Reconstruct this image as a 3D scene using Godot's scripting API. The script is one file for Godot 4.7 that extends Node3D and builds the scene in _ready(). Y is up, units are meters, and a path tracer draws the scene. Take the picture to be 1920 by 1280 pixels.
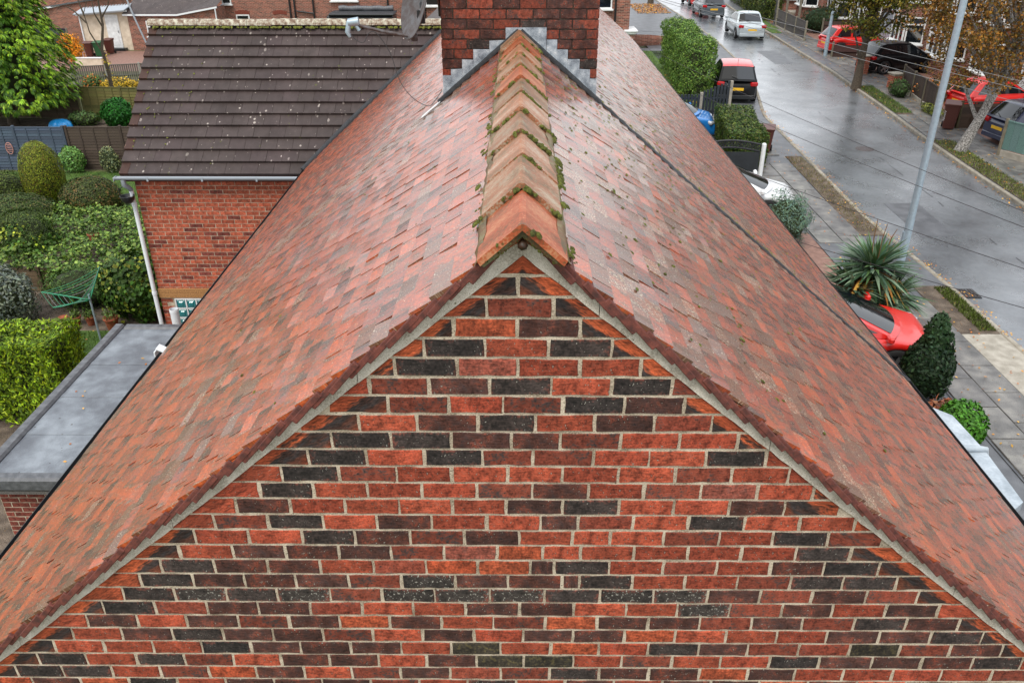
extends Node3D
# A tiled gable roof seen from above, with a rear wing, back gardens and a wet street beside it.
var rng := RandomNumberGenerator.new()
var M := {}
var brick_at := {}      # code -> cells of the brick atlas
var tile_at := {}       # code -> cells of the roof tile atlas
const BC := 6           # columns and rows of the brick atlas
const BR := 19
const RA := 6.332       # height of the roof planes at the ridge
const RT := 0.845       # their slope
const GL := -1.2        # the back gardens lie lower than the street
const CHZ := -4.46      # chimney face

# ---------------------------------------------------------------- mesh collector
class MB:
	var v := PackedVector3Array()
	var n := PackedVector3Array()
	var c := PackedColorArray()
	var u := PackedVector2Array()
	var col := Color(1, 1, 1)
	func put(p: Vector3, nn: Vector3, uv := Vector2.ZERO) -> void:
		v.append(p); n.append(nn); c.append(col); u.append(uv)
	func tri(a: Vector3, b: Vector3, d: Vector3, ua := Vector2.ZERO, ub := Vector2.ZERO, ud := Vector2.ZERO) -> void:
		var nn := (b - a).cross(d - a).normalized()
		put(a, nn, ua); put(d, nn, ud); put(b, nn, ub)
	func quad(a: Vector3, b: Vector3, d: Vector3, e: Vector3, ua := Vector2.ZERO, ub := Vector2.ZERO, ud := Vector2.ZERO, ue := Vector2.ZERO) -> void:
		tri(a, b, d, ua, ub, ud); tri(a, d, e, ua, ud, ue)
	func box(m: Vector3, s: Vector3, b := Basis.IDENTITY) -> void:
		var h := s * 0.5
		var p := []
		for i in 8:
			p.append(m + b * Vector3(h.x * (1 if i & 1 else -1), h.y * (1 if i & 2 else -1), h.z * (1 if i & 4 else -1)))
		quad(p[4], p[5], p[7], p[6]); quad(p[1], p[0], p[2], p[3]); quad(p[5], p[1], p[3], p[7])
		quad(p[0], p[4], p[6], p[2]); quad(p[6], p[7], p[3], p[2]); quad(p[0], p[1], p[5], p[4])
	# box with chamfered edges
	func cbox(m: Vector3, s: Vector3, ch: float, b := Basis.IDENTITY) -> void:
		var h := s * 0.5
		ch = min(ch, min(h.x, min(h.y, h.z)) * 0.9)
		var ax := [Vector3.RIGHT, Vector3.UP, Vector3.BACK]
		for k in 3:
			var i: Vector3 = ax[(k + 1) % 3]; var j: Vector3 = ax[(k + 2) % 3]; var w: Vector3 = ax[k]
			var hi: float = h[(k + 1) % 3] - ch; var hj: float = h[(k + 2) % 3] - ch; var hw: float = h[k]
			for sg in [1.0, -1.0]:
				var q := [w * hw * sg - i * hi - j * hj, w * hw * sg + i * hi - j * hj, w * hw * sg + i * hi + j * hj, w * hw * sg - i * hi + j * hj]
				if sg < 0: q.reverse()
				quad(m + b * q[0], m + b * q[1], m + b * q[2], m + b * q[3])
			for si in [1.0, -1.0]:
				for sj in [1.0, -1.0]:
					var a0: Vector3 = i * (hi + ch) * si + j * hj * sj; var a1: Vector3 = i * hi * si + j * (hj + ch) * sj
					var e: Vector3 = w * (hw - ch)
					if si * sj > 0: quad(m + b * (a0 - e), m + b * (a1 - e), m + b * (a1 + e), m + b * (a0 + e))
					else: quad(m + b * (a1 - e), m + b * (a0 - e), m + b * (a0 + e), m + b * (a1 + e))
		for sx in [1.0, -1.0]:
			for sy in [1.0, -1.0]:
				for sz in [1.0, -1.0]:
					var x := Vector3(h.x * sx, (h.y - ch) * sy, (h.z - ch) * sz); var y := Vector3((h.x - ch) * sx, h.y * sy, (h.z - ch) * sz); var z := Vector3((h.x - ch) * sx, (h.y - ch) * sy, h.z * sz)
					if sx * sy * sz > 0: tri(m + b * x, m + b * y, m + b * z)
					else: tri(m + b * y, m + b * x, m + b * z)
	# a sheet of points g[i][j], smooth; wrap joins the last column to the first
	func sheet(g: Array, wrap := false, uvs := Vector2.ONE) -> void:
		var r := g.size(); var k: int = g[0].size(); var nn := []
		for i in r:
			var row := []
			for j in k: row.append(Vector3.ZERO)
			nn.append(row)
		var jm := k if wrap else k - 1
		for i in r - 1:
			for j in jm:
				var j2 := (j + 1) % k
				var f: Vector3 = (g[i][j2] - g[i][j]).cross(g[i + 1][j2] - g[i][j]) + (g[i + 1][j2] - g[i][j]).cross(g[i + 1][j] - g[i][j])
				nn[i][j] += f; nn[i][j2] += f; nn[i + 1][j] += f; nn[i + 1][j2] += f
		for i in r - 1:
			for j in jm:
				var j2 := (j + 1) % k
				var q := [[i, j], [i + 1, j2], [i, j2], [i, j], [i + 1, j], [i + 1, j2]]
				for w in q:
					var jj: int = w[1]
					put(g[w[0]][jj], nn[w[0]][jj].normalized(), Vector2(float(jj) / k, float(w[0]) / r) * uvs)
	func tube(pts: Array, rad: Array, sides := 8, caps := true) -> void:
		var g := []
		var side := Vector3.ZERO
		for i in pts.size():
			var d: Vector3 = (pts[min(i + 1, pts.size() - 1)] - pts[max(i - 1, 0)]).normalized()
			if side == Vector3.ZERO: side = d.cross(Vector3.UP if absf(d.y) < 0.9 else Vector3.RIGHT).normalized()
			side = (side - d * side.dot(d)).normalized()
			var up := side.cross(d)
			var row := []
			for s in sides:
				var a := TAU * s / sides
				row.append(pts[i] + (side * cos(a) + up * sin(a)) * rad[min(i, rad.size() - 1)])
			g.append(row)
		sheet(g, true)
		if caps:
			for e in [0, g.size() - 1]:
				for s in sides:
					if e == 0: tri(pts[0], g[0][s], g[0][(s + 1) % sides])
					else: tri(pts[-1], g[e][(s + 1) % sides], g[e][s])
	# prof: (radius, height) from bottom to top, round the y axis of frame b at m
	func lathe(m: Vector3, prof: Array, sides := 16, b := Basis.IDENTITY) -> void:
		var g := []
		for p in prof:
			var row := []
			for s in sides:
				var a := -TAU * s / sides
				row.append(m + b * Vector3(cos(a) * p.x, p.y, sin(a) * p.x))
			g.append(row)
		sheet(g, true)
	# flat polygon (counter-clockwise in x,y) pushed back by depth
	func prism(poly: Array, depth: float, xf := Transform3D.IDENTITY, back := true) -> void:
		var ids := Geometry2D.triangulate_polygon(PackedVector2Array(poly))
		for i in range(0, ids.size(), 3):
			var a: Vector2 = poly[ids[i]]; var b: Vector2 = poly[ids[i + 1]]; var d: Vector2 = poly[ids[i + 2]]
			if (b - a).cross(d - a) < 0:
				var t := b; b = d; d = t
			tri(xf * Vector3(a.x, a.y, 0), xf * Vector3(b.x, b.y, 0), xf * Vector3(d.x, d.y, 0), a, b, d)
			if back: tri(xf * Vector3(a.x, a.y, -depth), xf * Vector3(d.x, d.y, -depth), xf * Vector3(b.x, b.y, -depth), a, d, b)
		for i in poly.size():
			var a: Vector2 = poly[i]; var b: Vector2 = poly[(i + 1) % poly.size()]
			quad(xf * Vector3(a.x, a.y, -depth), xf * Vector3(b.x, b.y, -depth), xf * Vector3(b.x, b.y, 0), xf * Vector3(a.x, a.y, 0), a, b, b, a)
	func leaf(p: Vector3, out: Vector3, along: Vector3, ln: float, wd: float) -> void:
		var s := along.cross(out).normalized() * wd * 0.5
		var tip := p + along * ln
		var mid := p + along * ln * 0.45 + out * ln * 0.08
		var nn := out.normalized()
		put(p, nn); put(mid - s, nn); put(tip, nn)
		put(p, nn); put(tip, nn); put(mid + s, nn)
	func mesh(m: Material) -> ArrayMesh:
		var a := []
		a.resize(Mesh.ARRAY_MAX)
		a[Mesh.ARRAY_VERTEX] = v; a[Mesh.ARRAY_NORMAL] = n; a[Mesh.ARRAY_COLOR] = c; a[Mesh.ARRAY_TEX_UV] = u
		var am := ArrayMesh.new()
		am.add_surface_from_arrays(Mesh.PRIMITIVE_TRIANGLES, a)
		am.surface_set_material(0, m)
		return am

# ---------------------------------------------------------------- nodes
var taken := {}
func numbered(called: String) -> String:
	taken[called] = taken.get(called, -1) + 1
	return called if taken[called] == 0 else "%s_%03d" % [called, taken[called]]
func thing(called: String, label: String, category: String, at := Vector3.ZERO, turn := 0.0, group := "") -> Node3D:
	var o := Node3D.new()
	o.name = numbered(called); add_child(o)
	o.position = at; o.rotation.y = turn
	o.set_meta("label", label); o.set_meta("category", category)
	if group: o.set_meta("group", group)
	return o
func part(called: String, mb, m, parent: Node, at := Vector3.ZERO, kind := "") -> MeshInstance3D:
	var o := MeshInstance3D.new()
	o.mesh = mb if mb is Mesh else mb.mesh(M[m] if m is String else m)
	o.name = called
	parent.add_child(o, true)
	o.position = at
	if kind: o.set_meta("kind", kind)
	return o
func struct(called: String, mb, m) -> MeshInstance3D:
	return part(numbered(called), mb, m, self, Vector3.ZERO, "structure")
func stuff(called: String, mb, m, label: String, category: String) -> MeshInstance3D:
	var o := part(numbered(called), mb, m, self, Vector3.ZERO, "stuff")
	o.set_meta("label", label); o.set_meta("category", category)
	return o
func rf(a: float, b: float) -> float: return rng.randf_range(a, b)
func pick(a): return a[rng.randi() % a.size()]
func lin(c: Color) -> Color: return c.srgb_to_linear()
func C(r: float, g: float, b: float) -> Color: return Color(r / 255.0, g / 255.0, b / 255.0)
func rdir() -> Vector3:
	var y := rf(-1, 1); var a := rf(0, TAU); var k := sqrt(1 - y * y)
	return Vector3(cos(a) * k, y, sin(a) * k)

# ---------------------------------------------------------------- computed textures
func nbytes(w: int, h: int, freq: float, oct: int, sd: int, seamless := true, type := FastNoiseLite.TYPE_SIMPLEX_SMOOTH) -> PackedByteArray:
	var f := FastNoiseLite.new()
	f.seed = sd; f.frequency = freq; f.noise_type = type
	f.fractal_type = FastNoiseLite.FRACTAL_FBM; f.fractal_octaves = oct
	var im: Image = f.get_seamless_image(w, h) if seamless else f.get_image(w, h)
	im.convert(Image.FORMAT_L8)
	return im.get_data()
# blend of noises [freq, octaves, seed, weight] through colour stops [[t, Color] ...]
func mottle(size: int, layers: Array, stops: Array, specks := []) -> ImageTexture:
	var lay := []
	for l in layers: lay.append([nbytes(size, size, l[0], l[1], l[2]), l[3]])
	var g := Gradient.new()
	g.offsets = PackedFloat32Array(stops.map(func(s): return s[0])); g.colors = PackedColorArray(stops.map(func(s): return s[1]))
	var lut := PackedByteArray()
	for i in 256:
		var cc := g.sample(i / 255.0)
		lut.append(int(cc.r * 255)); lut.append(int(cc.g * 255)); lut.append(int(cc.b * 255))
	var out := PackedByteArray()
	out.resize(size * size * 3)
	for i in size * size:
		var t := 0.0
		for l in lay: t += l[0][i] * l[1]
		var k := clampi(int(t), 0, 255) * 3
		out[i * 3] = lut[k]; out[i * 3 + 1] = lut[k + 1]; out[i * 3 + 2] = lut[k + 2]
	for s in specks:        # [count, max radius, Color]
		for q in s[0]:
			var cx := rng.randi() % size; var cy := rng.randi() % size; var r: float = s[1] * rf(0.3, 1.0) * rf(0.5, 1)
			var cl: Color = s[2]
			for y in range(-int(r) - 1, int(r) + 2):
				for x in range(-int(r) - 1, int(r) + 2):
					if x * x + y * y <= r * r * rf(0.5, 1.2):
						var k2 := (posmod(cy + y, size) * size + posmod(cx + x, size)) * 3
						out[k2] = int(cl.r * 255); out[k2 + 1] = int(cl.g * 255); out[k2 + 2] = int(cl.b * 255)
	var im := Image.create_from_data(size, size, false, Image.FORMAT_RGB8, out)
	im.generate_mipmaps()
	return ImageTexture.create_from_image(im)
func grey(size: int, layers: Array, lo: float, hi: float) -> ImageTexture:
	return mottle(size, layers, [[0.25, Color(lo, lo, lo)], [0.75, Color(hi, hi, hi)]])
func sm(called: String, c: Color, rough := 0.8, o := {}) -> StandardMaterial3D:
	var m := StandardMaterial3D.new()
	m.albedo_color = c; m.roughness = rough
	m.metallic_specular = o.get("spec", 0.5)
	m.metallic = o.get("metal", 0.0)
	m.vertex_color_use_as_albedo = o.get("vc", false)
	if o.has("tex"):
		m.albedo_texture = o.tex
		if o.has("size"):
			m.uv1_triplanar = true; m.uv1_world_triplanar = o.get("world", true)
			m.uv1_scale = Vector3.ONE / float(o.size)
	if o.has("bump"):
		m.heightmap_enabled = true; m.heightmap_texture = o.bump; m.heightmap_scale = o.get("deep", 0.5)
	if o.has("rtex"): m.roughness_texture = o.rtex
	if o.has("back"):
		m.backlight_enabled = true; m.backlight = o.back
	if o.has("coat"):
		m.clearcoat_enabled = true; m.clearcoat = o.coat; m.clearcoat_roughness = 0.06
	m.cull_mode = BaseMaterial3D.CULL_DISABLED if o.get("two", false) else BaseMaterial3D.CULL_BACK
	M[called] = m
	return m

func brick_atlas() -> void:
	var plan := [["r", 16], ["o", 6], ["m", 16], ["d", 16], ["k", 12], ["w", 8], ["p", 5], ["g", 5], ["c", 10], ["e", 12], ["f", 8]]
	var codes := []
	for p in plan:
		brick_at[p[0]] = []
		for i in p[1]:
			brick_at[p[0]].append(codes.size()); codes.append(p[0])
	var cw := 170; var ch := 48; var w := cw * BC; var h := ch * BR
	var n1 := nbytes(w, h, 0.013, 3, 5, false); var n2 := nbytes(w, h, 0.085, 4, 6, false); var n3 := nbytes(w, h, 0.035, 4, 8, false)
	var st := Image.create_from_data(w / 6, h, false, Image.FORMAT_L8, nbytes(w / 6, h, 0.16, 3, 7, false))
	st.resize(w, h, Image.INTERPOLATE_CUBIC)
	var n4 := st.get_data()
	var out := PackedByteArray(); out.resize(w * h * 3)
	var hgt := PackedByteArray(); hgt.resize(w * h)
	var base := {"r": [C(146, 66, 48), C(160, 78, 56)], "o": [C(160, 74, 48), C(166, 84, 56)], "m": [C(142, 68, 52), C(150, 78, 60)], "d": [C(98, 60, 51), C(88, 60, 54)], "k": [C(64, 55, 52), C(54, 50, 49)],
		"w": [C(62, 55, 52), C(54, 51, 49)], "p": [C(140, 74, 60), C(136, 78, 66)], "g": [C(60, 54, 46), C(56, 52, 45)], "c": [C(172, 86, 52), C(156, 74, 50)], "e": [C(168, 86, 64), C(174, 96, 72)], "f": [C(122, 62, 54), C(130, 70, 60)]}
	for cell in codes.size():
		var code: String = codes[cell]
		var x0 := (cell % BC) * cw; var y0 := (cell / BC) * ch
		var a: Color = base[code][0].lerp(base[code][1], rf(0, 1)); var b: Color = base[code][0].lerp(base[code][1], rf(0, 1))
		var tone := rf(0.88, 1.1)
		var shift := rf(-30, 30)
		var dark := C(54, 49, 49) if code != "d" else C(52, 42, 42)
		for y in ch:
			for x in cw:
				var i := (y0 + y) * w + x0 + x
				var q1 := n1[i] / 255.0; var q2 := n2[i] / 255.0; var q3 := n3[i] / 255.0; var q4 := n4[i] / 255.0
				var col := a.lerp(b, q3)
				var e: float = min(min(x, cw - x) / 26.0, min(y, ch - y) / 14.0)     # nearness of the arris
				var k := 0.0
				match code:
					"r", "e", "f": k = clampf((q3 * 0.6 + q2 * 0.4 - 0.62) * 2.2 + (q4 - 0.5) * 0.5, 0, 0.45)
					"o": k = clampf((q2 - 0.72) * 2.0, 0, 0.3)
					"p": k = clampf((q3 - 0.55) * 1.4, 0, 0.4)
					"m": k = clampf((q1 * 0.55 + q2 * 0.5 + q4 * 0.35 - 0.68 + shift * 0.002) * 3.2, 0, 0.92)
					"d":
						k = clampf((q3 * 0.7 + q2 * 0.5 - 0.48) * 2.0, 0, 0.85)
						var rd := clampf((q1 * 0.6 + q2 * 0.5 - 0.58) * 3.0 + (0.35 if e < 0.4 else 0.0) * q3, 0, 0.7)
						col = col.lerp(C(150, 70, 50), rd)
					"k", "w":
						var ed := clampf((0.55 - e + (q2 - 0.5) * 1.1 + (q1 - 0.5)) * 1.1, 0, 0.55)
						col = col.lerp(C(120, 60, 48), ed)
					"g": col = col.lerp(C(88, 80, 48), clampf((q3 * 0.6 + q2 * 0.6 - 0.64) * 3.0, 0, 0.6))
					"c":
						var u := float(x) / cw
						var edge := 0.24 + (q1 - 0.5) * 0.34 + (q2 - 0.5) * 0.16 + shift * 0.003
						k = clampf((u - edge) * 7.0, 0, 1) * clampf(0.93 + (q3 - 0.5) * 0.5, 0, 1) * clampf(1.0 - (u - 0.62 - (q1 - 0.5) * 0.5) * 2.2, 0.25, 1)
				col = col.lerp(dark, k)
				var g := tone * (1.0 + (q2 - 0.5) * 0.62 + (q4 - 0.5) * 0.4 + (q3 - 0.5) * 0.4 + (q1 - 0.5) * 0.45)
				if q2 > 0.76 and code != "k": g *= 0.6
				if code in ["w", "k", "d", "r"] and q2 < (0.27 if code == "w" else 0.17) and q1 > 0.4: col = C(168, 166, 156); g = 0.92
				out[i * 3] = clampi(int(col.r * g * 255), 0, 255); out[i * 3 + 1] = clampi(int(col.g * g * 255), 0, 255); out[i * 3 + 2] = clampi(int(col.b * g * 255), 0, 255)
				hgt[i] = clampi(int(90 + (q2 - 0.5) * 130 + (q4 - 0.5) * 90), 0, 255)
	var im := Image.create_from_data(w, h, false, Image.FORMAT_RGB8, out)
	im.generate_mipmaps()
	var hm := Image.create_from_data(w, h, false, Image.FORMAT_L8, hgt)
	hm.generate_mipmaps()
	sm("brick", Color(0.95, 0.94, 0.93), 0.82, {"tex": ImageTexture.create_from_image(im), "bump": ImageTexture.create_from_image(hm), "deep": 0.25, "spec": 0.35})

func tile_atlas() -> void:
	var plan := [["o", 16], ["p", 14], ["d", 12], ["g", 12], ["l", 10]]
	var codes := []
	for p in plan:
		tile_at[p[0]] = []
		for i in p[1]:
			tile_at[p[0]].append(codes.size()); codes.append(p[0])
	var cw := 128; var w := 1024
	var n1 := nbytes(w, w, 0.009, 3, 15, false); var n2 := nbytes(w, w, 0.07, 4, 16, false); var n3 := nbytes(w, w, 0.03, 4, 18, false)
	var n5 := nbytes(w, w, 0.16, 2, 19, false)
	var out := PackedByteArray(); out.resize(w * w * 3)
	var rg := PackedByteArray(); rg.resize(w * w)
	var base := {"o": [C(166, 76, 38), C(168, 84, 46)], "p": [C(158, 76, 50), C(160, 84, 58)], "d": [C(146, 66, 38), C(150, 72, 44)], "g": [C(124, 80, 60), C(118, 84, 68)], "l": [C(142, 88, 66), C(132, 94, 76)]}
	for cell in codes.size():
		var code: String = codes[cell]
		var x0 := (cell % 8) * cw; var y0 := (cell / 8) * cw
		var a: Color = base[code][0].lerp(base[code][1], rf(0, 1)); var b: Color = base[code][0].lerp(base[code][1], rf(0, 1))
		var tone := rf(0.92, 1.07)
		var ox := rf(0.0, 1.0)
		for y in cw:
			for x in cw:
				var i := (y0 + y) * w + x0 + x
				var q1 := n1[i] / 255.0; var q2 := n2[i] / 255.0; var q3 := n3[i] / 255.0; var q5 := n5[i] / 255.0
				var col := a.lerp(b, q3)
				var side := absf(float(x) / cw - ox)
				var k := clampf((q3 * 0.5 + q1 * 0.55 + q2 * 0.3 - 0.66) * 3.0, 0, 0.75)
				if code == "d": k = clampf((q3 * 0.5 + q2 * 0.35 + side * 0.5 - 0.5) * 3.0, 0, 0.9)
				if code == "g": k = clampf((q3 * 0.6 + q2 * 0.4 - 0.36) * 1.8, 0, 0.75)
				col = col.lerp(C(60, 51, 46) if code == "d" else C(80, 68, 60), k * 0.9)
				# lichen and dirt gather along the side joints
				var band := clampf((absf(float(x) / cw - 0.5) - 0.33 + (q3 - 0.5) * 0.34 + (q2 - 0.5) * 0.2) * 6.0, 0, 0.85)
				col = col.lerp(C(104, 84, 72), band * 0.85)
				var lim := 0.73
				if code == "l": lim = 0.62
				elif code == "g": lim = 0.7
				if x < 9 or x > 118: lim -= 0.16
				if q5 * 0.72 + q3 * 0.28 > lim: col = col.lerp(C(190, 186, 172), 0.8)
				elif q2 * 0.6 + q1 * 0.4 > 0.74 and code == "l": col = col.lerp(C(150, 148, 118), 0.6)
				var g := tone * (1.0 + (q2 - 0.5) * 0.5)
				if q5 < 0.24: g *= 0.62
				out[i * 3] = clampi(int(col.r * g * 255), 0, 255); out[i * 3 + 1] = clampi(int(col.g * g * 255), 0, 255); out[i * 3 + 2] = clampi(int(col.b * g * 255), 0, 255)
				rg[i] = clampi(int((0.62 + k * 0.1 + (q2 - 0.5) * 0.3) * 255), 0, 255)
	var im := Image.create_from_data(w, w, false, Image.FORMAT_RGB8, out)
	im.generate_mipmaps()
	var ri := Image.create_from_data(w, w, false, Image.FORMAT_L8, rg)
	ri.generate_mipmaps()
	sm("tile", Color(1, 1, 1), 1.0, {"tex": ImageTexture.create_from_image(im), "rtex": ImageTexture.create_from_image(ri), "spec": 0.35, "coat": 1.0})
	M.tile.clearcoat_roughness = 0.24
	M.tile.albedo_color = Color(0.97, 0.92, 0.86)

# far brickwork, too small to tell the bricks apart
func far_brick_texture() -> ImageTexture:
	var w := 384; var h := 512        # 8 bricks by 32 courses
	var im := Image.create(w, h, false, Image.FORMAT_RGB8)
	im.fill(C(176, 160, 142))
	for r in 32:
		for k in 9:
			var x := k * 48 - (24 if r % 2 else 0)
			var t := rf(0.72, 1.12)
			var cl: Color = pick([C(138, 76, 60), C(130, 70, 56), C(146, 84, 68), C(116, 64, 54)])
			im.fill_rect(Rect2i(x + 1, r * 16 + 1, 46, 13), Color(cl.r * t, cl.g * t, cl.b * t))
	im.generate_mipmaps()
	return ImageTexture.create_from_image(im)

func materials() -> void:
	brick_atlas()
	tile_atlas()
	var g1 := grey(512, [[0.01, 4, 31, 0.6], [0.09, 3, 32, 0.4]], 0.72, 1.0)
	var g2 := grey(512, [[0.05, 4, 33, 0.5], [0.3, 2, 34, 0.5]], 0.6, 1.0)
	var fine := grey(512, [[0.35, 3, 35, 1.0]], 0.0, 1.0)
	var lump := grey(512, [[0.04, 4, 36, 0.5], [0.2, 3, 37, 0.5]], 0.0, 1.0)
	sm("mortar", Color(1, 1, 1), 0.95, {"tex": mottle(512, [[0.012, 4, 41, 0.5], [0.2, 3, 42, 0.5]], [[0.2, C(122, 110, 92)], [0.45, C(170, 156, 136)], [0.75, C(200, 187, 166)]], [[220, 3.0, C(104, 98, 80)]]), "size": 0.9, "bump": lump, "deep": 0.3})
	sm("dark_mortar", Color(1, 1, 1), 0.95, {"tex": mottle(256, [[0.02, 4, 43, 0.5], [0.2, 3, 44, 0.5]], [[0.2, C(38, 33, 30)], [0.6, C(70, 60, 52)], [0.8, C(92, 88, 62)]]), "size": 0.5, "bump": lump, "deep": 0.6})
	sm("cement", Color(1, 1, 1), 0.9, {"tex": mottle(512, [[0.01, 4, 45, 0.5], [0.12, 3, 46, 0.5]], [[0.2, C(158, 148, 134)], [0.5, C(196, 188, 174)], [0.8, C(214, 206, 194)]], [[200, 2.0, C(96, 94, 84)], [20, 7.0, C(120, 116, 96)]]), "size": 0.8, "bump": fine, "deep": 0.25})
	sm("undercloak", Color(1, 1, 1), 0.75, {"tex": mottle(256, [[0.03, 4, 47, 0.6], [0.2, 3, 48, 0.4]], [[0.2, C(60, 36, 32)], [0.5, C(96, 50, 42)], [0.8, C(124, 66, 54)]]), "size": 0.4})
	sm("ridge_clay", Color(1, 1, 1), 0.55, {"tex": mottle(512, [[0.008, 4, 51, 0.6], [0.1, 3, 52, 0.4]], [[0.2, C(84, 82, 56)], [0.34, C(118, 98, 72)], [0.45, C(156, 94, 62)], [0.54, C(160, 114, 88)], [0.62, C(170, 152, 136)], [0.78, C(184, 176, 166)], [0.88, C(122, 122, 84)]], [[300, 3.0, C(206, 198, 178)], [120, 4.0, C(92, 94, 58)]]), "size": 0.8, "vc": true})
	sm("moss", Color(1, 1, 1), 1.0, {"tex": mottle(256, [[0.05, 3, 53, 0.5], [0.3, 2, 54, 0.5]], [[0.2, C(66, 68, 28)], [0.5, C(118, 124, 50)], [0.8, C(172, 178, 84)]]), "size": 0.12, "bump": fine, "deep": 0.6, "vc": true})
	sm("lead", Color(1, 1, 1), 0.5, {"tex": mottle(512, [[0.01, 4, 55, 0.6], [0.09, 3, 56, 0.4]], [[0.2, C(96, 104, 112)], [0.42, C(140, 150, 160)], [0.62, C(172, 182, 190)], [0.82, C(214, 218, 220)]]), "size": 0.5, "metal": 0.25})
	sm("bay_lead", Color(1, 1, 1), 0.42, {"tex": mottle(512, [[0.006, 4, 155, 0.7], [0.06, 3, 156, 0.3]], [[0.2, C(140, 150, 158)], [0.5, C(164, 174, 182)], [0.8, C(190, 198, 204)]], [[30, 4.0, C(150, 128, 104)]]), "size": 1.4, "metal": 0.15})
	sm("bitumen", Color(1, 1, 1), 0.55, {"tex": mottle(256, [[0.03, 4, 57, 0.5], [0.2, 3, 58, 0.5]], [[0.2, C(26, 27, 30)], [0.6, C(48, 50, 54)], [0.85, C(86, 88, 88)]]), "size": 0.4, "bump": lump, "deep": 0.8})
	sm("felt_under", C(40, 34, 32), 0.95)
	sm("black_plastic", C(30, 32, 34), 0.35)
	sm("white_plastic", C(222, 226, 230), 0.35)
	sm("grey_plastic", C(150, 158, 166), 0.4)
	sm("slate_tile", Color(1, 0.97, 0.97), 0.58, {"spec": 0.35, "tex": mottle(1024, [[0.004, 3, 61, 0.45], [0.02, 4, 62, 0.3], [0.2, 3, 63, 0.25]], [[0.25, C(54, 47, 45)], [0.5, C(66, 59, 57)], [0.72, C(78, 70, 68)]], [[70, 8.0, C(190, 186, 176)], [160, 3.5, C(176, 172, 162)], [700, 1.6, C(120, 114, 108)], [40, 8.0, C(86, 92, 46)]]), "size": 3.2, "vc": true})
	sm("lichen_ridge", Color(1, 1, 1), 0.9, {"tex": mottle(512, [[0.02, 4, 64, 0.6], [0.15, 3, 65, 0.4]], [[0.3, C(92, 72, 58)], [0.5, C(132, 112, 94)], [0.6, C(184, 182, 166)], [0.72, C(200, 199, 184)], [0.82, C(112, 116, 58)]]), "size": 1.0})
	sm("far_brick", Color(1, 1, 1), 0.9, {"tex": far_brick_texture(), "size": 1.0})
	M.far_brick.uv1_scale = Vector3(1.0 / 1.8, 1.0 / 2.4, 1.0 / 1.8)
	sm("render", Color(1, 1, 1), 0.9, {"tex": mottle(256, [[0.02, 4, 66, 0.7], [0.2, 2, 67, 0.3]], [[0.2, C(196, 180, 158)], [0.8, C(222, 208, 188)]]), "size": 2.0})
	sm("white_paint", Color(1, 1, 1), 0.5, {"tex": mottle(256, [[0.02, 4, 68, 0.8], [0.2, 2, 69, 0.2]], [[0.2, C(204, 206, 206)], [0.8, C(232, 234, 234)]]), "size": 1.5})
	sm("felt_roof", Color(1, 1, 1), 0.42, {"tex": mottle(1024, [[0.003, 4, 71, 0.5], [0.016, 4, 72, 0.35], [0.2, 3, 73, 0.15]], [[0.3, C(82, 86, 93)], [0.5, C(104, 110, 117)], [0.7, C(128, 135, 142)]], [[90, 4.0, C(60, 58, 56)], [300, 1.8, C(96, 96, 96)]]), "size": 4.2, "bump": lump, "deep": 0.2})
	sm("felt_edge", Color(1, 1, 1), 0.5, {"tex": mottle(512, [[0.02, 4, 74, 0.6], [0.2, 3, 75, 0.4]], [[0.2, C(62, 64, 68)], [0.8, C(104, 106, 110)]]), "size": 1.2})
	sm("asphalt", Color(1, 1, 1), 0.3, {"tex": mottle(1024, [[0.003, 4, 76, 0.5], [0.03, 4, 77, 0.2], [0.3, 3, 78, 0.3]], [[0.25, C(68, 72, 77)], [0.5, C(88, 93, 98)], [0.75, C(110, 115, 120)]]), "size": 7.0, "rtex": grey(512, [[0.008, 4, 79, 0.65], [0.1, 3, 80, 0.35]], 0.42, 1.0), "bump": fine, "deep": 0.06})
	M.asphalt.roughness = 0.5
	M.asphalt.metallic_specular = 0.75
	M.asphalt.clearcoat_enabled = true; M.asphalt.clearcoat = 0.9; M.asphalt.clearcoat_roughness = 0.22
	sm("tarmac", Color(1, 1, 1), 0.45, {"tex": mottle(512, [[0.01, 4, 81, 0.5], [0.3, 3, 82, 0.5]], [[0.25, C(74, 76, 80)], [0.75, C(104, 106, 110)]]), "size": 2.5})
	sm("slab", Color(1, 1, 1), 0.42, {"tex": mottle(512, [[0.008, 4, 83, 0.6], [0.2, 3, 84, 0.4]], [[0.2, C(74, 73, 72)], [0.5, C(108, 106, 103)], [0.8, C(138, 135, 128)]], [[300, 2.5, C(80, 74, 64)], [60, 5.0, C(92, 84, 68)]]), "size": 2.2, "vc": true})
	sm("concrete", Color(1, 1, 1), 0.75, {"tex": mottle(512, [[0.01, 4, 85, 0.6], [0.2, 3, 86, 0.4]], [[0.2, C(128, 122, 110)], [0.8, C(176, 170, 158)]]), "size": 1.6, "vc": true})
	sm("soil", Color(1, 1, 1), 0.95, {"tex": mottle(512, [[0.01, 4, 87, 0.5], [0.2, 3, 88, 0.5]], [[0.2, C(62, 52, 44)], [0.55, C(96, 84, 72)], [0.8, C(126, 112, 98)]], [[500, 2.0, C(140, 110, 60)]]), "size": 2.0, "bump": lump, "deep": 1.5})
	sm("ground", Color(1, 1, 1), 0.95, {"tex": mottle(512, [[0.006, 4, 89, 0.5], [0.2, 3, 90, 0.5]], [[0.2, C(60, 62, 34)], [0.5, C(84, 90, 48)], [0.8, C(112, 108, 66)]]), "size": 5.0})
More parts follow.
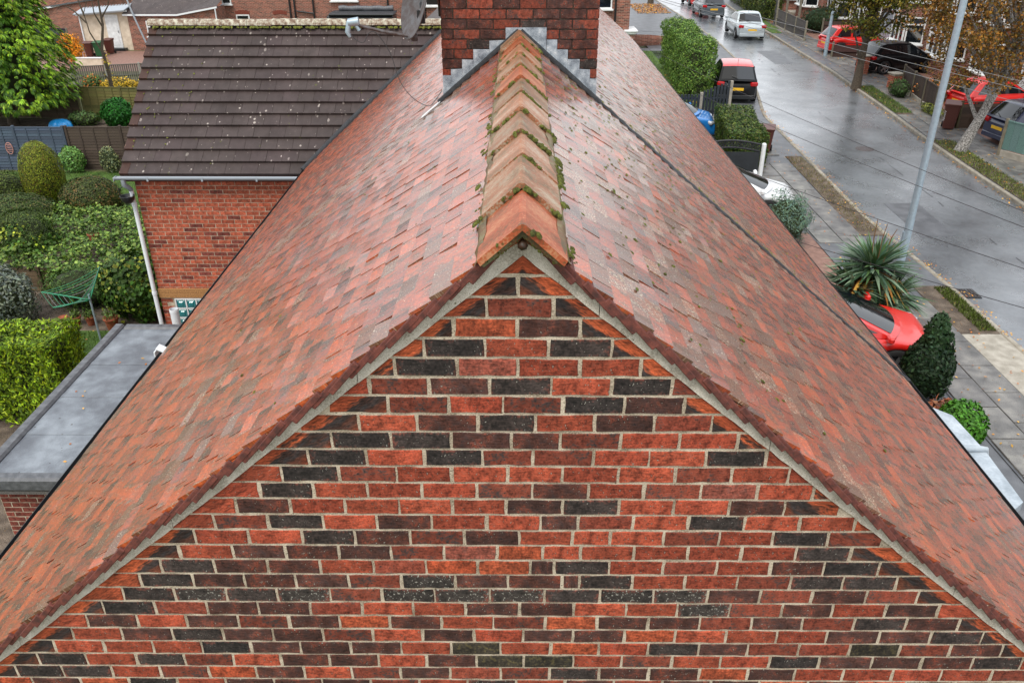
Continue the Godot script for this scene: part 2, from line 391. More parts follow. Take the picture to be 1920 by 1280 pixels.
	sm("lawn", Color(1, 1, 1), 0.9, {"tex": mottle(512, [[0.008, 4, 91, 0.4], [0.25, 3, 92, 0.6]], [[0.2, C(48, 70, 24)], [0.5, C(74, 104, 36)], [0.8, C(104, 130, 52)]], [[60, 2.5, C(176, 130, 50)]]), "size": 2.0, "bump": fine, "deep": 2.0})
	sm("wood", Color(1, 1, 1), 0.8, {"tex": g2, "size": 0.7, "vc": true, "bump": fine, "deep": 0.2})
	sm("paint", Color(1, 1, 1), 0.45, {"tex": g1, "size": 1.2, "vc": true})
	sm("leaf", Color(1, 1, 1), 0.55, {"vc": true, "back": Color(0.35, 0.4, 0.2), "two": true, "spec": 0.35})
	sm("litter", Color(1, 1, 1), 0.6, {"vc": true, "two": true})
	sm("twig", C(52, 46, 34), 0.95)
	sm("under_leaf", C(40, 48, 22), 1.0)  # dark colour of the light-stopping cores inside foliage
	sm("bark", Color(1, 1, 1), 0.95, {"tex": mottle(256, [[0.03, 4, 93, 0.5], [0.2, 3, 94, 0.5]], [[0.2, C(56, 48, 40)], [0.8, C(116, 104, 88)]]), "size": 0.6, "bump": lump, "deep": 1.5})
	sm("birch_bark", Color(1, 1, 1), 0.85, {"tex": mottle(256, [[0.05, 3, 95, 0.6], [0.2, 3, 96, 0.4]], [[0.38, C(52, 48, 44)], [0.5, C(150, 146, 140)], [0.75, C(212, 208, 202)]]), "size": 0.7, "bump": lump, "deep": 0.6})
	sm("glass", C(16, 20, 24), 0.06, {"spec": 0.8})
	sm("glass_block", C(40, 120, 124), 0.08, {"spec": 0.8})
	sm("tyre", C(28, 28, 29), 0.8)
	sm("alloy", C(150, 152, 156), 0.35, {"metal": 0.8})
	sm("tail_lamp", C(170, 20, 24), 0.15)
	sm("head_lamp", C(196, 202, 208), 0.1, {"metal": 0.3})
	sm("plate_yellow", C(226, 176, 30), 0.5)
	sm("terracotta", C(170, 92, 62), 0.8, {"tex": g1, "size": 0.4})
	sm("galvanised", Color(1, 1, 1), 0.42, {"tex": mottle(256, [[0.03, 3, 97, 0.4], [0.3, 2, 98, 0.6]], [[0.2, C(138, 156, 168)], [0.8, C(176, 192, 202)]]), "size": 0.8, "metal": 0.35})
	sm("rust_metal", Color(1, 1, 1), 0.6, {"tex": mottle(256, [[0.02, 4, 99, 0.6], [0.2, 3, 100, 0.4]], [[0.25, C(64, 46, 40)], [0.5, C(84, 78, 78)], [0.75, C(104, 106, 110)]]), "size": 0.4, "metal": 0.3})
	sm("cord", C(52, 52, 54), 0.6)
	sm("pale_cord", C(120, 122, 124), 0.6)
	sm("green_cord", C(40, 132, 96), 0.5)
	sm("blue_plastic", C(40, 140, 206), 0.3)
	sm("brick_red", C(152, 74, 56), 0.85, {"tex": g2, "size": 0.5})
	sm("block_paving", Color(1, 1, 1), 0.7, {"tex": mottle(512, [[0.02, 4, 101, 0.5], [0.2, 3, 102, 0.5]], [[0.2, C(110, 80, 70)], [0.8, C(150, 116, 102)]]), "size": 1.8})
	for cc in [["car_red", C(206, 30, 22)], ["car_black", C(14, 15, 18)], ["car_grey", C(78, 86, 92)], ["car_silver", C(172, 182, 186)], ["car_navy", C(20, 28, 62)], ["car_white", C(226, 228, 230)], ["car_blue", C(24, 116, 190)]]:
		sm(cc[0], cc[1], 0.4, {"coat": 0.35 if cc[0] == "car_black" else 0.8, "spec": 0.25 if cc[0] == "car_black" else 0.5, "metal": 0.25 if cc[0] in ["car_silver", "car_grey"] else 0.0})
	for cc in [["bin_brown", C(84, 44, 36)], ["bin_green", C(34, 88, 52)]]: sm(cc[0], cc[1], 0.45)
const EXPOSURE := 1.92
const GABLE := [   # the courses of the gable: a letter for each brick, the joints between them
	["c", []],
	["cc", [-0.014]],
	["cmc", [-0.129, 0.112]],
	["codc", [-0.249, -0.014, 0.215]],
	["ckrkc", [-0.363, -0.135, 0.100, 0.334]],
	["ckprrc", [-0.474, -0.241, -0.014, 0.219, 0.449]],
	["rmdkrkm", [-0.578, -0.352, -0.122, 0.113, 0.343, 0.572]],
	["okmrmkdc", [-0.746, -0.513, -0.280, -0.070, 0.161, 0.396, 0.626]],
	["okrdkrdmc", [-0.867, -0.631, -0.405, -0.169, 0.054, 0.286, 0.518, 0.743]],
	["okkkddmrrc", [-0.978, -0.748, -0.512, -0.275, -0.039, 0.153, 0.391, 0.623, 0.852]],
	["ckrkmmrrkr", [-0.849, -0.617, -0.387, -0.155, 0.049, 0.287, 0.512, 0.740, 0.977]],
	["rkmrrrrrmrr", [-0.967, -0.736, -0.503, -0.279, -0.054, 0.167, 0.394, 0.623, 0.850, 1.081]],
	["rkrrrmdrmprc", [-1.070, -0.851, -0.629, -0.404, -0.179, 0.047, 0.278, 0.503, 0.737, 0.967, 1.194]],
	["rdrrrrdkrrdko", [-1.179, -0.955, -0.729, -0.504, -0.284, -0.059, 0.175, 0.406, 0.632, 0.861, 1.090, 1.319]],
	["rmkrdrrdmrkrro", [-1.287, -1.060, -0.830, -0.603, -0.371, -0.142, 0.083, 0.241, 0.471, 0.702, 0.938, 1.168, 1.398]],
	["crrkdmdrrrmrkmr", [-1.382, -1.155, -0.927, -0.703, -0.468, -0.238, -0.005, 0.219, 0.378, 0.605, 0.839, 1.068, 1.301, 1.532]],
	["crdddmporrrrrkc", [-1.464, -1.236, -1.009, -0.781, -0.556, -0.327, -0.100, 0.096, 0.259, 0.486, 0.719, 0.945, 1.179, 1.410]],
	["ckddrmoodkrmrdkc", [-1.561, -1.328, -1.096, -0.869, -0.638, -0.408, -0.183, 0.044, 0.147, 0.385, 0.620, 0.851, 1.082, 1.313, 1.549]],
	["okdddmwdddkrrmkkc", [-1.669, -1.438, -1.211, -0.985, -0.752, -0.521, -0.285, -0.054, 0.183, 0.258, 0.490, 0.721, 0.951, 1.182, 1.411, 1.646]],
	["okwkwmwwwkwwdmdmc", [-1.765, -1.534, -1.304, -1.077, -0.843, -0.613, -0.378, -0.133, 0.108, 0.353, 0.591, 0.829, 1.061, 1.290, 1.528, 1.758]],
	["ckmddmrrddrrwmdrdr", [-1.872, -1.641, -1.407, -1.176, -0.939, -0.708, -0.478, -0.245, -0.003, 0.238, 0.474, 0.703, 0.937, 1.172, 1.397, 1.634, 1.867]],
	["rdrdmdodrmoddmdmkdc", [-1.965, -1.734, -1.511, -1.274, -1.046, -0.819, -0.588, -0.356, -0.121, 0.115, 0.347, 0.578, 0.811, 1.045, 1.275, 1.509, 1.743, 1.982]],
	["crdkddmrdrddorrrddkc", [-2.052, -1.824, -1.591, -1.360, -1.131, -0.901, -0.671, -0.445, -0.211, 0.013, 0.242, 0.476, 0.709, 0.941, 1.171, 1.401, 1.639, 1.873, 2.107]],
	["crrrkdddrgrorkdmmgmdd", [-2.154, -1.927, -1.701, -1.473, -1.245, -1.015, -0.783, -0.548, -0.316, -0.088, 0.143, 0.364, 0.592, 0.825, 1.052, 1.288, 1.522, 1.751, 1.983, 2.221]],
	["ckrkmrddrdggrmrrkdddkr", [-2.255, -2.029, -1.794, -1.568, -1.339, -1.116, -0.891, -0.660, -0.435, -0.204, 0.016, 0.250, 0.477, 0.710, 0.936, 1.165, 1.395, 1.640, 1.871, 2.106, 2.337]],
	["dkkrmodrmdmmkddodrrrrm", [-2.381, -2.162, -1.927, -1.698, -1.470, -1.245, -1.017, -0.793, -0.563, -0.328, -0.089, 0.140, 0.373, 0.608, 0.844, 1.074, 1.297, 1.524, 1.754, 1.982, 2.219]],
]

# ---------------------------------------------------------------- bricks
# a brick with an uneven outline: poly in metres, counter-clockwise, front face at z = 0
func brick_geo(mb: MB, poly: Array, cell: int, xf := Transform3D.IDENTITY, cut := 0, deep := 0.035, jit := 0.0024) -> void:
	var ring := []
	for i in poly.size():
		var a: Vector2 = poly[i]; var b: Vector2 = poly[(i + 1) % poly.size()]
		var k := clampi(int(a.distance_to(b) / 0.055) + 1, 1, 4)
		for s in k: ring.append(a.lerp(b, float(s) / k) + Vector2(rf(-jit, jit), rf(-jit, jit)))
	var lo := Vector2(1e9, 1e9); var hi := -lo; var cen := Vector2.ZERO
	for p in ring:
		lo = lo.min(p); hi = hi.max(p); cen += p / ring.size()
	var u0 := Vector2(float(cell % BC) / BC, float(cell / BC) / BR); var us := Vector2(1.0 / BC, 1.0 / BR)
	var uv := func(p: Vector2) -> Vector2:
		var q := Vector2((p.x - lo.x) / (hi.x - lo.x), 1.0 - (p.y - lo.y) / (hi.y - lo.y))
		if cut == -1: q.x = (p.x - lo.x - (p.y - lo.y) / RT) / 0.2
		elif cut == 1: q.x = (hi.x - p.x - (p.y - lo.y) / RT) / 0.2
		elif cut == 2: q.x = minf(p.x - lo.x, hi.x - p.x) / 0.2 - (p.y - lo.y) / RT / 0.2
		return u0 + us * (Vector2(0.03, 0.06) + Vector2(0.94, 0.88) * q.clamp(Vector2.ZERO, Vector2.ONE))
	var inn := []
	for p in ring: inn.append(p + (cen - p).normalized() * 0.003)
	var n := ring.size()
	var c3 := xf * Vector3(cen.x, cen.y, 0.0)
	for i in n:
		var j := (i + 1) % n
		var a: Vector2 = inn[i]; var b: Vector2 = inn[j]; var oa: Vector2 = ring[i]; var ob: Vector2 = ring[j]
		var A := xf * Vector3(a.x, a.y, 0); var B := xf * Vector3(b.x, b.y, 0)
		var OA := xf * Vector3(oa.x, oa.y, -0.004); var OB := xf * Vector3(ob.x, ob.y, -0.004)
		mb.tri(c3, A, B, uv.call(cen), uv.call(a), uv.call(b))
		mb.quad(OA, OB, B, A, uv.call(oa), uv.call(ob), uv.call(b), uv.call(a))
		mb.quad(xf * Vector3(oa.x, oa.y, -deep), xf * Vector3(ob.x, ob.y, -deep), OB, OA, uv.call(oa), uv.call(ob), uv.call(ob), uv.call(oa))
func rect(w: float, h: float) -> Array: return [Vector2(-w / 2, -h / 2), Vector2(w / 2, -h / 2), Vector2(w / 2, h / 2), Vector2(-w / 2, h / 2)]
var brick_meshes := {}
func brick_mesh(cell: int, w := 0.215, h := 0.071) -> ArrayMesh:
	var key := "%d %.3f %.3f" % [cell, w, h]
	if not brick_meshes.has(key):
		var mb := MB.new()
		brick_geo(mb, rect(w, h), cell)
		brick_meshes[key] = mb.mesh(M.brick)
	return brick_meshes[key]
func brick_node(parent: Node, cell: int, at: Vector3, sx := 1.0, w := 0.215, h := 0.071, turn := 0.0) -> MeshInstance3D:
	var o := part("brick", brick_mesh(cell, w, h), null, parent, at)
	o.scale.x = sx
	o.rotation.y = turn
	return o

func gable(house: Node3D) -> void:
	var top := RA - 0.118
	var back := MB.new()
	var zb := -0.004
	back.prism([Vector2(-3.25, GL), Vector2(3.72, GL), Vector2(3.72, top - 0.845 * 3.72), Vector2(0, top), Vector2(-3.25, top - 0.845 * 3.25)], 0.2, Transform3D(Basis.IDENTITY, Vector3(0, 0, zb)))
	var wall := part("gable_wall", back, "mortar", house)
	var rest := MB.new()
	var course := 0.0834
	var j0 := 6.123
	var single := 0
	for k in 46:
		var y1 := j0 - course * (k - 1) - 0.0062; var y0 := j0 - course * k + 0.0062
		var codes := ""; var xs := []
		if k < GABLE.size():
			codes = GABLE[k][0]; xs = GABLE[k][1].duplicate()
		else:
			var x := -3.25 + (0.115 if k % 2 else 0.0)
			while x < 3.72:
				xs.append(x); codes += pick(["r", "r", "d", "k", "m", "d", "o", "w"]); x += 0.231
			codes += "r"
		# the listed joints stop at the picture's edges: go on to the verge
		var reach: float = min((top - y0) / 0.845, 3.72)
		var lreach: float = -min((top - y0) / 0.845, 3.25)
		if k > 0:
			while xs[0] - 0.231 > lreach: xs.push_front(xs[0] - 0.231); codes = pick(["r", "d", "m", "k"]) + codes
			while xs[-1] + 0.231 < reach: xs.append(xs[-1] + 0.231); codes += pick(["r", "d", "m", "k"])
		xs.push_front(lreach - 0.05 if k < 27 else -3.25); xs.append(reach + 0.05 if k < 27 else 3.72)
		for i in xs.size() - 1:
			var a: float = xs[i] + 0.0062; var b: float = xs[i + 1] - 0.0062
			var jx := rf(-0.002, 0.002)
			a += jx; b += jx
			var yt: float = y1 + rf(-0.0015, 0.0015)
			var pl := PackedVector2Array([Vector2(a, y0), Vector2(b, y0), Vector2(b, yt), Vector2(a, yt)])
			var cl := Geometry2D.intersect_polygons(pl, PackedVector2Array([Vector2(-3.25, -2), Vector2(3.72, -2), Vector2(3.72, top - 0.01 - 0.845 * 3.72), Vector2(0, top - 0.01), Vector2(-3.25, top - 0.01 - 0.845 * 3.25)]))
			if cl.is_empty(): continue
			var p: PackedVector2Array = cl[0]
			if Geometry2D.is_polygon_clockwise(p): p.reverse()
			var area := 0.0
			for q in p.size(): area += p[q].cross(p[(q + 1) % p.size()]) * 0.5
			if area < 0.0012: continue
			var code: String = codes[i] if i < codes.length() else "r"
			var whole := absf(area - (b - a) * (yt - y0)) < 1e-5
			var z := rf(-0.0015, 0.002)
			var in_view := k < 26 and absf(a + b) * 0.5 < 2.62
			if whole and code == "c": code = "d"
			var cell: int = pick(brick_at[code])
			if whole and in_view:
				brick_node(wall, cell, Vector3((a + b) / 2, (y0 + yt) / 2, z), (b - a) / 0.215).rotation.z = rf(-0.008, 0.008)
				single += 1
			elif in_view:
				var cen := Vector2.ZERO
				for q in p: cen += q / p.size()
				var loc := []
				for q in p: loc.append(q - cen)
				var mb := MB.new()
				var side := 2 if k == 0 else (-1 if cen.x < 0 else 1)
				if code != "c" and code in ["k", "d"]: cell = pick(brick_at["c"])
				brick_geo(mb, loc, cell, Transform3D.IDENTITY, side)
				part("brick", mb, "brick", wall, Vector3(cen.x, cen.y, z))
				single += 1
			else:
				brick_geo(rest, Array(p), cell, Transform3D(Basis.IDENTITY, Vector3(0, 0, z)))
	part("lower_bricks", rest, "brick", wall, Vector3.ZERO, "stuff")
	print("gable bricks ", single)

# ---------------------------------------------------------------- clay tiles
var tile_meshes := {}
func tile_geo(mb: MB, xf: Transform3D, cell: int, w := 0.163, ln := 0.2, th := 0.013) -> void:
	var u0 := Vector2(cell % 8, cell / 8) / 8.0
	var g := []
	for r in 2:
		for q in 3:
			var x := w * (q - 1) * 0.5
			var zt := (0.0007 if q == 1 else 0.0) - (0.025 if r else 0.0)
			g.append([xf * Vector3(x, ln * r, zt), xf * Vector3(x, ln * r, zt - th), u0 + Vector2(0.01 + 0.105 * (q * 0.5), 0.115 - 0.105 * r)])
	for q in 2:
		mb.quad(g[q][0], g[q + 1][0], g[q + 4][0], g[q + 3][0], g[q][2], g[q + 1][2], g[q + 4][2], g[q + 3][2])
		mb.quad(g[q][1], g[q + 1][1], g[q + 1][0], g[q][0], g[q][2], g[q + 1][2], g[q + 1][2], g[q][2])
	mb.quad(g[3][1], g[0][1], g[0][0], g[3][0], g[4][2], g[1][2], g[1][2], g[4][2])
	mb.quad(g[2][1], g[5][1], g[5][0], g[2][0], g[1][2], g[4][2], g[4][2], g[1][2])
func tile_mesh(cell: int) -> ArrayMesh:
	if not tile_meshes.has(cell):
		var mb := MB.new()
		tile_geo(mb, Transform3D.IDENTITY, cell)
		tile_meshes[cell] = mb.mesh(M.tile)
	return tile_meshes[cell]

# one slope: side -1 looks to the gardens, +1 to the street; rows of tiles from z0 (near) to z1 (far)
func slope(parent: Node3D, side: int, z0: float, z1: float, eave: float, singles: int, lift := 0.0, valley := 0.0) -> void:
	var cs := 1.0 / sqrt(1 + RT * RT); var sn := RT * cs
	var up := Vector3(-side * cs, sn, 0); var nn := Vector3(side * sn, cs, 0); var rowdir := Vector3(0, 0, -side)
	var basis := Basis(rowdir, up, nn)
	var foot := Vector3(side * eave, RA - RT * eave, 0) + nn * lift
	var long := eave / cs
	var rows := int((long - 0.2) / 0.1) + 1
	var deck := MB.new()
	var ridge := foot + up * long
	var d0 := foot - nn * 0.035; var d1 := ridge - nn * 0.035
	var q := [Vector3(d0.x, d0.y, z0 + 0.0), Vector3(d0.x, d0.y, z1), Vector3(d1.x, d1.y, z1), Vector3(d1.x, d1.y, z0 + 0.0)]
	if side < 0: q.reverse()
	deck.quad(q[0], q[1], q[2], q[3])
	var roof := part("roof_slope", deck, "felt_under", parent)
	var wob := FastNoiseLite.new(); wob.seed = 3; wob.frequency = 0.7
	var pat := FastNoiseLite.new(); pat.seed = 12 + side; pat.frequency = 0.55; pat.fractal_octaves = 3
	var all := []
	var nz := int((z0 - z1) / 0.1655) + 2
	for r in rows:
		for k in nz:
			var z := z0 - 0.0825 - k * 0.1655 + (0.0825 if r % 2 else 0.0)
			if z < z1 - 0.05 or z > z0 + 0.09: continue
			var s := 0.02 + r * 0.1
			var w := 0.163
			if z > z0 - 0.02 and r % 2:       # half tile at the verge
				z = z0 - 0.041; w = 0.081
			var base := foot + up * s
			if valley != 0.0 and z < valley - (eave - absf(base.x)) - 0.02 and base.y < 5.32: continue
			var hgt := wob.get_noise_2d(z * 1.5, s * 1.5) * 0.007
			var p := base + nn * hgt + Vector3(0, 0, z + rf(-0.0015, 0.0015))
			var b := basis.rotated(nn, rf(-0.012, 0.012)).rotated(up, rf(-0.02, 0.02)).rotated(rowdir, rf(-0.03, 0.006) - (0.05 if rf(0, 1) < 0.07 else 0.0))
			var v := pat.get_noise_2d(z, s) * 0.6 + rf(-0.5, 0.5)
			var code := "o"
			if side < 0:
				code = "o" if v < 0.05 else ("d" if v < 0.36 else ("p" if v < 0.52 else "g"))
				if absf(z - CHZ + 0.02) < 0.12 + rf(0, 0.1) and s < 4.0: code = "l" if rf(0, 1) < 0.85 else "g"
				elif rf(0, 1) < 0.025: code = "l"
			else:
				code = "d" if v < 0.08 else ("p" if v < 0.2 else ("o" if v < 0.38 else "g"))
				if rf(0, 1) < clampf((s - 2.4) * 0.2 - z * 0.015, 0, 0.45): code = "l" if rf(0, 1) < 0.6 else "g"  # lichen tiles thicken up-slope and far off, partly painting in the wet sheen
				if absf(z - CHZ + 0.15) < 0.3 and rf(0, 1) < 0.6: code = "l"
			all.append([p, b, w, pick(tile_at[code]), (p - cam_at).length()])
	var order := all.duplicate()
	order = order.filter(func(t): return t[2] > 0.1 and absf(t[0].x) > 0.2)
	order.sort_custom(func(x, y): return x[4] < y[4])
	var cut: float = order[min(singles, order.size() - 1)][4]
	var rest := MB.new()
	var made := 0
	for t in all:
		if t[4] < cut and t[2] > 0.1:
			var o := part("tile", tile_mesh(t[3]), null, roof)
			o.transform = Transform3D(t[1], t[0])
			made += 1
		else: tile_geo(rest, Transform3D(t[1], t[0]), t[3], t[2], 0.2, 0.013 if t[0].z < -0.06 else 0.018)
	part("tiles", rest, "tile", roof, Vector3.ZERO, "stuff")
	print("tiles ", all.size(), " single ", made)

func moss_lump(mb: MB, p: Vector3, nn: Vector3, r: float, flat := 0.6) -> void:
	var x := nn.cross(Vector3(0.3, 0.2, 1)).normalized(); var y := nn.cross(x)
	var g := []
	var ph := rf(0, TAU)
	var t := rf(0.55, 1.15)
	mb.col = Color(t, t * rf(0.92, 1.05), t * 0.9)
	for i in 4:
		var row := []
		var a := i / 3.0 * PI * 0.5
		for s in 7:
			var th := -TAU * s / 7.0
			var k := r * cos(a) * (1 + 0.28 * sin(th * 2 + ph) + rf(-0.12, 0.12))
			row.append(p + (x * cos(th) + y * sin(th)) * k + nn * (r * flat * sin(a) * rf(0.85, 1.15) - 0.004))
		g.append(row)
	for i in 4: g[i].reverse()
	mb.sheet(g, true)
	mb.col = Color(1, 1, 1)
func roof_point(side: int, x: float, z: float, lift := 0.0) -> Vector3:
	var cs := 1.0 / sqrt(1 + RT * RT)
	return Vector3(side * x, RA - RT * x, z) + Vector3(side * RT * cs, cs, 0) * lift
func roof_normal(side: int) -> Vector3:
	var cs := 1.0 / sqrt(1 + RT * RT)
	return Vector3(side * RT * cs, cs, 0)

func ridge_tiles(house: Node3D, z_from: float, z_to: float, single: bool) -> void:
	var mb := MB.new()
	var z := z_from
	var i := 0
	var cols := [C(255, 190, 150), C(236, 230, 214), C(250, 244, 234), C(224, 222, 208), C(255, 250, 240), C(214, 212, 192), C(255, 196, 156), C(240, 236, 222), C(255, 240, 224)]
	while z > z_to:
		var ln := 0.42
		var w := rf(0.15, 0.158); var th := 0.02
		var poly := [Vector2(-w, -RT * w), Vector2(-w + 0.012, -RT * w - 0.02), Vector2(0, -th * 1.2), Vector2(w - 0.012, -RT * w - 0.02), Vector2(w, -RT * w), Vector2(0.012, -0.006), Vector2(0, -0.001), Vector2(-0.012, -0.006)]
		var m := mb if not single else MB.new()
		m.col = lin(cols[i % cols.size()])
		var b := Basis(Vector3.RIGHT, -rf(0.034, 0.052)).rotated(Vector3.UP, rf(-0.012, 0.012)).rotated(Vector3.BACK, rf(-0.012, 0.012))
		var at := Vector3(rf(-0.004, 0.004), RA + 0.028 + rf(-0.004, 0.006), z)
		var xf := Transform3D(b, Vector3.ZERO) if single else Transform3D(b, at)
		# the face is drawn a little back from sharp: two slices
		m.prism(poly, ln, xf)
		if single: part("ridge_tile", m, "ridge_clay", house, at)
		z -= ln + 0.005 + rf(-0.004, 0.004)
		i += 1
	if not single: part("ridge_tiles", mb, "ridge_clay", house, Vector3.ZERO, "stuff")

func lead_step(parent: Node3D, xa: float, xb: float, ytop: float) -> void:
	var mb := MB.new()
	var la := RA + 0.012 - RT * absf(xa); var lb := RA + 0.012 - RT * absf(xb)
	var poly := [Vector2(xa, la), Vector2(xb, lb), Vector2(xb - 0.001, ytop + rf(-0.004, 0.003)), Vector2(xa + 0.001, ytop + rf(-0.004, 0.003))]
	if xa * xb < 0: poly = [Vector2(xa, la), Vector2(0, RA - 0.045), Vector2(xb, lb), Vector2(xb, ytop), Vector2(xa, ytop)]
	var cen := Vector3((xa + xb) / 2, (la + ytop) / 2, CHZ + 0.008)
	var loc := []
	for p in poly: loc.append(p - Vector2(cen.x, cen.y))
	mb.prism(loc, 0.006, Transform3D(Basis(Vector3.UP, rf(-0.03, 0.03)).rotated(Vector3.RIGHT, rf(-0.02, 0.04)), Vector3.ZERO))
	part("lead_flashing", mb, "lead", parent, cen)

func chimney(house: Node3D) -> void:
	var core := MB.new()
	core.box(Vector3(0, 6.35, CHZ - 0.45), Vector3(1.276, 2.9, 0.886))
	var ch := part("chimney", core, "dark_mortar", house)
	var pat := [["dmdmdd", 0], ["dmmmddm", 1], ["ddmkdm", 0], ["dmdmmdm", 1], ["mkdmdd", 0], ["dmdmmdm", 1], ["ddddkk", 0], ["rmdmdmm", 1], ["mrmdrm", 0], ["rmdmdrm", 1]]
	var co := 0.0775
	var rest := MB.new()
	for r in range(-14, 10):
		var yt := 6.580 - co * r - 0.005; var h := co - 0.009
		var row: Array = pat[r] if r >= 0 else [pick(["mdrdmr", "rdkmrd", "ddrmrk"]) + pick(["d", "r"]), (r + 14) % 2]
		if r < 0: row[1] = posmod(r, 2)
		var edges := [-0.645]
		if row[1]:
			for q in 6: edges.append(-0.545 + q * 0.218)
		else:
			for q in 5: edges.append(-0.432 + q * 0.216)
		edges.append(0.645)
		for i in edges.size() - 1:
			var a: float = edges[i] + (0.0 if i == 0 else 0.0045); var b: float = edges[i + 1] - (0.0 if i == edges.size() - 2 else 0.0045)
			var nearx := minf(absf(a), absf(b)) if a * b > 0 else 0.0
			var farx := maxf(absf(a), absf(b))
			if yt < RA - RT * farx: continue
			var code: String = row[0][i % row[0].length()]
			brick_node(ch, pick(brick_at[code]), Vector3((a + b) / 2, yt - h / 2, CHZ + rf(-0.002, 0.002)), (b - a) / 0.22, 0.22, h)
		# the two flanks
		for sd in [-1, 1]:
			var z := CHZ - 0.004
			var kk := 0
			while z > CHZ - 0.88:
				var w := 0.1 if (kk == 0 and not row[1]) else 0.2135
				if z - w < CHZ - 0.9: w = z - CHZ + 0.9
				var t := Transform3D(Basis(Vector3.UP, sd * PI / 2), Vector3(sd * 0.645, yt - h / 2, z - w / 2 - 0.035 * int(kk == 0)))
				brick_geo(rest, rect(w - 0.007, h), pick(brick_at[pick(["r", "d", "m", "k"])]), t)
				z -= w
				kk += 1
	part("flank_bricks", rest, "brick", ch, Vector3.ZERO, "stuff")
	var cap := MB.new()
	for k in 2: cap.cbox(Vector3(0, 7.72 + k * 0.08, CHZ - 0.45), Vector3(1.36 + k * 0.07, 0.075, 0.98 + k * 0.07), 0.006)
	part("corbel", cap, "brick_red", ch)
	for x in [-0.3, 0.3]:
		var pot := MB.new()
		pot.lathe(Vector3.ZERO, [Vector2(0.13, 0), Vector2(0.11, 0.3), Vector2(0.13, 0.34), Vector2(0.13, 0.38), Vector2(0.1, 0.38), Vector2(0.09, 0.1)], 16)
		part("chimney_pot", pot, "terracotta", ch, Vector3(x, 7.83, CHZ - 0.45))
	# stepped lead and the black strip below it
	lead_step(ch, -0.115, 0.22, 6.362)
	var xr := [0.222, 0.31, 0.4, 0.5, 0.59, 0.648]
	for i in 5: lead_step(ch, xr[i], xr[i + 1], 6.269 - i * 0.0775)
	var xl := [-0.645, -0.575, -0.48, -0.385, -0.25, -0.117]
	for i in 5: lead_step(ch, xl[i], xl[i + 1], [6.036, 6.036, 6.113, 6.19, 6.262][i] - (0.05 if i == 0 else 0.0))
	for sd in [-1, 1]:
		var st := MB.new()
		var g := []
		for i in 15:
			var x := 0.0 + i * 0.68 / 14.0
			var row := []
			var wv := rf(-0.004, 0.004)
			for q in 5:
				var a := q / 4.0 * PI * 0.5
				row.append(roof_point(sd, x, CHZ + 0.014 + sin(a) * 0.024 + wv, 0.034 * cos(a) - 0.004 + rf(-0.002, 0.002)))
			if sd > 0: row.reverse()
			g.append(row)
		st.sheet(g)
		part("black_flashing", st, "bitumen", ch)

func verge(house: Node3D) -> void:
	var top := RA - 0.118
	for sd in [-1, 1]:
		# cement fillet in lengths with fine cracks between
		var cuts := [0.0, 0.62, 1.46, 2.3, 3.2] if sd < 0 else [0.0, 0.28, 0.98, 1.9, 2.8, 3.66]
		for i in cuts.size() - 1:
			var a: float = cuts[i]; var b: float = cuts[i + 1] - 0.003
			var mb := MB.new()
			var lower := []; var upper := []
			var n := int((b - a) / 0.05) + 1
			for q in n + 1:
				var x := lerpf(a, b, float(q) / n)
				lower.append(Vector2(sd * x, top - 0.006 - RT * x + rf(-0.004, 0.004)))
				upper.append(Vector2(sd * x, RA - 0.03 - RT * x))
			upper.reverse()
			var poly := lower + upper
			if sd < 0: poly.reverse()
			mb.prism(poly, 0.05, Transform3D(Basis.IDENTITY, Vector3(0, 0, 0.011)), false)
			part("verge_cement", mb, "cement", house)
		# the tile ends under the verge
		var cs := 1.0 / sqrt(1 + RT * RT)
		var eave := 3.475 if sd < 0 else 3.93
		var up := Vector3(-sd * cs, RT * cs, 0); var nn := roof_normal(sd)
		var um := MB.new()
		um.cbox(Vector3.ZERO, Vector3(0.11, 0.17, 0.026), 0.003)
		var mesh := um.mesh(M.undercloak)
		for r in int(eave / cs / 0.1) - 1:
			var p := Vector3(sd * eave, RA - RT * eave, 0) + up * (0.055 + r * 0.1) + nn * (-0.034 + rf(-0.003, 0.003)) + Vector3(0, 0, -0.004 + rf(-0.006, 0.006))
			var o := part("verge_tile", mesh, null, house)
			o.transform = Transform3D(Basis(Vector3(0, 0, -sd), up, nn).rotated(Vector3(0, 0, 1), sd * (-0.15 + rf(-0.03, 0.03))), p)

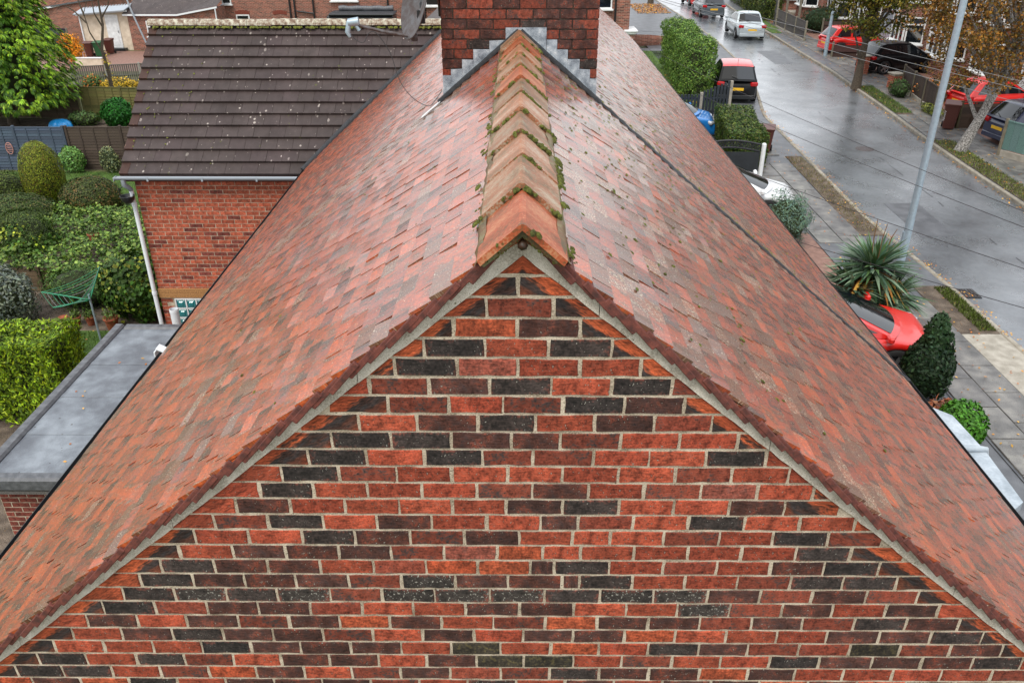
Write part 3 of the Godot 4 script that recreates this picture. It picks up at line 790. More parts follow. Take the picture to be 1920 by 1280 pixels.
func main_house() -> void:
	var h := thing("brick_house", "house in front with mottled brick gable and mossy clay tile roof", "house")
	gable(h)
	slope(h, -1, 0.042, CHZ - 0.02, 3.475, 150)
	slope(h, 1, 0.042, CHZ - 0.06, 3.93, 150)
	verge(h)
	ridge_tiles(h, 0.105, CHZ + 0.1, true)
	# mortar bed along both feet of the ridge and under its open end
	for sd in [-1, 1]:
		var mb := MB.new()
		mb.col = lin(C(170, 176, 130))
		var g := []
		for i in 60:
			var z := 0.09 - i * 0.0765
			var row := []
			for q in 4:
				var x := [0.122, 0.14, 0.153, 0.168][q] as float
				row.append(roof_point(sd, x + rf(-0.006, 0.006), z, [0.012, 0.014, 0.01, -0.006][q] + rf(-0.003, 0.004)))
			if sd > 0: row.reverse()
			g.append(row)
		mb.sheet(g)
		part("ridge_bedding", mb, "ridge_clay", h)
	var fill := MB.new()
	fill.col = lin(C(150, 160, 120))
	fill.prism([Vector2(-0.145, -0.158), Vector2(-0.13, -0.165), Vector2(0, -0.055), Vector2(0.13, -0.165), Vector2(0.145, -0.158), Vector2(0, -0.024)], 0.1, Transform3D(Basis.IDENTITY, Vector3(0, RA + 0.03, 0.094)), false)
	part("ridge_end_mortar", fill, "ridge_clay", h)
	var knob := MB.new()
	knob.col = lin(C(110, 96, 80))
	knob.lathe(Vector3.ZERO, [Vector2(0.0, -0.022), Vector2(0.015, -0.016), Vector2(0.019, 0.002), Vector2(0.012, 0.014), Vector2(0.0, 0.016)], 7, Basis(Vector3.RIGHT, PI / 2))
	part("mortar_knob", knob, "ridge_clay", h, Vector3(0.0, RA - 0.06, 0.082))
	chimney(h)
	# moss on the ridge, in the joints and dotted over the street slope
	var ms := MB.new()
	var clump := FastNoiseLite.new(); clump.seed = 77; clump.frequency = 0.6
	for i in 11:
		var zj := 0.105 - i * 0.425
		for q in 90:
			var x := rf(0.0, 0.155) if rf(0, 1) < 0.72 else -rf(0.0, 0.155)
			var dens := 1.0 if i > 0 else 0.35
			if x < 0 and not (i in [2, 3, 5, 6, 8]): dens *= 0.35
			if rf(0, 1) > dens * (0.9 if i in [1, 3, 4, 5, 6, 7] else 0.5): continue
			if clump.get_noise_2d(x * 14.0, zj * 3.0) < -0.02: continue
			var sd := 1 if x > 0 else -1
			moss_lump(ms, roof_point(sd, absf(x), zj + rf(0.0, 0.03), 0.02 + rf(-0.006, 0.006)), (roof_normal(sd) + Vector3(0, 0, 0.6)).normalized(), rf(0.004, 0.014), 0.7)
	for i in 700:
		var sd := 1 if rf(0, 1) < 0.68 else -1
		var z := rf(-4.3, 0.06)
		if clump.get_noise_2d(z * 2.6, sd * 9.0) < 0.04: continue
		if sd < 0 and not (z > -0.3 or (z < -0.95 and z > -1.4) or rf(0, 1) < 0.3): continue
		moss_lump(ms, roof_point(sd, rf(0.148, 0.182), z, 0.008 + rf(0, 0.008)), roof_normal(sd), pow(rf(0.2, 1), 2) * 0.018 + 0.003, 0.6)
	for i in 30:
		var x := rf(-0.14, 0.14)
		var sd := 1 if x > 0 else -1
		moss_lump(ms, Vector3(x, RA + 0.02 - RT * absf(x) - rf(0.02, 0.045), 0.092), Vector3(0, 0.3, 1).normalized(), rf(0.005, 0.012), 0.5)
	for i in 260:
		var x := 0.22 + absf(rng.randfn(0, 0.75)); var z := -0.1 - pow(rf(0, 1), 0.7) * 4.3
		if x > 3.4: continue
		moss_lump(ms, roof_point(1, x, z, 0.002), roof_normal(1), rf(0.004, 0.013), 0.5)
	for i in 26: moss_lump(ms, roof_point(-1, rf(0.3, 2.2), rf(-4, -0.1), 0.002), roof_normal(-1), rf(0.004, 0.011), 0.6)
	part("moss", ms, "moss", h, Vector3.ZERO, "stuff")
	# tarred joint to the next house, with moss above it
	var tj := MB.new()
	var g := []
	for i in 90:
		var x := 0.63 + i * 3.36 / 89.0
		var wd := 0.018 + (0.05 * maxf(0, 1 - absf(x - 1.35) / 0.6)) * rf(0.4, 1.0)
		var row := []
		for q in 5:
			var k := (q - 2) / 2.0
			row.append(roof_point(1, x, CHZ - 0.075 + 0.02 * sin(x * 5) * 0.4 - k * wd - (wd - 0.03) * 0.6 * -1, [-0.004, 0.01, 0.016, 0.01, -0.004][q] + rf(-0.004, 0.004)))
		g.append(row)
	tj.sheet(g)
	part("tarred_joint", tj, "bitumen", h)
	var m2 := MB.new()
	for i in 150:
		var x := 0.7 + pow(rf(0, 1), 1.1) * 2.3
		moss_lump(m2, roof_point(1, x, CHZ - 0.13 - rf(0, 0.16) * rf(0.2, 1), 0.004), roof_normal(1), rf(0.006, 0.022), 0.7)
	part("joint_moss", m2, "moss", h, Vector3.ZERO, "stuff")
	# pale run-off streak of lead below the chimney corner
	var pl := MB.new()
	pl.prism([Vector2(-0.05, -0.2), Vector2(0.02, -0.2), Vector2(0.05, 0.02), Vector2(-0.02, 0.02)], 0.004, Transform3D(Basis(Vector3(0, 0, 1), Vector3(0.764, 0.645, 0), roof_normal(-1)), roof_point(-1, 0.68, CHZ + 0.02, 0.012)))
	part("lead_soaker", pl, "white_paint", h)
	# walls, gutters, front bay roof
	for s in [[-3.25, 3.475, GL], [3.72, 3.93, -0.05]]:
		var sd := signf(s[0])
		var wm := MB.new()
		var hh: float = RA - RT * absf(s[0]) - 0.12
		wm.box(Vector3(s[0] - sd * 0.12, (hh + s[2]) / 2, CHZ / 2 - 0.11), Vector3(0.24, hh - s[2], -CHZ - 0.22))
		part("side_wall", wm, "far_brick", h)
		gutter(h, sd * (s[1] + 0.025), RA - RT * s[1] - 0.04, 0.03, CHZ - 0.01)
	var br := MB.new()
	var by := 2.33
	var plan := [Vector2(3.74, -5.25), Vector2(4.44, -5.22), Vector2(4.74, -4.9), Vector2(4.76, -4.25)]
	for hf in 2:
		var top_poly := []
		if hf == 0: top_poly = [Vector2(3.73, -5.22), Vector2(4.42, -5.2), Vector2(4.74, -4.86), Vector2(4.77, -4.22), Vector2(3.73, -4.22)]
		else: top_poly = [Vector2(3.73, -4.2), Vector2(4.77, -4.2), Vector2(4.72, -3.4), Vector2(4.44, -3.18), Vector2(3.73, -3.16)]
		var loc := []
		for p in top_poly: loc.append(Vector2(p.x, -p.y))
		br.prism(loc, 0.09, Transform3D(Basis(Vector3.RIGHT, Vector3(0, 0, -1), Vector3.UP).rotated(Vector3.RIGHT, 0.0), Vector3(0, by + 0.002 * hf, 0)))
	var bay := part("bay_roof", br, "bay_lead", h)
	var roll := MB.new()
	roll.tube([Vector3(3.8, by + 0.03, -4.21), Vector3(4.68, by + 0.03, -4.21), Vector3(4.77, by + 0.015, -4.21), Vector3(4.79, by - 0.06, -4.21)], [0.035, 0.035, 0.034, 0.03], 10)
	part("lead_roll", roll, "bay_lead", bay)
	var bw := MB.new()
	bw.prism([Vector2(3.73, 3.14), Vector2(4.36, 3.2), Vector2(4.64, 3.44), Vector2(4.68, 4.84), Vector2(4.36, 5.14), Vector2(3.73, 5.16)], by - 0.1, Transform3D(Basis(Vector3.RIGHT, Vector3(0, 0, -1), Vector3.UP), Vector3(0, by - 0.1, 0)))
	part("bay_wall", bw, "far_brick", h)

func gutter(parent: Node3D, x: float, y: float, z0: float, z1: float, m := "black_plastic") -> void:
	var mb := MB.new()
	var g := []
	for z in [z0, z1]:
		var row := []
		for q in 9:
			var a := PI + q / 8.0 * PI
			row.append(Vector3(x + cos(a) * 0.042, y + sin(a) * 0.045, z))
		for q in 9:
			var a := TAU - q / 8.0 * PI
			row.append(Vector3(x + cos(a) * 0.037, y + sin(a) * 0.04, z))
		g.append(row)
	mb.sheet(g, true)
	part("gutter", mb, m, parent)

func next_house() -> void:
	var h := thing("terraced_house", "next house along the terrace, its lichen-grey tile slope beyond the chimney", "house", Vector3.ZERO)
	slope(h, -1, CHZ - 0.03, -13.5, 3.475, 130, 0.004, -10.7)
	slope(h, 1, CHZ - 0.08, -27.0, 3.93, 160, 0.012)
	ridge_tiles(h, CHZ - 0.92, -26.8, false)
	for s in [[-3.25, 3.51, GL, -12.0], [3.72, 4.01, -0.05, -26.8]]:
		var sd := signf(s[0])
		var wm := MB.new()
		var hh: float = RA - RT * absf(s[0]) - 0.12
		wm.box(Vector3(s[0] - sd * 0.12, (hh + s[2]) / 2, (CHZ - 0.02 + s[3]) / 2), Vector3(0.24, hh - s[2], CHZ - 0.02 - s[3]))
		part("side_wall", wm, "far_brick", h)
	gutter(h, 3.955, RA - RT * 3.93 - 0.04, CHZ - 0.02, -26.95)
	gutter(h, -3.5, RA - RT * 3.475 - 0.04, CHZ - 0.02, -10.62)
	var gw := MB.new()
	gw.prism([Vector2(-3.72, -0.05), Vector2(3.25, GL), Vector2(3.25, RA - 0.1 - RT * 3.25), Vector2(0, RA - 0.1), Vector2(-3.72, RA - 0.1 - RT * 3.72)], 0.2, Transform3D(Basis(Vector3.UP, PI), Vector3(0, 0, -26.95)))
	part("gable_wall", gw, "far_brick", h)
	# left slope carries on behind the wing out of sight
	var bs := MB.new()
	bs.quad(Vector3(-3.51, RA - RT * 3.51 - 0.03, -13.5), Vector3(0, RA - 0.03, -13.5), Vector3(0, RA - 0.03, -26.9), Vector3(-3.51, RA - RT * 3.51 - 0.03, -26.9))
	part("rear_slope", bs, "slate_tile", h)
	var ms := MB.new()
	for i in 330:
		var x := 0.5 + pow(rf(0, 1), 1.4) * 3.2; var z := CHZ - 0.2 - pow(rf(0, 1), 1.5) * 9
		moss_lump(ms, roof_point(1, x, z, 0.014), roof_normal(1), rf(0.004, 0.015), 0.6)
	part("moss", ms, "moss", h, Vector3.ZERO, "stuff")

func dish() -> void:
	var at := Vector3(-0.645, 6.45, -4.7)
	var t := thing("satellite_dish", "rusty grey satellite dish on an arm bracketed to the chimney", "satellite dish", at)
	var n := Vector3(-0.88, 0.26, 0.38).normalized()
	var b := Basis(n.cross(Vector3.UP).normalized(), n, n.cross(n.cross(Vector3.UP)).normalized())
	var dc := Vector3(-0.2, 0.12, 0.30)
	var mb := MB.new()
	mb.lathe(dc, [Vector2(0.0, -0.055), Vector2(0.1, -0.048), Vector2(0.21, -0.024), Vector2(0.29, 0.0), Vector2(0.30, 0.004), Vector2(0.30, -0.004), Vector2(0.2, -0.034), Vector2(0.1, -0.058), Vector2(0.0, -0.065)], 28, b)
	part("reflector", mb, "rust_metal", t)
	var low := dc + b * Vector3(0, -0.01, 0) + Vector3(-0.02, -0.27, 0.02)
	var lnb := Vector3(-0.70, -0.05, 0.34)
	mb = MB.new()
	mb.tube([low, low.lerp(lnb, 0.5) + Vector3(0, -0.008, 0), lnb], [0.013], 8)
	mb.box(low, Vector3(0.05, 0.06, 0.04))
	part("arm", mb, "rust_metal", t)
	mb = MB.new()
	mb.tube([lnb + Vector3(-0.035, 0.01, 0), lnb + Vector3(0.05, 0.02, 0)], [0.03, 0.034], 12)
	mb.tube([lnb + Vector3(-0.03, 0.02, 0), lnb + Vector3(-0.045, -0.06, 0.005), lnb + Vector3(-0.03, -0.1, 0.005)], [0.02, 0.022, 0.012], 10)
	mb.tube([lnb + Vector3(0.02, 0.0, 0), lnb + Vector3(0.05, -0.05, 0)], [0.016], 8)
	part("receiver", mb, "galvanised", t)
	mb = MB.new()
	mb.tube([Vector3(-0.14, 0.04, 0.3), Vector3(-0.145, 0.1, 0.3), Vector3(-0.12, 0.135, 0.29), Vector3(-0.06, 0.14, 0.2), Vector3(-0.025, 0.12, 0.1), Vector3(-0.02, 0.05, 0.02), Vector3(-0.02, -0.03, 0.0)], [0.017], 8)
	mb.box(Vector3(-0.15, 0.0, 0.3), Vector3(0.06, 0.1, 0.06))
	mb.box(Vector3(-0.008, -0.02, 0.0), Vector3(0.012, 0.14, 0.07))
	part("bracket", mb, "black_plastic", t)
	var c := thing("dish_cable", "thin black cable drooping from the satellite dish onto the tiles", "cable", Vector3(-1.34, 6.35, -4.36))
	mb = MB.new()
	var pts := []
	var cv := Curve3D.new()
	for p in [Vector3(-1.375, 6.33, -4.36), Vector3(-1.33, 6.28, -4.36), Vector3(-1.27, 6.26, -4.36), Vector3(-1.22, 6.33, -4.36), Vector3(-1.16, 6.33, -4.36), Vector3(-1.06, 6.18, -4.36), Vector3(-0.99, 5.96, -4.34), Vector3(-0.9, 5.83, -4.34), Vector3(-0.8, 5.76, -4.36), Vector3(-0.74, 5.76, -4.38), Vector3(-0.65, 5.87, -4.42)]: cv.add_point(p - c.position)
	for i in cv.point_count:
		if i > 0 and i < cv.point_count - 1:
			var tg := (cv.get_point_position(i + 1) - cv.get_point_position(i - 1)) / 6.0
			cv.set_point_in(i, -tg); cv.set_point_out(i, tg)
	for p in cv.tessellate(4, 4): pts.append(p)
	mb.tube(pts, [0.003], 5)
	part("cable", mb, "cord", c)

# ---------------------------------------------------------------- the rear wing
func rear_wing() -> void:
	var h := thing("rear_wing", "two-storey red brick rear wing with dark concrete tile roof and white downpipe", "house wing")
	var zw := -10.7
	var core := MB.new()
	core.box(Vector3(-4.75, (3.3 + GL) / 2, zw - 2.26), Vector3(3.38, 3.3 - GL, 4.5))
	var wall := part("front_wall", core, "mortar", h)
	var rest := MB.new()
	var n := 0
	for r in 60:
		var y := 3.215 - r * 0.075
		if y < GL + 0.04: break
		var x := -6.45 + (0.0 if r % 2 else -0.1125)
		while x < -3.2:
			var a := maxf(x, -6.45) + 0.005; var b := minf(x + 0.225, -3.2) - 0.005
			x += 0.225
			if b - a < 0.05: continue
			if r > 28 and r < 31 and b > -6.44 : continue      # timber beam
			if r > 30 and b > -6.19 and r < 42: continue       # glass block window
			var code := "e"
			if rf(0, 1) < 0.1: code = "f"
			var cell: int = pick(brick_at[code])
			var seen := y > 0.3 and a < -6.1 + (y - 0.44) * 0.918 + 0.1
			if seen and b - a > 0.2 and n < 300:
				brick_node(wall, cell, Vector3((a + b) / 2, y, zw - 0.006 + rf(-0.001, 0.001)), (b - a) / 0.215, 0.215, 0.065)
				n += 1
			else: brick_geo(rest, rect(b - a, 0.065), cell, Transform3D(Basis.IDENTITY, Vector3((a + b) / 2, y, zw - 0.006)))
	part("bricks", rest, "brick", wall, Vector3.ZERO, "stuff")
	print("wing bricks ", n)
	var sw := MB.new()
	sw.prism([Vector2(zw - 4.5, GL), Vector2(zw - 0.03, GL), Vector2(zw - 0.03, 3.2), Vector2(-12.96, 5.16), Vector2(zw - 4.5, 3.24)], 0.15, Transform3D(Basis(Vector3(0, 0, 1), Vector3.UP, Vector3(-1, 0, 0)), Vector3(-6.452, 0, 0)))
	part("side_wall", sw, "far_brick", h)
	var mb := MB.new()
	mb.col = lin(C(206, 150, 92))
	for q in 2: mb.cbox(Vector3(-5.2, 1.09 - q * 0.092, zw + 0.012), Vector3(2.5, 0.088, 0.03), 0.004)
	part("timber_beam", mb, "wood", h)
	# window of glass blocks
	var fr := MB.new()
	var bx := -6.16; var by := 0.92; var bs := 0.165
	for q in 5: fr.box(Vector3(bx + q * (bs + 0.022) - 0.011, by - 0.36, zw + 0.01), Vector3(0.022, 0.76, 0.05))
	for q in 5: fr.box(Vector3(bx + 0.363, by - q * (bs + 0.022) + 0.011, zw + 0.008), Vector3(0.75, 0.022, 0.05))
	var win := part("window", fr, "white_paint", h)
	var blk := MB.new()
	blk.cbox(Vector3.ZERO, Vector3(bs, bs, 0.05), 0.018)
	blk.cbox(Vector3(0, 0, 0.012), Vector3(bs * 0.62, bs * 0.62, 0.05), 0.02)
	var bm := blk.mesh(M.glass_block)
	for r in 4:
		for q in 4: part("glass_block", bm, null, win, Vector3(bx + bs / 2 + q * (bs + 0.022), by - bs / 2 - r * (bs + 0.022), zw + 0.004))
	mb = MB.new()
	mb.lathe(Vector3(0, 0, 0), [Vector2(0.075, 0), Vector2(0.075, 2.05), Vector2(0.08, 2.06), Vector2(0.08, 2.12), Vector2(0.066, 2.12), Vector2(0.066, 1.8), Vector2(0.0, 1.8)], 16)
	part("vent_pipe", mb, "white_plastic", h, Vector3(-6.06, GL, -10.3))
	# roof
	var e0 := Vector3(0, 3.27, -10.56); var e1 := Vector3(0, 5.31, -12.96)
	var up := (e1 - e0).normalized(); var nn := Vector3(0, -up.z, up.y)
	var long := (e1 - e0).length()
	var bas := Basis(Vector3.RIGHT, up, nn)
	var deck := MB.new()
	deck.quad(Vector3(-6.58, e0.y, e0.z) - nn * 0.05, Vector3(-0.9, e0.y, e0.z) - nn * 0.05, Vector3(-0.9, e1.y, e1.z) - nn * 0.05, Vector3(-6.58, e1.y, e1.z) - nn * 0.05)
	var roof := part("roof", deck, "felt_under", h)
	var back := MB.new()
	back.quad(Vector3(-0.9, 3.3, -15.4), Vector3(-6.6, 3.3, -15.4), Vector3(-6.6, 5.3, -12.96), Vector3(-0.9, 5.3, -12.96))
	part("rear_slope", back, "slate_tile", roof)
	var rows := 13
	var gauge := (long - 0.02) / rows
	var tw := 0.267
	var kinds := []
	for k in 6:
		var tm := MB.new()
		var t := [1.0, 0.93, 1.06, 0.88, 1.0, 1.1][k] as float
		tm.col = Color(t, t * [1.0, 0.98, 1.0, 1.0, 0.96, 1.0][k], t)
		tm.cbox(Vector3(0, 0.15, -0.025), Vector3(tw - 0.002, 0.3, 0.05), 0.003)
		kinds.append(tm.mesh(M.slate_tile))
	var vm := MB.new()
	vm.col = lin(C(250, 206, 186))
	vm.cbox(Vector3(0, 0.15, -0.025), Vector3(tw * 0.55, 0.3, 0.05), 0.003)
	var vmesh := vm.mesh(M.slate_tile)
	for r in rows:
		var base := e0 + up * (r * gauge) + nn * 0.02
		var xv := (base.y + 0.1 - RA) / RT
		var x := -6.6 + (0.0 if r % 2 else tw * 0.55)
		if r % 2 == 0:
			var o := part("tile", vmesh, null, roof)
			o.transform = Transform3D(bas.rotated(Vector3.RIGHT, -0.18), Vector3(-6.6 + tw * 0.275, base.y, base.z))
		while x < xv + 0.25:
			var o := part("tile", pick(kinds), null, roof)
			o.transform = Transform3D(bas.rotated(Vector3.RIGHT, -0.18 + rf(-0.008, 0.008)).rotated(nn, rf(-0.004, 0.004)), Vector3(x + tw / 2, base.y, base.z) + nn * rf(-0.002, 0.002))
			x += tw
	var ms := MB.new()
	for i in 60:
		var s := rf(0.2, long); var col := int(absf(rng.randfn(0, 3.0)))
		var x := -6.6 + (int(col) + (0.55 if int(s / gauge) % 2 == 0 else 0.0)) * tw + rf(-0.015, 0.015)
		if x < -6.55: continue
		moss_lump(ms, Vector3(x, 0, 0) + e0 + up * s + nn * 0.012, nn, rf(0.008, 0.016), 0.5)
	for i in 260: moss_lump(ms, Vector3(rf(-6.5, -1.3), e1.y - 0.05, e1.z + 0.13 + rf(-0.03, 0.03)), nn, rf(0.012, 0.03), 0.7)
	part("moss", ms, "moss", roof, Vector3.ZERO, "stuff")
	var rt := MB.new()
	var g := []
	for q in 11:
		var a := PI * q / 10.0
		var row := []
		for z in [0.0, 0.44]: row.append(Vector3(z, sin(a) * 0.095 - 0.02, cos(a) * 0.12))
		g.append(row)
	rt.sheet(g)
	rt.tri(Vector3(0, -0.02, 0.135), Vector3(0, 0.1, 0), Vector3(0, -0.02, -0.135))
	var rmesh := rt.mesh(M.lichen_ridge)
	M.lichen_ridge.cull_mode = BaseMaterial3D.CULL_DISABLED
	for i in 13:
		var o := part("ridge_tile", rmesh, null, roof, Vector3(-6.62 + i * 0.445, 5.31 + rf(-0.006, 0.006), -12.96))
		o.rotation.z = rf(-0.01, 0.01)
	mb = MB.new()
	var v0 := Vector3(-3.56, 3.33, -10.6); var v1 := Vector3(-1.24, 5.3, -12.96)
	mb.tube([v0, v0.lerp(v1, 0.3) + Vector3(0, 0.012, 0), v0.lerp(v1, 0.6), v1], [0.05, 0.055, 0.05, 0.05], 8)
	part("valley", mb, "bitumen", roof)
	# gutter and downpipe
	mb = MB.new()
	g = []
	for x in [-6.66, -3.56]:
		var row := []
		for q in 9:
			var a := PI + q / 8.0 * PI
			row.append(Vector3(x, 3.235 + sin(a) * 0.05, -10.5 + cos(a) * 0.055))
		for q in 9:
			var a := TAU - q / 8.0 * PI
			row.append(Vector3(x, 3.235 + sin(a) * 0.045, -10.5 + cos(a) * 0.05))
		g.append(row)
	mb.sheet(g, true)
	for x in [-6.66, -3.56]: mb.box(Vector3(x, 3.21, -10.5), Vector3(0.012, 0.06, 0.11))
	for x in [-6.1, -5.2, -4.3]: mb.box(Vector3(x, 3.215, -10.45), Vector3(0.03, 0.07, 0.014))
	mb.box(Vector3(-5.1, 3.235, -10.447), Vector3(3.1, 0.018, 0.012))
	part("gutter", mb, "grey_plastic", h)
	mb = MB.new()
	mb.col = lin(C(92, 46, 34))
	mb.box(Vector3(-5.0, 3.2, -10.6), Vector3(3.2, 0.13, 0.03))
	part("fascia", mb, "wood", h)
	mb = MB.new()
	mb.tube([Vector3(-6.53, 3.2, -10.5), Vector3(-6.53, 3.1, -10.5), Vector3(-6.5, 3.04, -10.57), Vector3(-6.49, 2.98, -10.62)], [0.04], 10)
	part("pipe_bend", mb, "grey_plastic", h)
	mb = MB.new()
	mb.tube([Vector3(-6.49, 3.0, -10.62), Vector3(-6.49, GL, -10.62)], [0.037], 12)
	for y in [2.75, 1.1, 0.0]: mb.tube([Vector3(-6.49, y, -10.62), Vector3(-6.49, y - 0.05, -10.62)], [0.044], 12)
	part("downpipe", mb, "white_plastic", h)
	mb = MB.new()
	mb.lathe(Vector3.ZERO, [Vector2(0.0, 0.0), Vector2(0.05, 0.01), Vector2(0.1, 0.06), Vector2(0.12, 0.14), Vector2(0.11, 0.14), Vector2(0.09, 0.07), Vector2(0.0, 0.03)], 16)
	mb.tube([Vector3(-0.11, 0.14, 0), Vector3(-0.12, 0.24, 0.0), Vector3(-0.04, 0.3, 0)], [0.008], 6)
	var bk := thing("hanging_basket", "empty black hanging basket on the white downpipe", "basket", Vector3(-6.52, 2.78, -10.5))
	part("bowl", mb, "black_plastic", bk)

func flat_garage() -> void:
	var h := thing("flat_roof_garage", "low brick outbuilding with worn grey felt flat roof beside the house", "outbuilding")
	var top := 1.2
	var x0 := -6.48; var x1 := -3.5; var z0 := -5.12; var z1 := -9.12
	var mb := MB.new()
	mb.box(Vector3((x0 + x1) / 2 + 0.06, top - 0.06, (z0 + z1) / 2), Vector3(x1 - x0 - 0.12, 0.12, z0 - z1 - 0.24))
	var rf_ := part("flat_roof", mb, "felt_roof", h)
	mb = MB.new()
	mb.cbox(Vector3(x0 + 0.05, top - 0.05, (z0 + z1) / 2), Vector3(0.16, 0.19, z0 - z1), 0.03)
	part("felt_kerb", mb, "felt_edge", rf_)
	mb = MB.new()
	mb.cbox(Vector3((x0 + x1) / 2 + 0.066, top - 0.075, z0 - 0.06), Vector3(x1 - x0 - 0.13, 0.19, 0.16), 0.03)
	part("felt_kerb", mb, "felt_edge", rf_)
	mb = MB.new()
	mb.cbox(Vector3((x0 + x1) / 2 + 0.066, top - 0.055, z1 + 0.06), Vector3(x1 - x0 - 0.13, 0.17, 0.16), 0.03)
	part("felt_kerb", mb, "felt_edge", rf_)
	for z in [-6.1, -7.0, -7.9]:
		mb = MB.new()
		mb.cbox(Vector3(-5.0, top + 0.003, z), Vector3(2.7, 0.008, 0.1), 0.003)
		part("felt_seam", mb, "felt_roof", rf_)
	mb = MB.new()
	mb.col = lin(C(120, 116, 112))
	mb.box(Vector3((x0 + x1) / 2, top - 0.2, z0 - 0.03), Vector3(x1 - x0, 0.05, 0.05))
	part("fascia", mb, "wood", h)
	mb = MB.new()
	mb.box(Vector3(-4.88, (top - 0.18 + GL) / 2, (z0 + z1) / 2 - 0.05), Vector3(3.02, top - 0.18 - GL, z0 - z1 - 0.26))
	var wall := part("wall", mb, "mortar", h)
	var zf := (z0 + z1) / 2 - 0.05 + (z0 - z1 - 0.26) / 2 + 0.003
	var rest := MB.new()
	for r in 28:
		var y := top - 0.23 - r * 0.075
		var x := -6.39 + (0.0 if r % 2 else -0.1125)
		while x < -3.5:
			var a := maxf(x, -6.39) + 0.005; var b := x + 0.22
			x += 0.225
			if b - a < 0.05: continue
			if r < 16 and a < -5.0 and b - a > 0.2: brick_node(wall, pick(brick_at["f"]), Vector3((a + b) / 2, y, zf), (b - a) / 0.215, 0.215, 0.065)
			else: brick_geo(rest, rect(b - a, 0.065), pick(brick_at["f"]), Transform3D(Basis.IDENTITY, Vector3((a + b) / 2, y, zf)))
	part("bricks", rest, "brick", wall, Vector3.ZERO, "stuff")
	mb = MB.new()
	mb.prism([Vector2(z1 + 0.1, GL), Vector2(z0 - 0.2, GL), Vector2(z0 - 0.2, top - 0.18), Vector2(z1 + 0.1, top - 0.18)], 0.02, Transform3D(Basis(Vector3(0, 0, 1), Vector3.UP, Vector3(-1, 0, 0)), Vector3(-6.4, 0, 0)))
	part("side_wall", mb, "far_brick", h)
	var db := MB.new()
	scatter_fallen(db, -6.2, -3.8, -9.0, -5.3, top + 0.002, 26, 0.04)
	for i in 40: moss_lump(db, Vector3(rf(-4.3, -3.7), top + 0.002, rf(-9.0, -8.3)), Vector3.UP, rf(0.01, 0.03), 0.4)
	part("debris", db, "litter", rf_, Vector3.ZERO, "stuff")
	# bent white scrap of flashing where the slope drains onto the felt
	var s := thing("flashing_scrap", "small white bent outlet piece at the eaves above the felt roof", "flashing", Vector3(-3.54, 3.34, -4.45))
	mb = MB.new()
	mb.box(Vector3(0, 0.02, 0), Vector3(0.09, 0.012, 0.1), Basis(Vector3.BACK, -0.5))
	mb.box(Vector3(-0.06, -0.02, 0), Vector3(0.012, 0.05, 0.1))
	part("sheet", mb, "white_plastic", s)

# ---------------------------------------------------------------- plants
# leaves over a bumpy ellipsoid
func leaf_ball(mb: MB, m: Vector3, r: Vector3, count: int, size: float, cols: Array, o := {}) -> void:
	var nz := FastNoiseLite.new(); nz.seed = rng.randi() % 1000; nz.frequency = o.get("bump_freq", 1.6)
	var amp: float = o.get("bump", 0.14)
	for i in count:
		var d := rdir()
		if d.y < o.get("low", -0.8): continue
		var k: float = 1.0 + nz.get_noise_3dv(d * maxf(r.x, r.y) + m) * amp * 2.0 - pow(rf(0, 1), 2.0) * o.get("depth", 0.16)
		if o.get("box", false):
			var q := maxf(absf(d.x), maxf(absf(d.y), absf(d.z)))
			k *= lerpf(1.0, 1.0 / q, 0.75)
		var p: Vector3 = m + d * r * k
		var out := (d / r).normalized()
		out = (out + rdir() * o.get("loose", 0.6)).normalized()
		var al: Vector3 = rdir() + Vector3(0, float(o.get("rise", 0.3)), 0) + d * float(o.get("spray", 0.0))
		al = (al - out * al.dot(out)).normalized()
		var c: Color = pick(cols)
		var t := rf(0.75, 1.25)
		mb.col = Color(c.r * t, c.g * t, c.b * t)
		var s := size * rf(0.7, 1.3)
		mb.leaf(p, out, al, s, s * o.get("slim", 0.5))
func core_ball(m: Vector3, r: Vector3, k := 0.86) -> MB:
	var mb := MB.new()
	var prof := []
	for i in 9:
		var a := -PI / 2 + PI * i / 8.0
		prof.append(Vector2(cos(a), sin(a)))
	var g := []
	for p in prof:
		var row := []
		for s in 14:
			var a := -TAU * s / 14
			row.append(m + Vector3(cos(a) * p.x * r.x, p.y * r.y, sin(a) * p.x * r.z) * k)
		g.append(row)
	mb.sheet(g, true)
	return mb
var GREEN := []
func greens(base: Color, spread := 0.25) -> Array:
	var a := []
	for i in 8:
		var t := rf(1 - spread, 1 + spread)
		a.append(lin(Color(base.r * t * rf(0.92, 1.08), base.g * t, base.b * t * rf(0.85, 1.1))))
	return a
func bush(called: String, label: String, at: Vector3, r: Vector3, base: Color, count: int, size: float, o := {}) -> Node3D:
	var t := thing(called, label, o.get("category", "shrub"), at, 0.0, o.get("group", ""))
	var mid := Vector3(0, r.y * o.get("sit", 0.9), 0)
	part("dark_core", core_ball(mid, r, o.get("core", 0.84)), "under_leaf", t)  # solid dark ball added under the leaves to stop light
	var mb := MB.new()
	leaf_ball(mb, mid, r, count, size, greens(base, o.get("spread", 0.28)), o)
	if o.has("second"): leaf_ball(mb, mid, r * 1.02, int(count * o.get("share", 0.2)), size, greens(o.second, 0.25), o)
	part("foliage", mb, "leaf", t, Vector3.ZERO, "stuff")
	var st := MB.new()
	st.tube([Vector3(0, -0.02, 0), Vector3(0, r.y * 0.5, 0)], [0.05, 0.03], 7)
	part("stem", st, "bark", t)
	return t
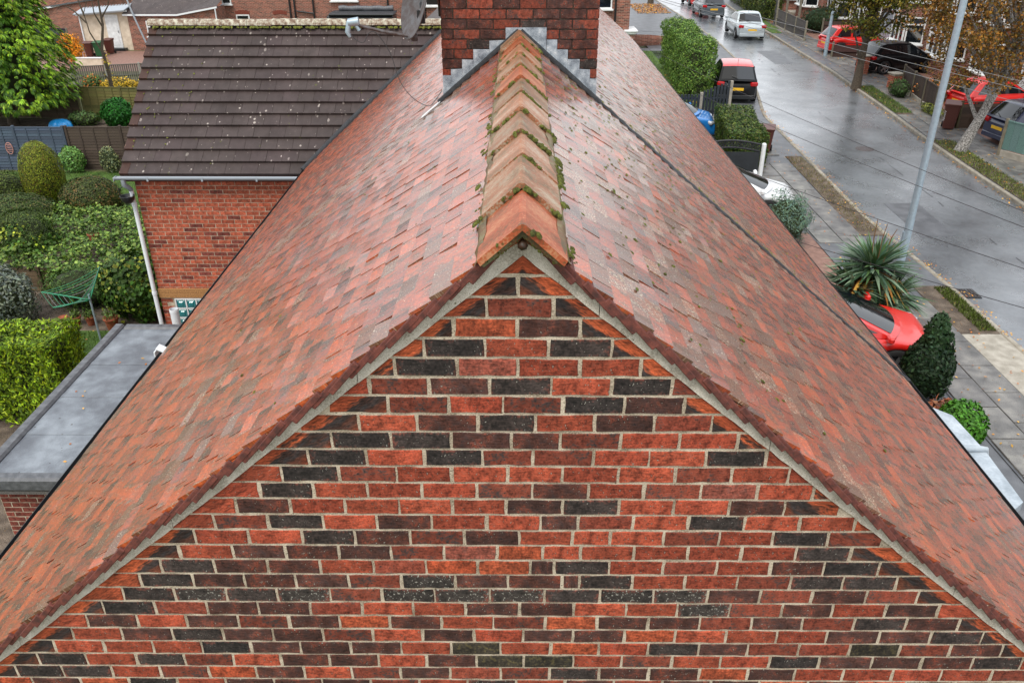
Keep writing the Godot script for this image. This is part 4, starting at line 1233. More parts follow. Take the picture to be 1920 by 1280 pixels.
# clipped hedge: leaves over a box (half sizes), at its base
func hedge(called: String, label: String, at: Vector3, half: Vector3, turn: float, base: Color, count: int, size: float, o := {}) -> Node3D:
	var t := thing(called, label, "hedge", at, turn, o.get("group", ""))
	var mb := MB.new()
	var bp: float = o.get("bump", 0.12)
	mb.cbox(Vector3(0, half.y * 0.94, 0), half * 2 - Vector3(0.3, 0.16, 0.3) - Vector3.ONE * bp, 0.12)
	part("dark_core", mb, "under_leaf", t)  # solid dark box added inside the hedge to stop light
	mb = MB.new()
	var cols := greens(base, 0.3); var top := greens(o.get("top", base), 0.25)
	var nz := FastNoiseLite.new(); nz.seed = rng.randi() % 999; nz.frequency = 1.3
	var a1 := half.x * half.z * 4; var a2 := half.x * half.y * 8; var a3 := half.z * half.y * 8
	for i in count:
		var q := rf(0, a1 + a2 + a3)
		var p: Vector3; var out: Vector3
		var on_top := q < a1
		if on_top: p = Vector3(rf(-1, 1) * half.x, half.y * 2, rf(-1, 1) * half.z); out = Vector3.UP
		elif q < a1 + a2:
			var s := 1.0 if rf(0, 1) < 0.6 else -1.0
			p = Vector3(rf(-1, 1) * half.x, rf(0, 2) * half.y, half.z * s); out = Vector3(0, 0, s)
		else:
			var s := 1.0 if rf(0, 1) < 0.5 else -1.0
			p = Vector3(half.x * s, rf(0, 2) * half.y, rf(-1, 1) * half.z); out = Vector3(s, 0, 0)
		var rel := p - Vector3(0, half.y, 0)
		var kk := (rel / half).abs()
		var rd := sqrt(maxf(0, kk.x * kk.x + kk.y * kk.y + kk.z * kk.z - 1.0))
		p -= rel.normalized() * rd * o.get("round", 0.09)
		p += out * (nz.get_noise_3dv(p + at) * o.get("bump", 0.12) - pow(rf(0, 1), 2) * 0.1)
		var c: Color = pick(top) if rf(0, 1) < float(o.get("mix", 0.3)) else pick(cols)
		var tt := rf(0.72, 1.25)
		mb.col = Color(c.r * tt, c.g * tt, c.b * tt)
		out = (out + rdir() * 0.65).normalized()
		var al: Vector3 = rdir() + Vector3(0, o.get("rise", 0.5), 0)
		al = (al - out * al.dot(out)).normalized()
		var s2 := size * rf(0.7, 1.3)
		mb.leaf(p, out, al, s2, s2 * o.get("slim", 0.45))
	part("foliage", mb, "leaf", t, Vector3.ZERO, "stuff")
	return t
func tree(called: String, label: String, at: Vector3, o: Dictionary) -> Node3D:
	var t := thing(called, label, "tree", at, 0.0, o.get("group", ""))
	var trunk := MB.new()
	var hh: float = o.height; var lean: Vector3 = o.get("lean", Vector3.ZERO)
	var pts := []; var rad := []
	for i in 7:
		var k := i / 6.0
		pts.append(Vector3(0, -0.03 + hh * 0.8 * k, 0) + lean * k + Vector3(sin(k * 5.0), 0, cos(k * 4.0)) * 0.06 * hh * 0.2 * k)
		rad.append(lerpf(o.girth, o.girth * 0.3, k) + (o.girth * 0.3 if i == 0 else 0.0))
	trunk.tube(pts, rad, 10)
	var tr := part("trunk", trunk, o.get("bark", "bark"), t)
	var leaves := MB.new()
	var cols: Array = greens(o.col, o.get("spread", 0.3))
	if o.has("col2"): cols += greens(o.col2, 0.25)
	var cr: Vector3 = o.crown; var cm: Vector3 = o.get("mid", Vector3(0, hh - cr.y, 0)) + lean * 0.8
	var limbs := 0
	for i in o.clumps:
		var d := rdir()
		var p := cm + d * cr * pow(rf(0.1, 1), 0.45)
		if p.y < o.get("bottom", 0.5): continue
		if limbs < o.get("limbs", 14) and i % 3 == 0:
			var lm := MB.new()
			var k := clampf((p.y / (hh * 0.8)) * 0.55, 0.2, 0.95)
			var s: Vector3 = pts[int(k * 6)]
			var md := s.lerp(p, 0.5) + Vector3(0, 0.12 * hh * 0.2, 0)
			lm.tube([s, md, p], [o.girth * 0.42, o.girth * 0.24, o.girth * 0.07], 6, false)
			part("limb", lm, o.get("bark", "bark"), t)
			limbs += 1
		var rr: float = o.get("clump", 0.5) * rf(0.6, 1.3)
		var tone := rf(0.7, 1.2)
		for q in o.leaves:
			var dd := rdir() * pow(rf(0, 1), 0.4)
			var lp := p + dd * Vector3(rr, rr * 0.75, rr)
			var c: Color = pick(cols)
			var tt := tone * rf(0.75, 1.25)
			leaves.col = Color(c.r * tt, c.g * tt, c.b * tt)
			var out := (rdir() + Vector3(0, 0.7, 0) + dd * 0.5).normalized()
			var al: Vector3 = rdir() + Vector3(0, o.get("droop", -0.3), 0)
			al = (al - out * al.dot(out)).normalized()
			var s2: float = o.leaf * rf(0.65, 1.35)
			leaves.leaf(lp, out, al, s2, s2 * o.get("slim", 0.55))
	part("crown", leaves, "leaf", t, Vector3.ZERO, "stuff")
	return t

# ---------------------------------------------------------------- fences, pots, bins
func lap_fence(called: String, label: String, a: Vector3, b: Vector3, hgt: float, col: Color, o := {}) -> Node3D:
	var d := b - a
	var len := d.length()
	var t := thing(called, label, "fence", a, atan2(-d.z, d.x), o.get("group", ""))
	var panels: int = maxi(1, roundi(len / o.get("panel", 1.83)))
	var pw := len / panels
	var upright: bool = o.get("upright", false)
	var kinds := []
	var bh: float = o.get("board", 0.11)
	var base: float = o.get("gravel", 0.0)
	var nb := int((hgt - base) / bh) if not upright else int((pw - 0.08) / bh)
	for k in 4:
		var mb := MB.new()
		var tn := rf(0.82, 1.15)
		mb.col = lin(Color(col.r * tn, col.g * tn * rf(0.97, 1.03), col.b * tn))
		if upright: mb.box(Vector3.ZERO, Vector3(bh * o.get("gap", 0.96), hgt - base - 0.03, 0.014))
		else: mb.box(Vector3.ZERO, Vector3(pw - 0.08, bh * 1.1, 0.012), Basis(Vector3.RIGHT, -0.22))
		kinds.append(mb.mesh(M.wood))
	var pm := MB.new()
	var pc: Color = o.get("post", col * 0.9)
	pm.col = lin(pc)
	pm.cbox(Vector3(0, (hgt + 0.06) / 2 - 0.02, 0), Vector3(0.09, hgt + 0.1, 0.09), 0.012)
	var pmesh := pm.mesh(M["concrete" if o.get("concrete", false) else "wood"])
	var bt := MB.new()
	bt.col = lin(col * 0.92)
	bt.box(Vector3.ZERO, Vector3(0.04, hgt - base - 0.02, 0.02))
	var bmesh := bt.mesh(M.wood)
	var rl := MB.new()
	rl.col = lin(col * 0.95)
	rl.box(Vector3.ZERO, Vector3(pw - 0.06, 0.035, 0.05))
	var rmesh := rl.mesh(M.wood)
	for p in panels + 1: part("post", pmesh, null, t, Vector3(p * pw, 0, 0))
	for p in panels:
		for i in nb:
			var at := Vector3((p + 0.5) * pw, base + (i + 0.5) * bh, rf(-0.003, 0.003))
			if upright: at = Vector3(p * pw + 0.05 + (i + 0.5) * bh, base + (hgt - base) / 2, 0.01 * (i % 2) * o.get("stagger", 0.0) + rf(-0.002, 0.002))
			part("board", pick(kinds), null, t, at)
		part("rail", rmesh, null, t, Vector3((p + 0.5) * pw, hgt - 0.005, 0))
		if not upright:
			for q in o.get("battens", 3): part("batten", bmesh, null, t, Vector3(p * pw + pw * (q + 1) / (o.get("battens", 3) + 1), base + (hgt - base) / 2, 0.018))
		else: part("rail", rmesh, null, t, Vector3((p + 0.5) * pw, base + (hgt - base) * 0.45, -0.03 + 0.06 * o.get("rail_front", 0.0)))
		if base > 0:
			var gm := MB.new()
			gm.cbox(Vector3.ZERO, Vector3(pw - 0.1, base - 0.01, 0.05), 0.006)
			part("gravel_board", gm, "concrete", t, Vector3((p + 0.5) * pw, base / 2 - 0.01, 0))
	return t
func bin(label: String, at: Vector3, turn: float, m: String, s := 1.0) -> Node3D:
	var t := thing("wheelie_bin", label, "bin", at, turn, "wheelie bins")
	var g := []
	for k in [[0.06, 0.20, 0.24], [0.5, 0.24, 0.29], [0.9, 0.275, 0.335], [0.92, 0.30, 0.36], [0.96, 0.30, 0.36]]:
		var row := []
		for q in [[-1, 0.8], [-0.8, 1], [0.8, 1], [1, 0.8], [1, -0.8], [0.8, -1], [-0.8, -1], [-1, -0.8]]: row.append(Vector3(q[0] * k[1], k[0], q[1] * k[2]) * s)
		g.append(row)
	var mb := MB.new()
	mb.sheet(g, true)
	mb.box(Vector3(0, 0.08, 0) * s, Vector3(0.38, 0.04, 0.44) * s)
	part("body", mb, m, t)
	mb = MB.new()
	mb.cbox(Vector3(0, 1.0, 0.01) * s, Vector3(0.60, 0.05, 0.74) * s, 0.02 * s, Basis(Vector3.RIGHT, 0.06))
	part("lid", mb, m, t)
	mb = MB.new()
	mb.tube([Vector3(-0.25, 0.97, -0.4) * s, Vector3(0.25, 0.97, -0.4) * s], [0.018 * s], 8)
	part("handle", mb, m, t)
	for x in [-0.24, 0.24]:
		mb = MB.new()
		mb.lathe(Vector3.ZERO, [Vector2(0, -0.03), Vector2(0.09, -0.03), Vector2(0.1, -0.02), Vector2(0.1, 0.02), Vector2(0.09, 0.03), Vector2(0, 0.03)], 14, Basis(Vector3.BACK, PI / 2))
		part("wheel", mb, "tyre", t, Vector3(x * s, 0.1, -0.26 * s))
	return t
func pot(label: String, at: Vector3, r: float, plant := true) -> void:
	var t := thing("plant_pot", label, "pot", at, 0.0, "terracotta pots by the garden bush")
	var mb := MB.new()
	mb.lathe(Vector3.ZERO, [Vector2(0, 0), Vector2(r * 0.68, 0), Vector2(r * 0.92, r * 1.5), Vector2(r * 1.05, r * 1.5), Vector2(r * 1.05, r * 1.8), Vector2(r * 0.9, r * 1.8), Vector2(r * 0.85, r * 1.6), Vector2(0, r * 1.6)], 18)
	part("pot", mb, "terracotta", t)
	if plant:
		mb = MB.new()
		leaf_ball(mb, Vector3(0, r * 2.1, 0), Vector3(r, r * 0.9, r), 160, 0.07, greens(C(78, 96, 50), 0.4), {"depth": 0.7, "loose": 1.0})
		part("plant", mb, "leaf", t)
func sheet_on(called: String, m: String, pts: Array, y: float) -> void:
	var mb := MB.new()
	var loc := []
	for p in pts: loc.append(Vector2(p[0], -p[1]))
	if Geometry2D.is_polygon_clockwise(PackedVector2Array(loc)): loc.reverse()
	mb.prism(loc, 0.02, Transform3D(Basis(Vector3.RIGHT, Vector3(0, 0, -1), Vector3.UP), Vector3(0, y, 0)), false)
	struct(called, mb, m)
func scatter_grass(mb: MB, x0: float, x1: float, z0: float, z1: float, y: float, count: int, cols: Array, hgt := 0.06) -> void:
	for i in count:
		var p := Vector3(rf(x0, x1), y, rf(z0, z1))
		var c: Color = pick(cols)
		var t := rf(0.7, 1.3)
		mb.col = Color(c.r * t, c.g * t, c.b * t)
		var al := (Vector3(rf(-0.6, 0.6), 1, rf(-0.6, 0.6))).normalized()
		mb.leaf(p, Vector3(rf(-1, 1), 0.4, rf(-1, 1)).normalized(), al, hgt * rf(0.5, 1.4), 0.012)
func scatter_fallen(mb: MB, x0: float, x1: float, z0: float, z1: float, y: float, count: int, size := 0.06) -> void:
	for i in count:
		var c: Color = pick([C(206, 140, 40), C(190, 110, 36), C(222, 170, 62), C(160, 96, 44), C(140, 84, 50), C(214, 156, 50)])
		mb.col = lin(c * rf(0.7, 1.1))
		var al := Vector3(rf(-1, 1), rf(-0.1, 0.25), rf(-1, 1)).normalized()
		mb.leaf(Vector3(rf(x0, x1), y + rf(0.006, 0.02), rf(z0, z1)), Vector3(rf(-0.4, 0.4), 1, rf(-0.4, 0.4)).normalized(), al, size * rf(0.6, 1.4), size * 0.7)

# ---------------------------------------------------------------- the back gardens
func gardens() -> void:
	flat_garage()
	# one sheet of ground: low behind the houses, street level in front
	var gm := MB.new()
	var xs := [-420.0, -120.0, -60.0, -30.0, -12.0, -3.3, 3.6, 7.0, 30.0, 60.0, 120.0, 420.0]
	var zs := [300.0, 60.0, 20.0, 0.0, -20.0, -40.0, -60.0, -90.0, -150.0, -450.0]
	var g := []
	for z in zs:
		var row := []
		for x in xs: row.append(Vector3(x, (GL if x < -3.0 else -0.12) - 0.012, z))
		g.append(row)
	gm.sheet(g)
	for i in gm.n.size(): gm.n[i] = Vector3.UP if gm.n[i].y > 0 else -gm.n[i]
	struct("ground", gm, "ground")
	sheet_on("lawn", "lawn", [[-13.2, -10.9], [-7.4, -10.9], [-7.4, -13.5], [-13.2, -13.5]], GL)
	sheet_on("lawn", "lawn", [[-20, -21.2], [-8, -21.2], [-8, -25.5], [-20, -25.5]], GL)
	sheet_on("flower_bed", "soil", [[-20, -13.5], [-6.6, -13.5], [-6.6, -21.2], [-20, -21.2]], GL)
	sheet_on("flower_bed", "soil", [[-26, -25.8], [-7, -25.8], [-7, -33.2], [-26, -33.2]], GL)
	sheet_on("yard", "soil", [[-15, -5], [-6.5, -5], [-6.5, -10.9], [-15, -10.9]], GL)
	sheet_on("patio", "block_paving", [[-29, -44.4], [-20.5, -44.4], [-20.5, -51.2], [-29, -51.2]], GL)
	var gr := MB.new()
	scatter_grass(gr, -12.5, -7.6, -13.4, -11.0, GL, 9000, greens(C(76, 104, 38), 0.3), 0.06)
	scatter_grass(gr, -17, -11, -25.4, -21.6, GL, 5000, greens(C(84, 116, 40), 0.25), 0.07)
	stuff("grass", gr, "leaf", "short green lawn grass in the back garden", "grass")
	var fl := MB.new()
	scatter_fallen(fl, -11, -7.6, -13.4, -11, GL + 0.02, 60)
	scatter_fallen(fl, -20, -14, -33, -26, GL + 0.01, 260)
	stuff("fallen_leaves", fl, "litter", "fallen brown leaves strewn over the back gardens", "leaves")
	# clipped hedge in front
	var hd := hedge("conifer_hedge", "tall clipped bright green conifer hedge beside the felt roof", Vector3(-10.1, GL, -10.25), Vector3(2.1, 0.84, 0.56), 0.0, C(86, 112, 28), 26000, 0.09, {"top": C(136, 160, 34), "mix": 0.45, "slim": 0.32, "rise": 0.9, "bump": 0.16, "round": 0.12})
	# topiary
	bush("topiary", "tall yellow-green clipped oval topiary in front of blue-grey fence", Vector3(-14.5, GL, -21.7), Vector3(0.62, 1.08, 0.6), C(120, 128, 36), 16000, 0.05, {"sit": 0.93, "bump": 0.04, "depth": 0.05, "loose": 0.3, "slim": 0.4, "second": C(96, 66, 34), "share": 0.05, "category": "topiary", "group": "clipped garden domes"})
	bush("topiary", "round brownish-green clipped dome beside the oval topiary", Vector3(-12.6, GL, -20.6), Vector3(0.88, 0.72, 0.8), C(62, 74, 32), 14000, 0.06, {"sit": 0.82, "bump": 0.06, "depth": 0.1, "loose": 0.35, "second": C(96, 78, 42), "share": 0.15, "category": "topiary", "group": "clipped garden domes"})
	bush("topiary", "wide dark green clipped dome in front of the oval topiary", Vector3(-14.25, GL, -19.6), Vector3(1.15, 0.62, 0.85), C(58, 76, 32), 14000, 0.06, {"sit": 0.8, "bump": 0.08, "depth": 0.1, "loose": 0.35, "second": C(86, 84, 42), "share": 0.12, "category": "topiary", "group": "clipped garden domes"})
	bush("topiary", "low green clipped mound at the picture's edge under the fence", Vector3(-16.1, GL, -21.9), Vector3(0.95, 0.62, 0.7), C(74, 88, 36), 6000, 0.06, {"sit": 0.8, "category": "topiary", "group": "clipped garden domes"})
	var st := bush("topiary", "flat-topped green topiary drum overgrown with yellow ivy", Vector3(-12.6, GL, -17.2), Vector3(0.58, 0.72, 0.55), C(70, 88, 40), 8000, 0.05, {"sit": 0.98, "bump": 0.05, "box": true, "depth": 0.06, "slim": 0.4, "category": "topiary", "group": "clipped garden domes"})
	var iv := MB.new()
	leaf_ball(iv, Vector3(0, 0.55, 0), Vector3(0.64, 0.62, 0.62), 1500, 0.1, greens(C(66, 96, 36), 0.35), {"low": -0.7, "bump": 0.3, "slim": 0.9})
	leaf_ball(iv, Vector3(-0.1, 0.75, 0.1), Vector3(0.62, 0.5, 0.6), 380, 0.07, greens(C(150, 166, 54), 0.25), {"low": -0.6, "bump": 0.4, "slim": 0.9})
	part("ivy", iv, "leaf", st, Vector3.ZERO, "stuff")
	bush("silver_shrub", "silver-grey leafy shrub behind the bright conifer hedge", Vector3(-11.6, GL, -14.0), Vector3(0.75, 0.72, 0.6), C(116, 128, 118), 5200, 0.08, {"depth": 0.3, "bump": 0.25, "spread": 0.35})
	bush("garden_bush", "dark green leafy bush against the white downpipe", Vector3(-8.5, GL, -14.2), Vector3(0.85, 0.82, 0.7), C(56, 82, 30), 6500, 0.1, {"slim": 0.8, "depth": 0.22, "bump": 0.2, "second": C(110, 120, 44), "share": 0.12})
	bush("garden_bush", "feathery green bush behind the rotary clothes dryer", Vector3(-10.2, GL, -14.8), Vector3(0.85, 0.5, 0.6), C(70, 96, 44), 4200, 0.09, {"slim": 0.25, "depth": 0.3, "bump": 0.3})
	bush("laurel_bush", "glossy dark green laurel at the brown back fence", Vector3(-16.8, GL, -32.1), Vector3(0.62, 0.58, 0.55), C(34, 84, 28), 3000, 0.13, {"slim": 0.5})
	bush("climbing_shrub", "light green climbing shrub on the brown lap fence", Vector3(-15.5, GL, -25.4), Vector3(0.42, 0.5, 0.2), C(104, 136, 74), 1700, 0.08, {"slim": 0.7})
	bush("climbing_shrub", "pale grey-green shrub on the fence beside the tile verge", Vector3(-14.2, GL, -25.4), Vector3(0.36, 0.48, 0.2), C(132, 142, 104), 1300, 0.07, {"slim": 0.5, "depth": 0.5})
	bush("yellow_shrub", "bright yellow low shrub behind the back fence", Vector3(-19.3, GL, -38.2), Vector3(1.0, 0.42, 0.5), C(206, 166, 50), 3000, 0.09, {"depth": 0.3, "bump": 0.25})
	bush("rose_bush", "green bush with orange leaves beside the yellow shrub", Vector3(-20.7, GL, -38.4), Vector3(0.5, 0.5, 0.4), C(92, 116, 60), 1200, 0.1, {"depth": 0.5, "second": C(206, 120, 50), "share": 0.3})
	bush("autumn_shrub", "orange autumn shrub between conifer and bins", Vector3(-25.6, GL, -46.5), Vector3(0.7, 0.85, 0.5), C(206, 130, 30), 1500, 0.14, {"depth": 0.5, "bump": 0.4, "core": 0.5})
	bush("bedding_plant", "broad-leaved green plant at the felt roof's edge", Vector3(-7.9, GL, -11.6), Vector3(0.55, 0.26, 0.4), C(84, 112, 66), 420, 0.2, {"slim": 0.7, "depth": 0.5, "core": 0.4})
	bush("bedding_plant", "dark low plant bed behind the blue lid", Vector3(-18.3, GL, -32.2), Vector3(0.7, 0.3, 0.4), C(70, 90, 46), 900, 0.12, {"depth": 0.5})
	# raised bed of ivy behind timber boards
	var rb := thing("retaining_wall", "low brown timber board wall holding up the ivy bed", "wall", Vector3(-13.4, GL, -15.6))
	for r in 6:
		for q in 3:
			var mb := MB.new()
			var tn := rf(0.8, 1.15)
			mb.col = lin(C(124 * tn, 104 * tn, 76 * tn))
			mb.cbox(Vector3.ZERO, Vector3(1.78, 0.098, 0.04), 0.006)
			part("board", mb, "wood", rb, Vector3(0.9 + q * 1.8, 0.05 + r * 0.1, rf(-0.006, 0.006)))
	for q in 4:
		var mb := MB.new()
		mb.col = lin(C(96, 80, 58))
		mb.cbox(Vector3(0, 0.33, 0.05), Vector3(0.08, 0.68, 0.06), 0.008)
		part("post", mb, "wood", rb, Vector3(q * 1.8, 0, 0))
	sheet_on("raised_bed", "soil", [[-13.4, -15.62], [-6.9, -15.62], [-6.9, -20.0], [-13.4, -20.0]], GL + 0.55)
	var bedside := MB.new()
	bedside.box(Vector3(-10.15, GL + 0.26, -17.83), Vector3(6.4, 0.52, 4.32))
	struct("raised_bed_soil", bedside, "soil")
	var ivy := MB.new()
	var bz := FastNoiseLite.new(); bz.seed = 4; bz.frequency = 0.8
	var ic := greens(C(72, 104, 42), 0.35) + greens(C(112, 136, 60), 0.25)
	for i in 27000:
		var p := Vector3(rf(-13.4, -7.0), 0, rf(-20.2, -15.5))
		if i % 5 == 0: p.z = rf(-21.4, -19.6); p.x = rf(-16.5, -10.0)
		p.y = GL + (0.6 if p.z > -19.9 else 0.1) + maxf(0, bz.get_noise_2d(p.x, p.z)) * 0.5 + rf(-0.08, 0.08)
		if i % 6 == 0: p = Vector3(rf(-11.3, -7.0), GL + rf(0.0, 0.65), -15.5 + rf(0, 0.12))
		var c: Color = pick(ic)
		var t := rf(0.6, 1.3)
		ivy.col = Color(c.r * t, c.g * t, c.b * t)
		var out := (Vector3.UP + rdir() * 0.8).normalized()
		var al := rdir(); al = (al - out * al.dot(out)).normalized()
		var s := rf(0.05, 0.12)
		ivy.leaf(p, out, al, s, s * 0.85)
	stuff("ivy", ivy, "leaf", "ivy and ground cover spilling over the raised bed", "ivy")
	# fences
	lap_fence("garden_fence", "blue-grey painted lap fence behind the oval topiary", Vector3(-20.9, GL, -25.72), Vector3(-15.75, GL, -25.72), 1.5, C(88, 104, 124), {"board": 0.1})
	lap_fence("garden_fence", "weathered dark brown lap fence next to the blue-grey one", Vector3(-15.65, GL, -25.74), Vector3(-11.9, GL, -25.8), 1.5, C(92, 76, 64), {"board": 0.1})
	lap_fence("garden_fence", "brown panel fence with square battens behind the blue lid", Vector3(-24.6, GL, -33.7), Vector3(-18.95, GL, -33.35), 1.35, C(112, 92, 70), {"board": 0.12, "battens": 4, "post": C(140, 136, 92)})
	lap_fence("garden_fence", "mossy yellow-green end panel of the back fence", Vector3(-18.8, GL, -33.35), Vector3(-15.2, GL, -33.1), 1.35, C(128, 122, 66), {"board": 0.12, "battens": 4})
	lap_fence("picket_fence", "grey close-slatted fence by the yellow shrub", Vector3(-22.6, GL, -40.3), Vector3(-18.0, GL, -41.7), 0.95, C(128, 126, 118), {"upright": true, "board": 0.1, "gap": 0.72, "post": C(176, 176, 168), "rail_front": 1.0})
	lap_fence("dark_fence", "navy-black panel fence beside the cream annexe", Vector3(-31.4, GL, -51.6), Vector3(-27.6, GL, -50.4), 1.4, C(46, 52, 62), {"board": 0.35, "battens": 0, "concrete": true, "post": C(190, 186, 176)})
	# the big conifer
	conifer()
	# rotary dryer
	var rd := thing("rotary_dryer", "half-folded rotary clothes dryer with green lines on the lawn", "clothes dryer", Vector3(-8.45, GL, -11.95))
	var mb := MB.new()
	mb.tube([Vector3(0, -0.02, 0), Vector3(0, 1.62, 0)], [0.022, 0.02], 8)
	part("pole", mb, "galvanised", rd)
	var hub := Vector3(0, 1.5, 0)
	var ends := [Vector3(-0.98, 1.62, -0.1), Vector3(0.22, 2.1, -0.25), Vector3(-0.55, 1.5, 0.35), Vector3(0.05, 1.7, 0.4)]
	for e in ends:
		mb = MB.new()
		mb.tube([hub, e], [0.013], 6)
		part("arm", mb, "green_cord", rd)
	for q in 6:
		var k := 0.45 + q * 0.11
		for pr in [[0, 1], [1, 3], [3, 2], [2, 0]]:
			var a: Vector3 = hub.lerp(ends[pr[0]], k); var b: Vector3 = hub.lerp(ends[pr[1]], k)
			mb = MB.new()
			var pts := []
			for i in 9:
				var s := i / 8.0
				pts.append(a.lerp(b, s) + Vector3(0, -0.5 * a.distance_to(b) * 0.42 * s * (1 - s), 0))
			mb.tube(pts, [0.004], 4, false)
			part("line", mb, "green_cord" if (q + pr[0]) % 3 else "pale_cord", rd)
	pot("large terracotta pot nearest the dryer pole", Vector3(-9.05, GL, -13.6), 0.16)
	pot("terracotta pot second from the large one", Vector3(-9.62, GL, -13.8), 0.12)
	pot("terracotta pot third from the large one", Vector3(-9.95, GL, -13.78), 0.12)
	pot("small plain terracotta pot at the end of the row", Vector3(-10.25, GL, -13.82), 0.1, false)
	pot("terracotta pot tilted among the ivy of the raised bed", Vector3(-11.0, GL + 0.6, -17.3), 0.14)
	# blue shell lid
	var lid := thing("sandpit_lid", "bright blue scalloped plastic lid behind the blue-grey fence", "lid", Vector3(-19.1, GL, -31.7))
	mb = MB.new()
	var gg := []
	for i in 6:
		var a := i / 5.0 * PI * 0.5
		var row := []
		for s in 40:
			var th := -TAU * s / 40.0
			var k := 0.46 * cos(a) * (1 + 0.06 * cos(th * 10))
			row.append(Vector3(cos(th) * k, 0.1 + sin(a) * 0.26 + 0.02 * cos(th * 10) * cos(a), sin(th) * k * 0.8))
		gg.append(row)
	gg.push_front(gg[0].map(func(p): return Vector3(p.x * 1.04, 0.0, p.z * 1.04)))
	mb.sheet(gg, true)
	part("shell", mb, "blue_plastic", lid)
	# sapling
	var sp := thing("bare_sapling", "nearly bare young tree in front of the cream annexe", "tree", Vector3(-19.1, GL, -36.8))
	mb = MB.new()
	mb.tube([Vector3(0, -0.05, 0), Vector3(0.06, 1.2, 0), Vector3(-0.02, 2.3, 0), Vector3(0.28, 3.4, 0.0), Vector3(0.34, 5.6, 0)], [0.1, 0.085, 0.07, 0.055, 0.02], 8)
	part("trunk", mb, "bark", sp)
	for b in [[Vector3(-0.02, 2.2, 0), Vector3(-0.35, 3.1, 0.1), Vector3(-0.42, 3.9, 0.1), Vector3(-0.1, 4.6, 0)], [Vector3(-0.4, 3.5, 0.1), Vector3(-0.9, 4.0, 0), Vector3(-1.2, 4.2, 0)], [Vector3(0.25, 3.3, 0), Vector3(0.1, 3.9, 0.2), Vector3(0.12, 4.5, 0.2)], [Vector3(-0.42, 3.8, 0.1), Vector3(-0.6, 4.5, 0), Vector3(-0.5, 5.2, 0)], [Vector3(0.3, 3.7, 0), Vector3(0.7, 4.2, 0), Vector3(0.9, 4.8, 0)], [Vector3(0.05, 0.9, 0), Vector3(-0.14, 1.3, 0.1), Vector3(-0.16, 1.35, 0.1)]]:
		mb = MB.new()
		mb.tube(b, [0.04, 0.026, 0.018, 0.01], 6)
		part("branch", mb, "bark", sp)
	mb = MB.new()
	leaf_ball(mb, Vector3(0.1, 1.6, 0), Vector3(0.25, 0.7, 0.25), 60, 0.1, greens(C(190, 170, 60), 0.3), {"depth": 0.8})
	part("leaves", mb, "leaf", sp)
	var orn := thing("fence_ornament", "small pinkish oval wire ornament hung on the blue-grey fence", "ornament", Vector3(-17.75, -0.42, -25.66))
	mb = MB.new(); mb.col = lin(C(206, 150, 140))
	var ov := []
	for i in 17: ov.append(Vector3(cos(i * TAU / 16) * 0.12, sin(i * TAU / 16) * 0.2, 0))
	mb.tube(ov, [0.014], 6, false)
	for q in 5: mb.tube([Vector3(-0.1, -0.12 + q * 0.06, 0), Vector3(0, -0.1 + q * 0.06, 0.02), Vector3(0.1, -0.12 + q * 0.06, 0)], [0.01], 5)
	part("wire_oval", mb, "paint", orn)
	far_gardens()

func conifer() -> void:
	var t := thing("conifer_tree", "big bright green conifer at the fence, its sprays drooping", "tree", Vector3(-21.4, GL, -32.3))
	var mb := MB.new()
	mb.tube([Vector3(0, -0.05, 0), Vector3(0, 1.2, 0), Vector3(0.05, 7.2, 0)], [0.24, 0.18, 0.04], 9)
	part("trunk", mb, "bark", t)
	mb = MB.new()
	for k in 3:
		var prof := [Vector2(0.02, 0.95 + k * 2.0), Vector2(1.7 - k * 0.3, 1.3 + k * 2.0), Vector2(1.5 - k * 0.3, 2.4 + k * 2), Vector2(0.02, 3.6 + k * 2)]
		mb.lathe(Vector3.ZERO, prof, 12)
	part("inner_core", mb, "under_leaf", t)  # solid dark cones added to stop light inside the crown
	mb = MB.new()
	var cols := greens(C(66, 104, 26), 0.28); var tips := greens(C(122, 156, 40), 0.22)
	var nz := FastNoiseLite.new(); nz.seed = 9; nz.frequency = 0.55
	for i in 8200:
		var y := 0.75 + pow(rf(0, 1), 0.85) * 7.4
		var a := rf(0, TAU)
		var prof := 2.75 * sqrt(clampf((y - 0.5) * 1.6, 0, 1)) * (1.0 - pow(clampf((y - 1.2) / 9.0, 0, 1), 1.3))
		var bump := nz.get_noise_3d(cos(a) * 2.2, y, sin(a) * 2.2)
		var r := prof * (1.0 + bump * 0.38) * (1 - 0.28 * pow(rf(0, 1), 2))
		var d := Vector3(cos(a), 0, sin(a))
		var p := d * r + Vector3(0, y, 0)
		# a spray: a fan of flat twiglets drooping outwards
		var out := (d * 0.7 + Vector3(0, 0.75, 0) + rdir() * 0.25).normalized()
		var al := (d * 0.8 + Vector3(0, -0.45, 0) + rdir() * 0.3).normalized()
		al = (al - out * al.dot(out)).normalized()
		var sd := al.cross(out)
		var ln := rf(0.14, 0.29)
		var tone := rf(0.65, 1.2)
		for q in 7:
			var k := (q - 3) / 3.0
			var c: Color = pick(tips) if rf(0, 1) < 0.42 + bump * 0.8 else pick(cols)
			mb.col = Color(c.r * tone, c.g * tone, c.b * tone)
			var dir := (al * (1 - absf(k) * 0.45) + sd * k * 0.85 + Vector3(0, -0.12 * absf(k), 0)).normalized()
			mb.leaf(p + al * ln * 0.25 * (1 - absf(k)), (out + rdir() * 0.3).normalized(), dir, ln * (1.0 - 0.35 * absf(k)), ln * 0.24)
	part("crown", mb, "leaf", t, Vector3.ZERO, "stuff")

